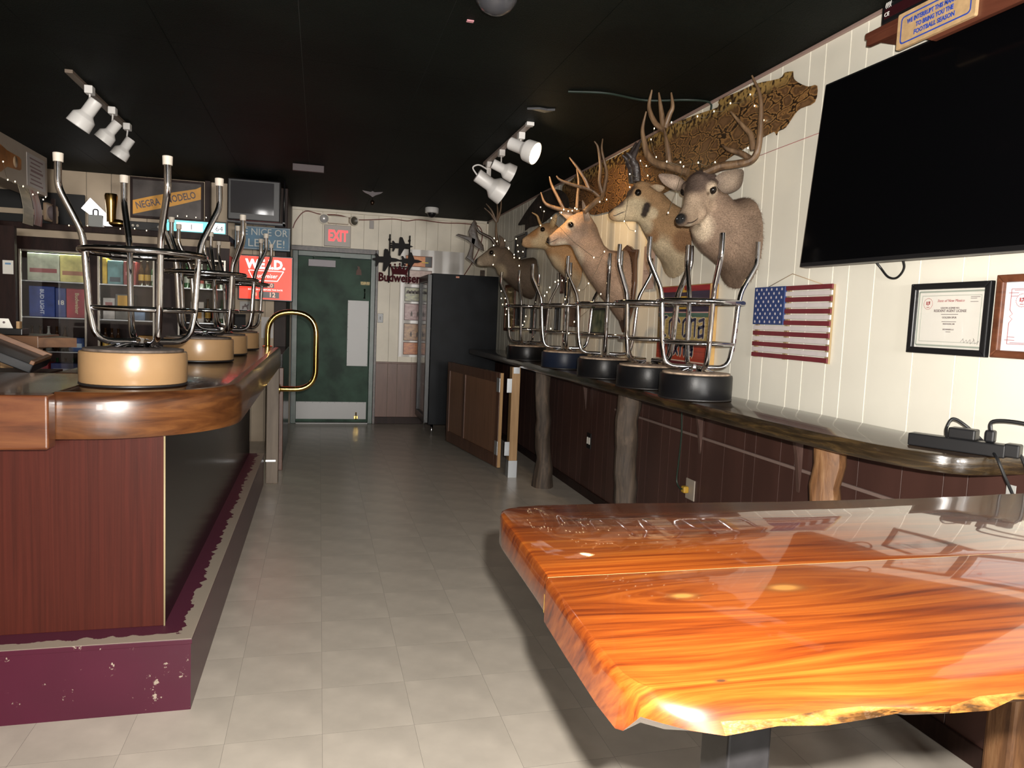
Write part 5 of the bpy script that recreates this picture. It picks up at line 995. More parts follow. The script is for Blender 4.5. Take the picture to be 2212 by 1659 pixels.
# ================================================================== mounted heads
def furmat(name):
    m, N, L, bs = nt(name)
    at = N.new('ShaderNodeAttribute'); at.attribute_name = 'fur'
    tc = N.new('ShaderNodeTexCoord'); n = N.new('ShaderNodeTexNoise'); n.inputs['Scale'].default_value = 160; n.inputs['Detail'].default_value = 4
    n2 = N.new('ShaderNodeTexNoise'); n2.inputs['Scale'].default_value = 14; n2.inputs['Detail'].default_value = 3
    L.new(tc.outputs['Object'], n.inputs['Vector']); L.new(tc.outputs['Object'], n2.inputs['Vector'])
    mr = N.new('ShaderNodeMapRange'); mr.inputs[1].default_value = 0.3; mr.inputs[2].default_value = 0.7; mr.inputs[3].default_value = 0.72; mr.inputs[4].default_value = 1.25
    L.new(n.outputs[0], mr.inputs[0])
    mr2 = N.new('ShaderNodeMapRange'); mr2.inputs[1].default_value = 0.3; mr2.inputs[2].default_value = 0.7; mr2.inputs[3].default_value = 0.86; mr2.inputs[4].default_value = 1.12
    L.new(n2.outputs[0], mr2.inputs[0])
    k = N.new('ShaderNodeMath'); k.operation = 'MULTIPLY'; L.new(mr.outputs[0], k.inputs[0]); L.new(mr2.outputs[0], k.inputs[1])
    vm = N.new('ShaderNodeVectorMath'); vm.operation = 'SCALE'; L.new(at.outputs['Color'], vm.inputs[0]); L.new(k.outputs[0], vm.inputs['Scale'])
    L.new(vm.outputs[0], bs.inputs['Base Color']); bs.inputs['Roughness'].default_value = 0.75; bs.inputs['Specular IOR Level'].default_value = 0.2
    bs.inputs['Sheen Weight'].default_value = 0.0; bs.inputs['Sheen Roughness'].default_value = 0.4
    bp = N.new('ShaderNodeBump'); bp.inputs['Strength'].default_value = 0.35; bp.inputs['Distance'].default_value = 0.01; L.new(n.outputs[0], bp.inputs['Height']); L.new(bp.outputs[0], bs.inputs['Normal'])
    return m
m_fur = furmat('short_fur')
m_antler = wood('antler', [(0.05, 0.027, 0.014), (0.12, 0.070, 0.036), (0.19, 0.118, 0.064)], (14, 14, 3), scale=2, rough=0.45, bump=0.25)
m_horn = mat('black_horn', (0.035, 0.026, 0.024), 0.45, var=0.4, scale=25, bump=0.3)
m_eye = mat('glass_eye', (0.006, 0.004, 0.003), 0.06)
m_nose = mat('wet_nose', (0.010, 0.009, 0.009), 0.3)
def loft(b, rings, lat, n=20, pw=0.9):
    R_ = []; rings = [((min(t[0], 2.096), t[1], t[2]), (min(o_[0], 2.096), o_[1], o_[2]), w) for t, o_, w in rings]
    for t, o_, w in rings:
        t = Vector(t); o_ = Vector(o_); c = (t+o_)/2; ax = (t-o_)/2
        row = []
        for k in range(n):
            a = 2*math.pi*k/n; ca, sa = math.cos(a), math.sin(a)
            row.append(b.verts.new(c + ax*(math.copysign(abs(ca)**pw, ca)) + lat*w*(math.copysign(abs(sa)**pw, sa))))
        R_.append(row)
    for A, B in zip(R_, R_[1:]):
        for k in range(n): b.faces.new((A[k], A[(k+1) % n], B[(k+1) % n], B[k]))
    b.faces.new(R_[0]); b.faces.new(R_[-1][::-1])
def ringpt(r, t, s, lat):
    a = Vector(r[0]); o_ = Vector(r[1]); return (a+o_)/2 + (a-o_)/2*t + lat*r[2]*s*math.sqrt(max(0, 1-t*t))
def fused(name, bm, voxel, base, blobs, root, tip=Vector(), nhair=0, hl=0.010):
    bmesh.ops.recalc_face_normals(bm, faces=bm.faces)
    me = bpy.data.meshes.new('tmp'); bm.to_mesh(me); bm.free(); o = bpy.data.objects.new('tmp', me); COL.objects.link(o)
    md = o.modifiers.new('r', 'REMESH'); md.mode = 'VOXEL'; md.voxel_size = voxel; md.use_smooth_shade = True
    sm = o.modifiers.new('s', 'SMOOTH'); sm.factor = 0.5; sm.iterations = 5
    dg = bpy.context.evaluated_depsgraph_get(); me2 = bpy.data.meshes.new_from_object(o.evaluated_get(dg))
    bpy.data.objects.remove(o); bpy.data.meshes.remove(me)
    me2.name = name; me2.materials.clear(); me2.materials.append(m_fur)
    att = me2.color_attributes.new('fur', 'FLOAT_COLOR', 'POINT')
    for i, v in enumerate(me2.vertices):
        c = Vector(base)
        for p, r, col in blobs:
            d_ = (v.co-p).length/r
            if d_ < 1.25:
                w = 1 if d_ < 0.75 else max(0, (1.25-d_)/0.5); c = c*(1-w)+Vector(col)*w
        att.data[i].color = (c.x, c.y, c.z, 1)
    hair = None
    if nhair:
        rnd = random.Random(len(me2.polygons)); cum = []; tot = 0
        for p in me2.polygons: tot += p.area; cum.append(tot)
        V = []; F = []; Cc = []
        import bisect
        for q in range(nhair):
            p = me2.polygons[min(bisect.bisect(cum, rnd.random()*tot), len(cum)-1)]; vv = [me2.vertices[i].co for i in p.vertices]
            w_ = [rnd.random() for _ in vv]; sw = sum(w_); pt = sum((v*x for v, x in zip(vv, w_)), Vector())/sw; nr_ = p.normal
            col = Vector(att.data[p.vertices[0]].color[:3])
            if pt.x > 2.09 or col.x < 0.03: continue
            dn = (pt-tip).length; ln = 0.003+hl*min(1, max(0, (dn-0.10)/0.35))
            fl_ = Vector((1.0, 0, -0.55)); fl_ = fl_-nr_*fl_.dot(nr_)
            if fl_.length < 0.05: continue
            fl_.normalize(); fl_ += nr_.cross(fl_)*rnd.uniform(-0.35, 0.35); d_ = (fl_*0.92+nr_*rnd.uniform(0.25, 0.5)).normalized(); sd = nr_.cross(d_).normalized()*(0.0007+0.02*ln)
            k = len(V); V += [pt-sd, pt+sd, pt+d_*ln*rnd.uniform(0.7, 1.2)]; F.append((k, k+1, k+2)); g_ = rnd.uniform(0.7, 1.3)
            Cc += [(col.x*g_, col.y*g_, col.z*g_, 1)]*3
        hm = bpy.data.meshes.new('fur'); hm.from_pydata(V, [], F); hm.materials.append(m_fur); ha = hm.color_attributes.new('fur', 'FLOAT_COLOR', 'POINT')
        for i, c in enumerate(Cc): ha.data[i].color = c
        hm.transform(ROOTM[root].inverted())
        hair = bpy.data.objects.new('fur', hm); COL.objects.link(hair); hair['kind'] = 'stuff'
    me2.transform(ROOTM[root].inverted())
    for p in me2.polygons: p.use_smooth = True
    o2 = bpy.data.objects.new(name, me2); COL.objects.link(o2); o2.parent = root; ROOTM[o2] = ROOTM[root]
    if hair: hair.parent = o2
    return o2
def leaf(bm, pts, nrm, cup=0.012, thick=0.007):
    """cupped ear from an outline; nrm = side that shows the hollow"""
    P = smoothpath([Vector(p) for p in pts]+[Vector(pts[0])], 4)[:-1]; c = sum(P, Vector())/len(P); nrm = Vector(nrm).normalized()
    rings = []
    for s_, o_ in ((1.0, 0.0), (0.72, -cup*0.7), (0.35, -cup)): rings.append([bm.verts.new(c+(p-c)*s_+nrm*o_) for p in P])
    cf = bm.verts.new(c-nrm*cup)
    back = [[bm.verts.new(c+(p-c)*s_+nrm*(o_-thick)) for p in P] for s_, o_ in ((0.99, 0.0), (0.72, -cup*0.9), (0.35, -cup*1.2))]; cb = bm.verts.new(c-nrm*(cup*1.2+thick))
    n = len(P)
    for R_ in (rings, back):
        for A, B in zip(R_, R_[1:]):
            for k in range(n): bm.faces.new((A[k], A[(k+1) % n], B[(k+1) % n], B[k])).smooth = True
    for k in range(n):
        bm.faces.new((rings[2][k], rings[2][(k+1) % n], cf)).smooth = True; bm.faces.new((back[2][(k+1) % n], back[2][k], cb)).smooth = True
        bm.faces.new((rings[0][(k+1) % n], rings[0][k], back[0][k], back[0][(k+1) % n])).smooth = True
def ear(root, pts, nrm, col, colin, cup=0.014):
    b = NB(); leaf(b, pts, nrm, cup); o = obj('ear', b, m_fur, root, True, recalc=True)
    att = o.data.color_attributes.new('fur', 'FLOAT_COLOR', 'POINT'); n = len(o.data.vertices); half = n//2
    ctr = sum((v.co for v in o.data.vertices), Vector())/n
    ext = max((v.co-ctr).length for v in o.data.vertices)
    for i, v in enumerate(o.data.vertices):
        t = (v.co-ctr).length/ext; c = Vector(colin)*(1-t)+Vector(col)*t; att.data[i].color = (c.x, c.y, c.z, 1)
    return o
def branch(root, lists, r0, r1, m, name='antler', scale_first=1.0):
    b = NB()
    for i, pts in enumerate(lists):
        P = smoothpath(pts, 6); n = len(P); a = r0 if i == 0 else r0*0.72
        rr = [a+(r1-a)*(k/(n-1))**2.2 for k in range(n)]
        tube(b, P, rr, 9)
    return obj(name, b, m, root, True)
def eye(root, p, r):
    b = NB(); sphere(b, p, r, 14, 10); return obj('eye', b, m_eye, root, True)
LATY = Vector((0, -1, 0))
def mouth(root, rings, lat, idx, ts):
    b = NB()
    for s_ in (1, -1):
        P = [ringpt(rings[i], t, s_*0.98, lat)+lat*s_*0.001 for i, t in zip(idx, ts)]
        P = [ringpt(rings[idx[0]], ts[0], 0.3*s_, lat)+(P[0]-P[1]).normalized()*0.006]+P
        tube(b, smoothpath(P, 4), [0.0026]*(len(smoothpath(P, 4))-3)+[0.002, 0.0015, 0.0006], 6)
    return obj('mouth', b, mat('mouth_line', (0.030, 0.018, 0.014), 0.5), root, True)
# ---- mule deer, face turned towards the room
R5 = [((r[0][0], r[0][1]-0.02*(1-min(k, 3)/3), r[0][2]), (r[1][0], r[1][1]-0.03*(1-min(k, 3)/3), r[1][2]-0.02*(k == 0)), r[2]) for k, r in enumerate(DEER['d5'])]; H5 = [(r[0], r[1], w) for r, w in zip(DEER['d5h'], (.076, .079, .074, .064, .050, .041, .039, .037, .030))]; lat5 = Vector(DEER['d5_lat']); dir5 = Vector(DEER['d5_dir'])
d5 = thing('mule_deer_mount', 'grey-brown mule deer head mount with tall forked antlers and big ears', 'deer mount', (2.1, 3.42, 1.7))
b = NB(); loft(b, R5, LATY); loft(b, H5, lat5)
sphere(b, ringpt(H5[4], -0.2, 0.3, lat5), 0.050, 14, 10); sphere(b, ringpt(H5[1], 0.3, 0, lat5), 0.09, 14, 10); sphere(b, Vector(R5[-1][0])*0.5+Vector(R5[-1][1])*0.5, 0.105, 14, 10)
nose = ringpt(H5[-1], 0.2, 0, lat5)
sphere(b, nose-dir5*0.012, 0.032, 12, 8)
eyeR = ringpt(H5[2], 0.30, 1.0, lat5); eyeL = ringpt(H5[2], 0.30, -1.0, lat5)
for e_, s_ in ((eyeR, 1), (eyeL, -1)): sphere(b, e_-lat5*s_*0.012+Vector((0, 0, 0.018)), 0.032, 12, 8)
g = (0.205, 0.140, 0.098)
bl = [(ringpt(H5[5], 0.1, 0, lat5), 0.10, (0.34, 0.25, 0.175)), (ringpt(H5[3], 0.0, 0.8, lat5), 0.06, (0.30, 0.215, 0.15)), (ringpt(H5[1], 1.0, 0, lat5)+Vector((0, 0, 0.02)), 0.135, (0.075, 0.050, 0.040)), (ringpt(H5[3], 1.0, 0, lat5), 0.060, (0.085, 0.058, 0.045)),
      (ringpt(H5[3], -1.0, 0.3, lat5)+Vector((0, 0, -0.02)), 0.075, (0.50, 0.40, 0.29)), (ringpt(H5[-2], -0.9, 0, lat5), 0.028, (0.55, 0.47, 0.36)), (nose+dir5*0.012+Vector((0, 0, 0.006)), 0.033, (0.010, 0.009, 0.009)),
      (eyeR, 0.040, (0.40, 0.31, 0.22)), (eyeR+dir5*0.035-Vector((0, 0, 0.02)), 0.014, (0.05, 0.025, 0.012)), (eyeR, 0.022, (0.02, 0.013, 0.01)), (eyeL, 0.022, (0.02, 0.013, 0.01)), (ringpt(R5[2], 1.0, 0, LATY), 0.10, (0.14, 0.09, 0.065))]
fused('body', b, 0.0085, g, bl, d5, nose, 22000, 0.013)
for e_, s_ in ((eyeR, 1), (eyeL, -1)): eye(d5, e_+lat5*s_*0.001+dir5*0.004, 0.0215)
b = NB(); sphere(b, nose+dir5*0.013+lat5*0.014+Vector((0, 0, 0.004)), 0.006, 8, 6, (1, 1, 1.4)); sphere(b, nose+dir5*0.013-lat5*0.014+Vector((0, 0, 0.004)), 0.006, 8, 6, (1, 1, 1.4)); obj('nostril', b, m_nose, d5, True)
mouth(d5, H5, lat5, (8, 7, 6, 5), (-0.55, -0.45, -0.35, -0.35))
ear(d5, DEER['d5_earR'], (-0.5, -0.85, 0.1), (0.12, 0.09, 0.07), (0.30, 0.23, 0.17), 0.03); ear(d5, DEER['d5_earL'], (-0.8, -0.6, 0.1), (0.14, 0.10, 0.08), (0.38, 0.29, 0.22), 0.03)
A5 = DEER['d5_ant']; branch(d5, A5[:3], 0.021, 0.004, m_antler); branch(d5, A5[3:], 0.021, 0.004, m_antler)
# ---- pronghorn
R4 = DEER['d4']; d4 = thing('pronghorn_mount', 'tan and white pronghorn head mount with short black horns', 'pronghorn mount', (2.1, 4.1, 1.7))
b = NB(); loft(b, R4, LATY); sphere(b, ringpt(R4[5], 0.2, 0, LATY), 0.085, 14, 10); sphere(b, ringpt(R4[7], 0.45, 0.75, LATY), 0.03, 12, 8); sphere(b, ringpt(R4[7], 0.45, -0.75, LATY), 0.03, 12, 8); sphere(b, ringpt(R4[-2], 0.0, 0, LATY), 0.036, 12, 8)
cw = (0.50, 0.40, 0.265)
bl = [(ringpt(R4[2], -1, .3, LATY), 0.13, cw), (ringpt(R4[1], -0.95, .4, LATY), 0.15, cw), (ringpt(R4[0], -0.7, .7, LATY), 0.13, cw), (ringpt(R4[3], -0.75, .5, LATY), 0.05, (0.30, 0.17, 0.085)), (ringpt(R4[4], -0.85, .5, LATY), 0.055, cw), (ringpt(R4[4], -0.35, .9, LATY), 0.035, cw),
      (ringpt(R4[7], -0.5, .7, LATY), 0.085, (0.45, 0.36, 0.23)), (ringpt(R4[9], -0.3, .6, LATY), 0.065, (0.45, 0.35, 0.22)), (ringpt(R4[5], -0.22, .95, LATY), 0.022, (0.03, 0.02, 0.016)), (ringpt(R4[5], -0.42, .95, LATY), 0.024, (0.03, 0.02, 0.016)), (ringpt(R4[5], -0.62, .92, LATY), 0.021, (0.035, 0.022, 0.016)),
      (ringpt(R4[8], 0.95, 0, LATY), 0.045, (0.13, 0.085, 0.065)), (ringpt(R4[10], 0.95, 0, LATY), 0.036, (0.12, 0.08, 0.06)), (ringpt(R4[-1], 0.8, 0, LATY), 0.020, (0.012, 0.010, 0.010)), (ringpt(R4[1], -0.25, 1.0, LATY), 0.07, (0.24, 0.13, 0.065))]
fused('body', b, 0.0085, (0.335, 0.205, 0.105), bl, d4, ringpt(R4[-1], 0, 0, LATY), 16000)
eye(d4, ringpt(R4[7], 0.42, 1.0, LATY)+Vector((0, -0.008, 0)), 0.020); eye(d4, ringpt(R4[7], 0.42, -1.0, LATY)+Vector((0, 0.008, 0)), 0.020)
mouth(d4, R4, LATY, (12, 11, 10, 9), (-0.3, -0.2, -0.1, -0.15)); Hn = DEER['d4_horns']; branch(d4, Hn[:2], 0.026, 0.006, m_horn, 'horn'); branch(d4, [[(p[0], p[1]+0.06, p[2]) for p in q] for q in Hn[:2]], 0.024, 0.006, m_horn, 'horn')
ear(d4, DEER['d4_ear'][0], (-0.2, -1, 0.1), (0.26, 0.16, 0.09), (0.50, 0.40, 0.28), 0.012)
ear(d4, [(p[0], p[1]+0.17, p[2]+0.01) for p in DEER['d4_ear'][0]], (-0.2, 1, 0.1), (0.26, 0.16, 0.09), (0.50, 0.40, 0.28), 0.012)
# ---- whitetail on a shield plaque
R3 = [list(r) for r in DEER['d3']]; d3 = thing('whitetail_mount', 'pinkish-tan long-necked deer mount with antlers on a wooden shield', 'deer mount', (2.1, 4.85, 1.4))
for r in R3[:2]:
    r[0] = (min(r[0][0], 2.075), r[0][1], r[0][2]); r[1] = (min(r[1][0], 2.075), r[1][1], r[1][2])
b = NB(); loft(b, R3, LATY); sphere(b, ringpt(R3[8], 0.1, 0, LATY), 0.085, 14, 10)
for s_ in (1, -1): sphere(b, ringpt(R3[10], 0.5, 0.8*s_, LATY), 0.026, 12, 8)
tan3 = (0.29, 0.195, 0.135)
bl = [(ringpt(R3[11], 0.7, 0, LATY), 0.075, (0.36, 0.21, 0.115)), (ringpt(R3[6], -1, 0.2, LATY), 0.07, (0.42, 0.33, 0.24)), (ringpt(R3[11], -1, 0.2, LATY), 0.05, (0.42, 0.34, 0.25)), (ringpt(R3[14], -0.6, 0, LATY), 0.03, (0.40, 0.31, 0.22)), (ringpt(R3[10], 0.42, 1, LATY), 0.036, (0.36, 0.27, 0.19)), (ringpt(R3[10], 0.42, 1, LATY), 0.02, (0.02, 0.014, 0.01)), (ringpt(R3[-1], 0.2, 0, LATY), 0.030, (0.012, 0.010, 0.010)), (ringpt(R3[8], 1, 0, LATY), 0.05, (0.34, 0.19, 0.09))]
fused('body', b, 0.0085, tan3, bl, d3, ringpt(R3[-1], 0, 0, LATY), 16000)
eye(d3, ringpt(R3[10], 0.42, 1.0, LATY)+Vector((0, -0.010, 0)), 0.019); eye(d3, ringpt(R3[10], 0.42, -1.0, LATY)+Vector((0, 0.010, 0)), 0.019)
mouth(d3, R3, LATY, (15, 14, 13, 12), (-0.5, -0.35, -0.2, -0.1))
ear(d3, DEER['d3_ear'][0], (-0.6, -0.8, 0), (0.20, 0.14, 0.10), (0.36, 0.27, 0.2), 0.02); ear(d3, DEER['d3_ear'][1], (-0.6, -0.8, 0), (0.22, 0.15, 0.10), (0.40, 0.30, 0.22), 0.015)
A3 = DEER['d3_ant']; branch(d3, A3[:3], 0.017, 0.004, m_antler); branch(d3, A3[3:], 0.018, 0.004, m_antler)
shield = [(-0.15, 0.20), (-0.17, 0.27), (-0.10, 0.275), (-0.05, 0.30), (0, 0.315), (0.05, 0.30), (0.10, 0.275), (0.17, 0.27), (0.15, 0.20), (0.165, 0.05), (0.14, -0.12), (0.08, -0.22), (0, -0.30), (-0.08, -0.22), (-0.14, -0.12), (-0.165, 0.05)]
b = NB(); prism(b, shield, 0, 0.024, M_right(4.82, 1.64, XW-0.008), bev=0.006); obj('shield_plaque', b, wood('plaque_walnut', [(0.05, 0.022, 0.012), (0.12, 0.055, 0.028)], (6, 6, 1.0), rough=0.25, coat=0.4), d3)
# ---- doe pronghorn
R2 = DEER['d2']; d2 = thing('doe_mount', 'pale orange pronghorn doe mount with tiny curved horns', 'pronghorn mount', (2.1, 5.9, 1.8))
b = NB(); loft(b, R2, LATY); sphere(b, ringpt(R2[6], 0.1, 0, LATY), 0.075, 12, 8)
bl = [(ringpt(R2[3], -0.9, .4, LATY), 0.09, (0.46, 0.36, 0.24)), (ringpt(R2[1], -0.9, .4, LATY), 0.12, (0.48, 0.38, 0.26)), (ringpt(R2[7], -0.4, .8, LATY), 0.08, (0.44, 0.34, 0.21)), (ringpt(R2[9], 0.8, 0, LATY), 0.06, (0.30, 0.15, 0.06)), (ringpt(R2[-1], 0.4, 0, LATY), 0.018, (0.02, 0.014, 0.01))]
fused('body', b, 0.010, (0.36, 0.225, 0.12), bl, d2, ringpt(R2[-1], 0, 0, LATY), 8000)
eye(d2, ringpt(R2[7], 0.5, 1.0, LATY)+Vector((0, -0.006, 0)), 0.02); eye(d2, ringpt(R2[7], 0.5, -1.0, LATY)+Vector((0, 0.006, 0)), 0.02)
branch(d2, DEER['d2_horn'], 0.012, 0.004, mat('pale_horn', (0.30, 0.17, 0.06), 0.5), 'horn'); ear(d2, DEER['d2_ear'][0], (-0.4, -0.9, 0), (0.30, 0.19, 0.10), (0.48, 0.36, 0.20), 0.015)
# ---- fallow buck
R1 = DEER['d1']; d1 = thing('fallow_mount', 'dark brown fallow buck mount with broad palmate antler at the far end', 'deer mount', (2.1, 7.2, 1.6))
b = NB(); loft(b, R1, LATY); sphere(b, ringpt(R1[6], 0.1, 0, LATY), 0.09, 12, 8)
bl = [(ringpt(R1[8], 0.0, .8, LATY), 0.11, (0.20, 0.15, 0.105)), (ringpt(R1[4], -0.7, .6, LATY), 0.07, (0.26, 0.20, 0.13)), (ringpt(R1[10], -0.8, 0, LATY), 0.05, (0.30, 0.24, 0.17)), (ringpt(R1[-1], 0.3, 0, LATY), 0.035, (0.015, 0.012, 0.01)), (ringpt(R1[7], 0.35, 1, LATY), 0.026, (0.02, 0.015, 0.01))]
fused('body', b, 0.011, (0.115, 0.082, 0.058), bl, d1, ringpt(R1[-1], 0, 0, LATY), 8000, 0.016)
eye(d1, ringpt(R1[7], 0.4, 1.0, LATY)+Vector((0, -0.008, 0)), 0.022); eye(d1, ringpt(R1[7], 0.4, -1.0, LATY)+Vector((0, 0.008, 0)), 0.022)
ear(d1, DEER['d1_ear'][0], (-0.5, -0.85, 0), (0.06, 0.045, 0.035), (0.14, 0.10, 0.07), 0.015)
S1 = DEER['d1_stem']; branch(d1, S1[:5], 0.016, 0.004, m_antler)
b = NB()
for q in DEER['d1_palm']:
    prism(b, [(p[0], p[2]) for p in q], -0.010, 0.010, Matrix(((1, 0, 0, 0), (0, 0, 1, q[0][1]), (0, 1, 0, 0), (0, 0, 0, 1))), bev=0.006)
P = smoothpath(S1[5], 6); tube(b, P, [0.018-0.006*k/len(P) for k in range(len(P))], 9)
obj('antler', b, mat('dark_antler', (0.035, 0.022, 0.014), 0.5, var=0.35, scale=14, bump=0.3), d1, True)

# ================================================================== skins pinned on the wall
def snakemat(name):
    m, N, L, bs = nt(name)
    tc = N.new('ShaderNodeTexCoord'); mp = N.new('ShaderNodeMapping'); mp.inputs['Scale'].default_value = (0.01, 8.5, 18)
    L.new(tc.outputs['Object'], mp.inputs['Vector'])
    nz = N.new('ShaderNodeTexNoise'); nz.inputs['Scale'].default_value = 2.2; L.new(mp.outputs[0], nz.inputs['Vector'])
    ad = N.new('ShaderNodeMixRGB'); ad.blend_type = 'ADD'; ad.inputs[0].default_value = 0.55; L.new(mp.outputs[0], ad.inputs[1]); L.new(nz.outputs['Color'], ad.inputs[2])
    vo = N.new('ShaderNodeTexVoronoi'); vo.feature = 'DISTANCE_TO_EDGE'; vo.inputs['Scale'].default_value = 1.0; L.new(ad.outputs[0], vo.inputs['Vector'])
    cr = N.new('ShaderNodeValToRGB'); e = cr.color_ramp.elements
    e[0].position = 0.0; e[0].color = (0.022, 0.010, 0.004, 1); e[1].position = 1.0; e[1].color = (0.155, 0.076, 0.032, 1)
    for p, c in ((0.035, (0.03, 0.014, 0.006, 1)), (0.06, (0.33, 0.175, 0.056, 1)), (0.12, (0.23, 0.115, 0.042, 1)), (0.19, (0.10, 0.050, 0.020, 1)), (0.34, (0.18, 0.092, 0.039, 1))): k = e.new(p); k.color = c
    L.new(vo.outputs['Distance'], cr.inputs[0])
    # mottled side scales along the borders
    fi = N.new('ShaderNodeTexNoise'); fi.inputs['Scale'].default_value = 38; fi.inputs['Detail'].default_value = 1; L.new(tc.outputs['Object'], fi.inputs['Vector'])
    c2 = N.new('ShaderNodeValToRGB'); c2.color_ramp.elements[0].position = 0.44; c2.color_ramp.elements[1].position = 0.54; c2.color_ramp.elements[0].color = (0.04, 0.02, 0.008, 1); c2.color_ramp.elements[1].color = (0.36, 0.23, 0.075, 1)
    L.new(fi.outputs[0], c2.inputs[0])
    sp = N.new('ShaderNodeSeparateXYZ'); L.new(tc.outputs['Object'], sp.inputs[0])
    mr = N.new('ShaderNodeMapRange'); mr.inputs[1].default_value = 2.535; mr.inputs[2].default_value = 2.58; mr.inputs[3].default_value = 0; mr.inputs[4].default_value = 1; L.new(sp.outputs[2], mr.inputs[0])
    mx = N.new('ShaderNodeMixRGB'); L.new(mr.outputs[0], mx.inputs[0]); L.new(cr.outputs[0], mx.inputs[1]); L.new(c2.outputs[0], mx.inputs[2])
    L.new(mx.outputs[0], bs.inputs['Base Color']); bs.inputs['Roughness'].default_value = 0.5
    return m
def skin(name, label, cat, outline, m, wob, X=XW-0.010):
    # triangulated sheet that bulges a little off the wall
    P = smoothpath([(0, y, min(z, 2.638)) for y, z in outline]+[(0, outline[0][0], min(outline[0][1], 2.638))], 3)[:-1]
    b = NB(); vs_ = [b.verts.new((X-0.004, p.y, p.z)) for p in P]
    f = b.faces.new(vs_); r = bmesh.ops.triangulate(b, faces=[f]); bmesh.ops.subdivide_edges(b, edges=list(b.edges), cuts=2, use_grid_fill=True)
    for v in b.verts: v.co.x -= 0.003+wob*(0.5+0.5*math.sin(v.co.y*5.1+v.co.z*7)*math.cos(v.co.z*11+v.co.y*2))
    g_ = bmesh.ops.extrude_face_region(b, geom=list(b.faces))
    for e_ in g_['geom']:
        if isinstance(e_, bmesh.types.BMVert): e_.co.x += 0.0025
    return tag(obj(name, b, m, None, True), label, cat)
skin('python_skin', 'long patterned python skin stretched along the top of the wall', 'snake skin', SNAKE, snakemat('python_scales'), 0.012)
skin('dark_hide', 'small ragged dark brown hide beyond the python skin', 'hide', HIDE, mat('dark_fur_hide', (0.028, 0.018, 0.012), 0.7, var=0.5, scale=20, bump=0.5), 0.03, XW-0.018)

# ================================================================== string lights
m_bulb = mat('fairy_bulb', (1, 0.9, 0.7), 0.3, emit=(1.0, 0.78, 0.45), estr=9)
m_wire = mat('fairy_wire', (0.10, 0.08, 0.05), 0.5)
def fairy(label, pts, r):
    t = thing('string_lights', label, 'string lights', tuple(pts[0]), group='fairy lights on the right wall')
    # nearest-neighbour walk for the wire
    left = [Vector(p) for p in pts]; order = [left.pop(0)]
    while left:
        j = min(range(len(left)), key=lambda k: (left[k]-order[-1]).length); order.append(left.pop(j))
    b = NB()
    for p, q in zip(order, order[1:]):
        if (p-q).length < 0.45: tube(b, [p, (p+q)/2-Vector((0, 0, 0.02)), q], 0.0012, 4)
    obj('wire', b, m_wire, t)
    me = None
    for p in order:
        if me is None:
            b = NB(); sphere(b, (0, 0, 0), r, 8, 6, (0.8, 0.8, 1.2)); me = bpy.data.meshes.new('bulb'); b.to_mesh(me); b.free(); me.materials.append(m_bulb)
        o = bpy.data.objects.new('bulb', me); COL.objects.link(o); o.parent = t; o.location = p-Vector(pts[0])
fairy('fairy lights wound through the mule deer and pronghorn heads', LIGHTS['front'], 0.0036)
fairy('fairy lights draped over the shield-mounted deer and doe', LIGHTS['mid'], 0.0042)
fairy('fairy lights scattered over the fallow buck mount', LIGHTS['far'], 0.0055)
fairy('fairy lights framing the pictures by the black fridge', LIGHTS['wall'], 0.0055)
# ================================================================== back bar on the left
m_bb = wood('back_bar_wood', [(0.013, 0.006, 0.005), (0.032, 0.014, 0.011)], (5, 5, 0.6), rough=0.45, spec=0.2)
bb = thing('back_bar_cooler', 'dark wooden back-bar cooler with three glass doors', 'cabinet', (-1.7, 7.8, 0))
DX = [(-2.62, -2.075), (-1.985, -1.50), (-1.30, -0.875)]
ZB0, ZB1 = 0.45, 1.85; YF = 7.55
b = NB(); box(b, -2.95, -0.845, YBB-0.03, YBB-0.008, 0, 1.90); box(b, -2.95, -0.845, 7.57, YBB-0.03, 0, 0.42); box(b, -2.95, -0.845, 7.57, YBB-0.03, 1.86, 1.90); box(b, -0.87, -0.845, 7.57, YBB-0.03, 0.42, 1.86); box(b, -2.95, -2.92, 7.57, YBB-0.03, 0.42, 1.86); box(b, -2.05, -2.01, 7.57, YBB-0.03, 0.42, 1.86); box(b, -1.40, -1.36, 7.57, YBB-0.03, 0.42, 1.86)
obj('carcass', b, m_bb, bb)
b = NB()
xsf = [-2.95, DX[0][0], DX[0][1], DX[1][0], DX[1][1], DX[2][0], DX[2][1], -0.845]
for a, c in ((0, 1), (2, 3), (4, 5), (6, 7)): box(b, xsf[a], xsf[c], YF, YF+0.03, ZB0, ZB1)
box(b, -2.95, -0.845, YF-0.005, YF+0.03, ZB1, 1.965); box(b, -2.95, -0.845, YF, YF+0.03, 0, ZB0); obj('face_frame', b, m_bb, bb)
m_alu = mat('door_trim_metal', (0.50, 0.47, 0.42), 0.25, metal=0.8)
for x0, x1 in DX:
    b = NB(); w = 0.018
    box(b, x0, x0+w, YF-0.012, YF+0.01, ZB0, ZB1, 0.002); box(b, x1-w, x1, YF-0.012, YF+0.01, ZB0, ZB1, 0.002); box(b, x0+w, x1-w, YF-0.012, YF+0.01, ZB1-w, ZB1, 0.002); box(b, x0+w, x1-w, YF-0.012, YF+0.01, ZB0, ZB0+w, 0.002)
    dr = obj('glass_door', b, m_alu, bb); b = NB(); box(b, x0+w, x1-w, YF-0.004, YF+0.001, ZB0+w, ZB1-w); obj('pane', b, m_pane, dr)
SH = [0.62, 0.93, 1.245, 1.575]
for x0, x1 in DX:
    for z_ in SH: b = NB(); box(b, max(x0-0.06, -2.91), x1+0.02, 7.60, YBB-0.04, z_-0.010, z_); obj('shelf', b, m_galv, bb)
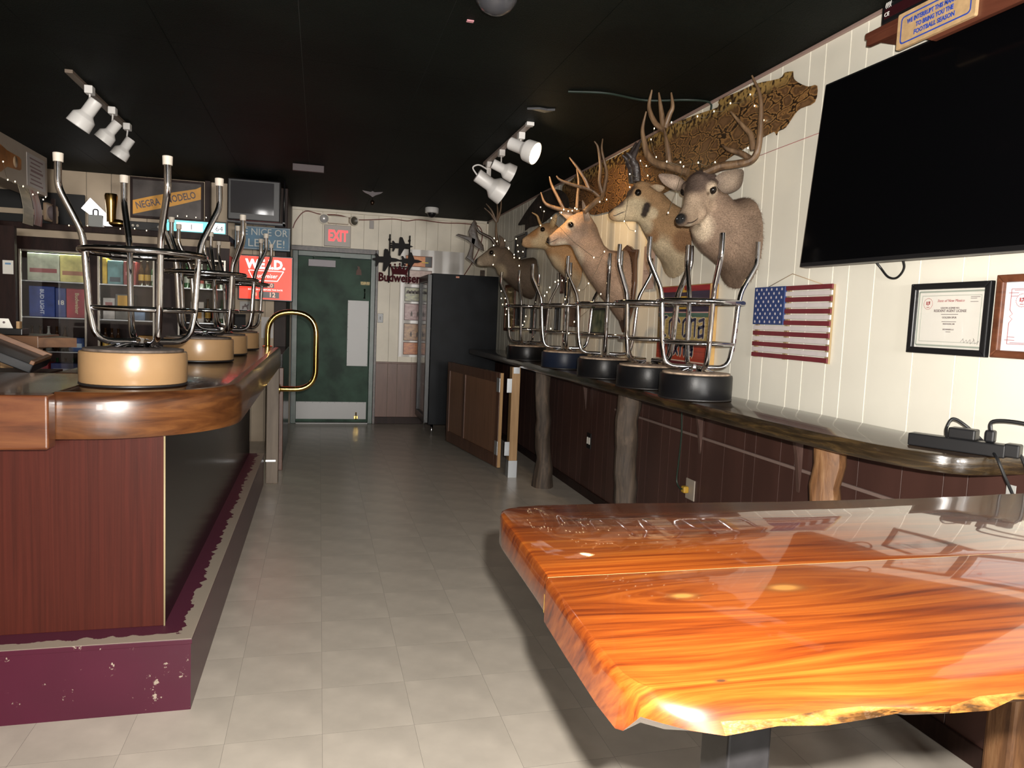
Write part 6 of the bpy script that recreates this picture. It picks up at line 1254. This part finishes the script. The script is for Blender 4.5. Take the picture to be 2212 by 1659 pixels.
# stock: cases and bottles
def case(label, x0, x1, z0, h, col, txt=None, tcol=(0.7, 0.7, 0.7), y0=7.62, d=0.2, ts=0.05, rot=False, band=None):
    t = thing('beer_case', label, 'beer case', ((x0+x1)/2, y0+d/2, z0), group='cases in the back-bar cooler')
    b = NB(); box(b, x0, x1, y0, y0+d, z0+0.001, z0+h, 0.004, 1); obj('carton', b, mat('carton_%d_%d_%d' % tuple(int(c*999) for c in col), col, 0.45, var=0.2, scale=15), t)
    mt = mat('print_%d_%d_%d' % tuple(int(c*999) for c in tcol), tcol, 0.5)
    M = M_back((x0+x1)/2, z0+h/2, y0)
    if txt:
        if rot: M = M @ Matrix.Rotation(-math.pi/2, 4, 'Z')
        b = text_bm(txt, ts, M, 0.0006, bold=0.001); obj('lettering', b, mt, t)
    if band:
        b = NB(); box(b, x0+0.02, x1-0.02, y0-0.001, y0, z0+h*band[0], z0+h*band[1]); obj('printed_band', b, mt, t)
case('pale grey-green printed carton stack on the top cooler shelf', -2.58, -2.32, 1.575, 0.25, (0.40, 0.42, 0.33), None, (0.30, 0.10, 0.10), band=(0.3, 0.45))
case('pale yellow printed carton on the top cooler shelf', -2.315, -2.10, 1.575, 0.25, (0.52, 0.46, 0.16), None, (0.35, 0.15, 0.08), band=(0.25, 0.4))
case('blue carton with BUD LIGHT lettering on edge', -2.57, -2.36, 1.245, 0.28, (0.02, 0.045, 0.20), 'BUD LIGHT', (0.45, 0.5, 0.6), ts=0.045, rot=True)
case('darker blue carton beside the BUD LIGHT one', -2.355, -2.27, 1.245, 0.27, (0.02, 0.04, 0.16), '18', (0.6, 0.58, 0.5), ts=0.06)
case('red Budweiser carton on the middle cooler shelf', -2.265, -2.09, 1.245, 0.27, (0.30, 0.015, 0.03), 'Budweiser', (0.6, 0.5, 0.3), ts=0.046, rot=True)
case('blue carton low on the fourth cooler shelf', -2.25, -2.12, 0.93, 0.13, (0.02, 0.06, 0.20), None, (0.4, 0.5, 0.6), band=(0.3, 0.6))
case('navy carton with white panel low behind the flap', -2.40, -2.12, 0.62, 0.20, (0.02, 0.03, 0.12), None, (0.3, 0.3, 0.33), band=(0.5, 0.75))
case('red carton on the bottom cooler shelf', -2.55, -2.42, 0.62, 0.20, (0.22, 0.02, 0.03))
case('yellow carton at the edge of the second cooler', -1.965, -1.925, 1.575, 0.24, (0.55, 0.36, 0.03))
case('teal carton with dark dot in the second cooler', -1.92, -1.79, 1.575, 0.22, (0.10, 0.24, 0.26), None, (0.04, 0.06, 0.08), band=(0.1, 0.3))
case('red carton beside the teal one', -1.785, -1.68, 1.575, 0.22, (0.26, 0.035, 0.035), None, (0.5, 0.2, 0.2), band=(0.4, 0.55))
case('white printed carton on the second cooler shelf', -1.96, -1.86, 1.245, 0.20, (0.42, 0.40, 0.38), None, (0.25, 0.08, 0.08), band=(0.5, 0.8))
case('orange-yellow topped carton in the second cooler', -1.855, -1.71, 1.245, 0.24, (0.10, 0.10, 0.09), None, (0.62, 0.33, 0.02), band=(0.52, 0.95))
case('small blue-white carton beside the orange-topped one', -1.70, -1.60, 1.245, 0.12, (0.15, 0.25, 0.40))
case('orange carton on the low shelf of the second cooler', -1.80, -1.68, 0.93, 0.13, (0.48, 0.22, 0.03), None, (0.6, 0.5, 0.3), band=(0.4, 0.7))
case('tan house-shaped carton beside the low orange one', -1.66, -1.53, 0.93, 0.17, (0.40, 0.20, 0.04))
case('white carton strip on the third cooler shelf', -1.20, -1.08, 1.245, 0.2, (0.42, 0.38, 0.34), None, (0.5, 0.25, 0.05), band=(0.2, 0.5))
def bottle_mesh(name, col, h=0.23, r=0.026, lab=(0.5, 0.45, 0.35)):
    b = NB(); lathe(b, [(0, 0), (r, 0), (r, h*0.55), (r*0.8, h*0.65), (r*0.42, h*0.75), (r*0.4, h*0.97), (r*0.46, h*0.97), (r*0.46, h), (0, h)], 14); m1 = bpy.data.meshes.new(name); b.to_mesh(m1); b.free(); m1.materials.append(mat('glass_'+name, col, 0.12, var=0.0)); 
    for p in m1.polygons: p.use_smooth = True
    b = NB(); lathe(b, [(r*1.02, h*0.2), (r*1.02, h*0.45)], 14); m2 = bpy.data.meshes.new('bottle_label'); b.to_mesh(m2); b.free(); m2.materials.append(mat('label_'+name, lab, 0.5))
    return m1, m2
BT = [bottle_mesh('brown_bottle', (0.035, 0.015, 0.006), lab=(0.5, 0.3, 0.05)), bottle_mesh('green_bottle', (0.015, 0.05, 0.02), lab=(0.5, 0.5, 0.45)), bottle_mesh('clear_bottle', (0.30, 0.30, 0.28), lab=(0.45, 0.1, 0.08))]
kinds = ('brown bottle with gold label', 'green bottle with pale label', 'clear bottle with red label')
def bottles(where, x0, x1, z, n, seq, y=7.66):
    for k in range(n):
        q = seq[k % len(seq)]; t = thing('bottle', kinds[q]+' '+where, 'bottle', (x0+(x1-x0)*k/max(1, n-1), y, z+0.001), group='bottles '+where)
        for me, nm in ((BT[q][0], 'bottle_body'), (BT[q][1], 'bottle_label')): o = bpy.data.objects.new(nm, me); COL.objects.link(o); o.parent = t
bottles('on the fourth shelf of the first cooler', -2.56, -2.29, 0.93, 5, (0, 0, 2))
bottles('on the bottom shelf of the first cooler', -2.5, -2.15, 0.62, 6, (0, 1), 7.9)
bottles('on the top shelf of the second cooler', -1.64, -1.53, 1.575, 3, (0, 0, 1))
bottles('on the low shelf of the second cooler', -1.95, -1.84, 0.93, 3, (0,))
bottles('on the top shelf of the third cooler', -1.24, -0.92, 1.575, 6, (1, 0, 2))
bottles('on the middle shelf of the third cooler', -1.05, -0.92, 1.245, 3, (0, 2, 1))
bottles('on the low shelf of the third cooler', -1.24, -0.92, 0.93, 5, (0, 2))
for x0, x1 in DX: light('cooler_light', 'AREA', ((x0+x1)/2, 7.63, 1.845), 1.6, (0.86, 1.0, 0.80), ((x0+x1)/2, 7.66, 0.5), shape='RECTANGLE', size=x1-x0-0.06, size_y=0.04)
# ledge above the cooler
ld_ = thing('back_bar_ledge', 'dark ledge shelf running above the glass coolers', 'shelf', (-1.8, 7.8, 1.965))
b = NB(); box(b, -3.3, -0.84, 7.50, YBB-0.008, 2.03, 2.085, 0.004); obj('board', b, m_bb, ld_)
b = NB(); box(b, -3.3, -0.84, 7.56, 7.58, 1.965, 2.03); obj('light_riser', b, m_lplank, ld_)
def on_ledge(name, label, cat, bm, m, smooth=False): return tag(obj(name, bm, m, None, smooth), label, cat)
ZL = 2.0855
bt_ = thing('boot_statuette', 'gold metal cowboy boot statuette on the back-bar ledge', 'statuette', (-1.87, 7.62, ZL))
b = NB(); lathe(b, [(0, 0.06), (0.04, 0.06), (0.042, 0.16), (0.05, 0.24), (0.056, 0.30), (0.05, 0.32), (0.035, 0.29), (0, 0.28)], 16, Matrix.Translation((-1.885, 7.62, ZL))); sphere(b, (-1.835, 7.62, ZL+0.055), 0.05, 14, 10, (1.5, 0.75, 0.75)); obj('boot', b, mat('old_gold', (0.42, 0.26, 0.08), 0.22, metal=1.0), bt_, True)
b = NB(); box(b, -1.93, -1.77, 7.575, 7.665, ZL, ZL+0.02, 0.003); obj('plinth', b, m_bb, bt_)
dsg = thing('white_sign', 'tilted glowing white light sign propped on the back-bar ledge', 'light sign', (-2.0, 7.75, ZL))
b = NB(); prism(b, [(-2.175, 2.272), (-2.100, 2.372), (-1.870, 2.142), (-1.93, 2.088)], -7.79, -7.76, Matrix(((1, 0, 0, 0), (0, 0, -1, 0), (0, 1, 0, 0), (0, 0, 0, 1))), bev=0.005); obj('panel', b, mat('white_added_glow', (0.9, 0.9, 0.9), 0.5, emit=(1, 0.98, 0.99), estr=4), dsg)  # added emission stands in for flash glare off the white sign
t = thing('lock_box', 'small grey padlock-shaped tin before the glowing panel', 'tin', (-2.01, 7.60, ZL))
b = NB(); box(b, -2.068, -1.95, 7.58, 7.63, ZL, ZL+0.115, 0.006); obj('tin', b, mat('grey_tin', (0.30, 0.31, 0.30), 0.4), t)
b = NB(); tube(b, filletpath([(-2.03, 7.60, ZL+0.11), (-2.03, 7.60, ZL+0.165), (-1.99, 7.60, ZL+0.165), (-1.99, 7.60, ZL+0.11)], 0.015, 4), 0.007, 8); obj('shackle', b, m_black, t, True)
t = thing('stereo', 'low black stereo receiver on the back-bar ledge', 'stereo', (-1.6, 7.7, ZL)); b = NB(); box(b, -1.735, -1.42, 7.62, 7.85, ZL, ZL+0.085, 0.004); obj('case', b, m_black, t)
b = NB()
for x_ in (-1.70, -1.66, -1.48): lathe(b, [(0, 0), (0.014, 0), (0.012, 0.012), (0, 0.012)], 12, Matrix.Translation((x_, 7.62, ZL+0.045)) @ Matrix.Rotation(math.pi/2, 4, 'X'))
obj('knob', b, m_alu, t, True)
t = thing('lit_display', 'long glowing white and cyan display strip over the coolers', 'display', (-1.15, 7.54, ZL))
b = NB(); box(b, -1.42, -0.86, 7.53, 7.56, ZL, ZL+0.125, 0.004); obj('case', b, m_black, t)
m_cy = mat('cyan_glow', (0.2, 0.7, 0.75), 0.5, emit=(0.18, 0.72, 0.78), estr=1.0); m_wg = mat('white_glow', (0.9, 0.95, 1), 0.5, emit=(0.85, 0.97, 1.0), estr=1.5)
b = NB(); box(b, -1.40, -0.88, 7.5285, 7.530, ZL+0.012, ZL+0.112); obj('cyan_field', b, m_cy, t)
b = NB(); box(b, -1.31, -1.08, 7.5275, 7.5285, ZL+0.02, ZL+0.095); box(b, -1.04, -0.89, 7.5275, 7.5285, ZL+0.02, ZL+0.108); obj('white_field', b, m_wg, t)
b = text_bm('64', 0.07, M_back(-0.935, ZL+0.055, 7.527), 0.0005); merge(b, text_bm('1', 0.07, M_back(-1.18, ZL+0.055, 7.527), 0.0005)); obj('digits', b, m_ink, t)
# NEGRA MODELO mirror
t = thing('bar_mirror', 'framed beer mirror with orange NEGRA MODELO ribbon', 'mirror sign', (-1.49, YBB-0.03, 2.25))
b = NB(); box(b, -1.825, -1.15, YBB-0.04, YBB-0.008, 2.25, 2.65, 0.004); obj('frame', b, m_bb, t)
b = NB(); box(b, -1.80, -1.175, YBB-0.043, YBB-0.04, 2.275, 2.625); obj('mirror_glass', b, mat('smoky_mirror', (0.10, 0.085, 0.08), 0.28, metal=0.2, var=0.3, scale=5), t)
b = NB(); prism(b, [(-1.80, 2.285), (-1.65, 2.33), (-1.45, 2.385), (-1.175, 2.475), (-1.175, 2.60), (-1.22, 2.575), (-1.45, 2.52), (-1.62, 2.475), (-1.80, 2.42)], -YBB+0.0435, -YBB+0.0455, Matrix(((1, 0, 0, 0), (0, 0, -1, 0), (0, 1, 0, 0), (0, 0, 0, 1)))); obj('ribbon', b, mat('amber_ribbon', (0.72, 0.34, 0.045), 0.45, var=0.12, scale=6), t)
for s_, x_, z_ in (('NEGRA', -1.665, 2.395), ('MODELO', -1.36, 2.478)):
    b = text_bm(s_, 0.095, Matrix.Translation((x_, YBB-0.0462, z_)) @ Matrix(((1, 0, 0, 0), (0, 0, -1, 0), (0, 1, 0, 0), (0, 0, 0, 1))) @ Matrix.Rotation(0.26, 4, 'Z'), 0.0006, sx=0.72, bold=0.002); obj('lettering', b, m_ink, t)
b = NB(); box(b, -1.13, -1.08, YBB-0.10, YBB-0.008, 2.085, ZC-0.001, 0.003); tag(obj('ledge_upright', b, m_bb), 'dark upright board between beer mirror and old television', 'board')
# hanging CRT television
t = thing('crt_television', 'old grey-screened tube television hanging under the ceiling', 'television', (-0.62, 7.6, 2.24))
b = NB(); box(b, -0.86, -0.38, 7.48, 7.62, 2.235, 2.625, 0.012); prism(b, [(-0.82, 2.27), (-0.42, 2.27), (-0.42, 2.60), (-0.82, 2.60)], -7.62, -7.95, Matrix(((1, 0, 0, 0), (0, 0, -1, 0), (0, 1, 0, 0), (0, 0, 0, 1)))); obj('casing', b, mat('crt_casing', (0.014, 0.013, 0.014), 0.4), t)
b = NB(); n = 10; rows = []
for i in range(n+1):
    rows.append([])
    for j in range(n+1):
        u_, v_ = i/n*2-1, j/n*2-1; rows[-1].append(b.verts.new((-0.635+u_*0.195, 7.478-0.012*(1-(u_*u_+v_*v_)/2), 2.45+v_*0.15)))
for i in range(n):
    for j in range(n): b.faces.new((rows[i][j], rows[i+1][j], rows[i+1][j+1], rows[i][j+1])).smooth = True
obj('screen', b, mat('crt_glass', (0.045, 0.043, 0.046), 0.10, spec=0.2), t, 'all')
b = NB(); tube(b, [(-0.35, 7.6, 2.24), (-0.35, 7.6, ZC-0.001)], 0.008, 8); box(b, -0.87, -0.34, 7.55, 7.66, 2.222, 2.236); box(b, -0.36, -0.34, 7.55, 7.66, 2.222, 2.25); obj('hanger_bracket', b, m_black, t)
# blue sign and red age board
t = thing('blue_sign', 'blue hand-lettered BE NICE OR LEAVE sign under the old television', 'sign', (-0.565, 7.9, 2.0))
b = NB(); box(b, -0.832, -0.302, 7.885, 7.90, 1.998, 2.23, 0.003); obj('board', b, mat('teal_blue', (0.035, 0.12, 0.20), 0.5, var=0.15, scale=10), t)
m_ol = mat('chalk_white', (0.50, 0.50, 0.47), 0.6)
b = text_bm('BE NICE OR', 0.098, M_back(-0.565, 2.172, 7.884), 0.0008, sx=0.92); merge(b, text_bm('LEAVE!', 0.11, M_back(-0.53, 2.062, 7.884), 0.0008, sx=1.1)); obj('lettering', b, m_ol, t)
b = NB()
for k in range(40): x_ = -0.825+k*0.0132; box(b, x_, x_+0.007, 7.883, 7.885, 2.218, 2.226); box(b, x_, x_+0.007, 7.883, 7.885, 2.002, 2.010)
for k in range(17): z_ = 2.008+k*0.0128; box(b, -0.828, -0.820, 7.883, 7.885, z_, z_+0.007); box(b, -0.314, -0.306, 7.883, 7.885, z_, z_+0.007)
obj('dashed_border', b, m_ol, t)
b = NB(); tube(b, [(-0.36, 7.892, 2.23), (-0.36, 7.892, ZC-0.001)], 0.002, 5); obj('hanging_wire', b, m_black, t)
t = thing('age_display', 'glowing red WE I.D. date board below the blue sign', 'lit sign', (-0.53, 7.9, 1.49))
b = NB(); box(b, -0.80, -0.268, 7.89, 7.95, 1.488, 1.945, 0.006); obj('case', b, m_black, t)
b = NB(); box(b, -0.66, -0.42, 7.95, YBB-0.008, 1.62, 1.80); obj('wall_bracket', b, m_black, t)
b = NB(); box(b, -0.785, -0.283, 7.887, 7.890, 1.503, 1.93); obj('red_face', b, mat('red_glow', (0.8, 0.03, 0.01), 0.4, emit=(1.0, 0.030, 0.010), estr=1.25), t)
m_wl = mat('white_lit', (1, 1, 1), 0.5, emit=(1.0, 0.93, 0.88), estr=1.1)
b = text_bm('WE I.D.', 0.125, M_back(-0.535, 1.85, 7.886), 0.0008, sx=0.93, bold=0.006); merge(b, text_bm('Budweiser', 0.062, M_back(-0.535, 1.738, 7.886), 0.0006, sx=0.86, shear=0.2)); merge(b, text_bm('BORN ON OR BEFORE THIS DATE', 0.022, M_back(-0.535, 1.598, 7.886), 0.0005))
for p, q in (((-0.70, 1.79), (-0.36, 1.79)), ((-0.36, 1.79), (-0.42, 1.69)), ((-0.42, 1.69), (-0.65, 1.69)), ((-0.65, 1.69), (-0.70, 1.79))): tube(b, [(p[0], 7.886, p[1]), (q[0], 7.886, q[1])], 0.004, 4)
obj('white_print', b, m_wl, t)
b = NB(); box(b, -0.62, -0.45, 7.8855, 7.887, 1.618, 1.668); box(b, -0.60, -0.40, 7.8855, 7.887, 1.515, 1.580); obj('digit_window', b, m_black, t)
b = text_bm('20', 0.055, M_back(-0.49, 1.643, 7.885), 0.0006); merge(b, text_bm('4', 0.055, M_back(-0.63, 1.548, 7.885), 0.0006)); merge(b, text_bm('12', 0.068, M_back(-0.47, 1.547, 7.885), 0.0006)); obj('digits', b, mat('digit_red', (1, 0.4, 0.3), 0.5, emit=(1.0, 0.35, 0.25), estr=1.3), t)
t = thing('horse_picture', 'small white picture of a dark rider below the red board', 'picture', (-0.745, YBB-0.02, 1.37)); b = NB(); box(b, -0.80, -0.69, YBB-0.016, YBB-0.008, 1.37, 1.475, 0.002); obj('mount', b, mat('grey_white_card', (0.42, 0.40, 0.38), 0.5), t)
b = NB(); prism(b, [(-0.03, -0.03), (-0.02, -0.03), (-0.012, -0.005), (0.01, -0.005), (0.02, -0.03), (0.028, -0.03), (0.022, 0.005), (0.035, 0.02), (0.028, 0.028), (0.012, 0.014), (0.004, 0.03), (-0.006, 0.03), (-0.01, 0.01), (-0.03, 0.005)], 0, 0.001, M_back(-0.745, 1.42, YBB-0.016)); obj('rider', b, m_ink, t)
b = NB(); box(b, -0.585, -0.465, YBB-0.012, YBB-0.008, 1.10, 1.32); tag(obj('wall_notice', b, mat('notice_paper', (0.55, 0.52, 0.50), 0.6)), 'white paper notice on the tan wall beside the brass rail', 'notice')
b = NB(); box(b, -0.74, -0.845, YBB-0.012, YBB-0.008, 1.19, 1.34); tag(obj('wall_notice', b, m_blackmatte), 'dark card on the tan wall behind the bar stools', 'notice')
b = NB(); box(b, -3.4, -2.20, 7.96, 7.985, 2.086, 2.42, 0.003); tag(obj('ledge_void_sheet', b, m_blackmatte), 'black sheet added as the dark void behind the emblem plate', 'board')  # black sheet stands in for the shaded void below the soffit
b = NB(); box(b, -3.4, -2.42, 7.94, 7.959, 2.20, 2.25, 0.003); tag(obj('ledge_strip', b, m_lplank), 'pale wooden strip across the black void sheet', 'strip')
# soffit over the left back bar with posters
b = NB(); box(b, -2.55, -2.37, 4.6, 7.50, 2.318, ZC-0.0005, 0.003); sf = tag(obj('soffit', b, mat('soffit_tan', (0.33, 0.265, 0.21), 0.55, var=0.05, scale=5)), 'tan soffit board with posters hanging from the ceiling', 'soffit')
b = NB(); prism(b, [(6.05, 2.30+.06), (6.40, 2.34), (6.50, 2.36), (6.62, 2.42), (6.86, 2.435), (6.90, 2.45), (6.90, 2.525), (6.86, 2.54), (6.62, 2.545), (6.50, 2.565), (6.40, 2.575), (6.05, 2.575)], 0, 0.004, M_left(0, 0, -2.37)); ps_ = thing('bottle_poster', 'brown beer bottle cutout lying sideways on the soffit', 'poster', (-2.37, 6.5, 2.34)); obj('cutout', b, mat('bottle_brown', (0.30, 0.11, 0.025), 0.4, var=0.3, scale=8), ps_)
b = text_bm('LITE', 0.09, M_left(6.40, 2.50, -2.3655), 0.0006); obj('lettering', b, mat('poster_red', (0.40, 0.05, 0.05), 0.5), ps_)
b = NB(); lathe(b, [(0, 0), (0.045, 0), (0.045, 0.001), (0, 0.001)], 20, Matrix.Translation((-2.366, 6.78, 2.487)) @ Matrix.Rotation(math.pi/2, 4, 'Y')); obj('neck_label', b, mat('neck_label', (0.45, 0.30, 0.18), 0.5), ps_)
t = thing('notice_board', 'pale printed notice on the soffit next to the bottle cutout', 'notice', (-2.37, 7.26, 2.35)); b = NB(); box(b, -2.370, -2.366, 7.02, 7.44, 2.345, 2.615); obj('sheet', b, mat('notice_grey', (0.37, 0.33, 0.31), 0.55), t)
b = NB()
for k in range(7): box(b, -2.366, -2.3654, 7.08+0.02*(k % 2), 7.38-0.03*(k % 3), 2.37+k*0.034, 2.37+k*0.034+(0.02 if k == 3 else 0.012))
obj('print_lines', b, mat('notice_print', (0.17, 0.10, 0.10), 0.6), t)
def hang(name, label, cat, y0, y1, z0, z1, m, curl=0.03, X=-2.36):
    b = NB(); n = 8; rows = []
    for k in range(n+1):
        t_ = k/n; z = z1+(z0-z1)*t_; dx = curl*math.sin(t_*2.6); dy = 0.05*t_*t_
        rows.append([b.verts.new((X+dx, y0+dy, z)), b.verts.new((X+dx, y1+dy, z)), b.verts.new((X+dx-0.002, y1+dy, z)), b.verts.new((X+dx-0.002, y0+dy, z))])
    for A, B in zip(rows, rows[1:]):
        for q in range(4): b.faces.new((A[q], A[(q+1) % 4], B[(q+1) % 4], B[q])).smooth = True
    b.faces.new(rows[0]); b.faces.new(rows[-1][::-1])
    return tag(obj(name, b, m, None, True), label, cat)
hang('hanging_paper', 'cream ruled paper sheet curling below the soffit', 'paper', 6.80, 7.02, 2.015, 2.317, mat('cream_sheet', (0.42, 0.36, 0.27), 0.6, var=0.12, scale=6, stretch=(1, 1, 6)))
hang('small_flag', 'narrow red striped flag hanging beside the cream paper', 'flag', 7.04, 7.22, 2.03, 2.317, mat('faded_flag', (0.28, 0.09, 0.08), 0.6, col2=(0.40, 0.32, 0.30), scale=4, stretch=(1, 12, 0.5)))
t = thing('emblem_plate', 'square plate with dark round emblem below the soffit end', 'plate', (-2.36, 7.6, 2.1)); b = NB(); box(b, -2.375, -2.36, 7.42, 7.72, 2.105, 2.265, 0.02); obj('plate', b, mat('tan_plate', (0.32, 0.22, 0.14), 0.5), t)
b = NB(); lathe(b, [(0, 0), (0.062, 0), (0.062, 0.002), (0, 0.002)], 24, Matrix.Translation((-2.36, 7.57, 2.185)) @ Matrix.Rotation(math.pi/2, 4, 'Y') @ Matrix.Diagonal((1, 1.8, 1, 1))); obj('emblem', b, m_ink, t)
b = NB(); box(b, -2.375, -2.345, 7.60, 7.63, 2.085, 2.32); obj('strap', b, m_bb, t)
fairy('fairy lights along the lower edge of the soffit', [(-2.315, 6.40, 2.42), (-2.315, 6.48, 2.30), (-2.315, 6.62, 2.31), (-2.315, 6.78, 2.30), (-2.31, 6.97, 2.265), (-2.315, 7.10, 2.30), (-2.315, 7.28, 2.29), (-2.315, 7.22, 2.26)], 0.005)
bpy.data.objects['string_lights.004']['group'] = 'fairy lights on the soffit'
fairy('fairy lights lying along the front of the back-bar ledge', [(-2.2, 7.495, 2.08), (-2.05, 7.495, 2.088), (-1.78, 7.495, 2.08), (-1.66, 7.495, 2.09), (-1.56, 7.495, 2.08), (-1.30, 7.52, 2.235), (-1.22, 7.52, 2.24), (-1.14, 7.52, 2.235), (-1.05, 7.52, 2.24)], 0.0045)
bpy.data.objects['string_lights.005']['group'] = 'fairy lights on the soffit'
# things just behind the bar
t = thing('till_shelf', 'small wooden shelf stand behind the bar holding cards', 'shelf', (-1.55, 4.45, 0)); m_ts = wood('till_wood', [(0.10, 0.045, 0.022), (0.19, 0.09, 0.042)], (1, 6, 6), rough=0.4)
b = NB(); box(b, -2.1, -1.41, 4.30, 4.62, 1.140, 1.208, 0.004); obj('top', b, m_ts, t)
b = NB(); box(b, -1.60, -1.54, 4.34, 4.58, 0, 1.14); obj('support', b, m_pine, t); b = NB(); box(b, -2.06, -1.99, 4.34, 4.58, 0, 1.14); obj('support', b, m_bb, t)
b = NB(); prism(b, [(-1.41, 4.30), (-1.26, 4.40), (-1.41, 4.62)], 1.150, 1.20); obj('corner_leaf', b, m_ts, t)
t = thing('card_holder', 'black holder with a white card on the shelf stand', 'holder', (-1.62, 4.36, 1.208)); b = NB(); box(b, -1.85, -1.49, 4.32, 4.42, 1.2085, 1.243, 0.004); obj('base', b, m_black, t)
b = NB(); prism(b, [(-1.72, 1.243), (-1.545, 1.243), (-1.565, 1.292), (-1.72, 1.292)], -4.36, -4.357, Matrix(((1, 0, 0, 0), (0, 0, -1, 0), (0, 1, 0, 0), (0, 0, 0, 1)))); obj('card', b, m_paper, t)
b = NB(); lathe(b, [(0, 0), (0.006, 0), (0.006, 0.001), (0, 0.001)], 12, Matrix.Translation((-1.585, 4.356, 1.272)) @ Matrix.Rotation(math.pi/2, 4, 'X')); obj('dot', b, m_ink, t)
b = NB(); box(b, -1.52, -1.505, 4.33, 4.36, 1.243, 1.28); obj('tab', b, m_pine, t)
t = thing('menu_tray', 'sloped black tray with wooden rim on the bar flap', 'tray', (-1.4, 3.6, 1.05))
Mtray = Matrix.Translation((-1.178, 3.56, 1.125)) @ Matrix.Rotation(math.radians(24), 4, 'Y') @ Matrix.Rotation(0.1, 4, 'Z')
b = NB(); box(b, -0.55, 0, -0.02, 0.28, -0.05, -0.01, 0.004, M=Mtray); obj('tray_body', b, m_black, t)
b = NB(); box(b, -0.55, 0, 0.262, 0.28, -0.012, 0.012, 0.003, M=Mtray); box(b, -0.018, 0, -0.02, 0.262, -0.012, 0.006, 0.003, M=Mtray); obj('wood_rim', b, m_ts, t)
b = NB(); box(b, -0.5, -0.2, 0.02, 0.2, -0.011, -0.008, M=Mtray); obj('card', b, mat('buff_card', (0.40, 0.28, 0.17), 0.5), t)
b = NB(); box(b, -1.72, -1.165, 3.54, 3.86, 0.0, 1.075); obj('stand', b, m_bb, t)
t = thing('bar_partition', 'narrow brown post with a white price label behind the bar', 'post', (-2.5, 6.98, 0)); b = NB(); box(b, -2.60, -2.46, 7.0, 7.05, 0, 2.0); obj('post', b, m_bb, t)
b = NB(); box(b, -2.548, -2.470, 6.996, 7.0, 1.602, 1.715); lb_ = obj('label_card', b, m_paper, t); b = NB(); box(b, -2.53, -2.488, 6.9952, 6.996, 1.68, 1.695); obj('blue_line', b, mat('label_blue', (0.15, 0.3, 0.5), 0.5), lb_)
b = NB(); sphere(b, (-2.72, 7.1, 1.95), 0.13, 14, 10, (1, 0.6, 1.2)); tag(obj('straw_hat', b, mat('straw', (0.28, 0.20, 0.11), 0.8, var=0.4, scale=20, bump=0.5), None, True), 'bunched straw bundle hanging at the far left of the back bar', 'bundle')
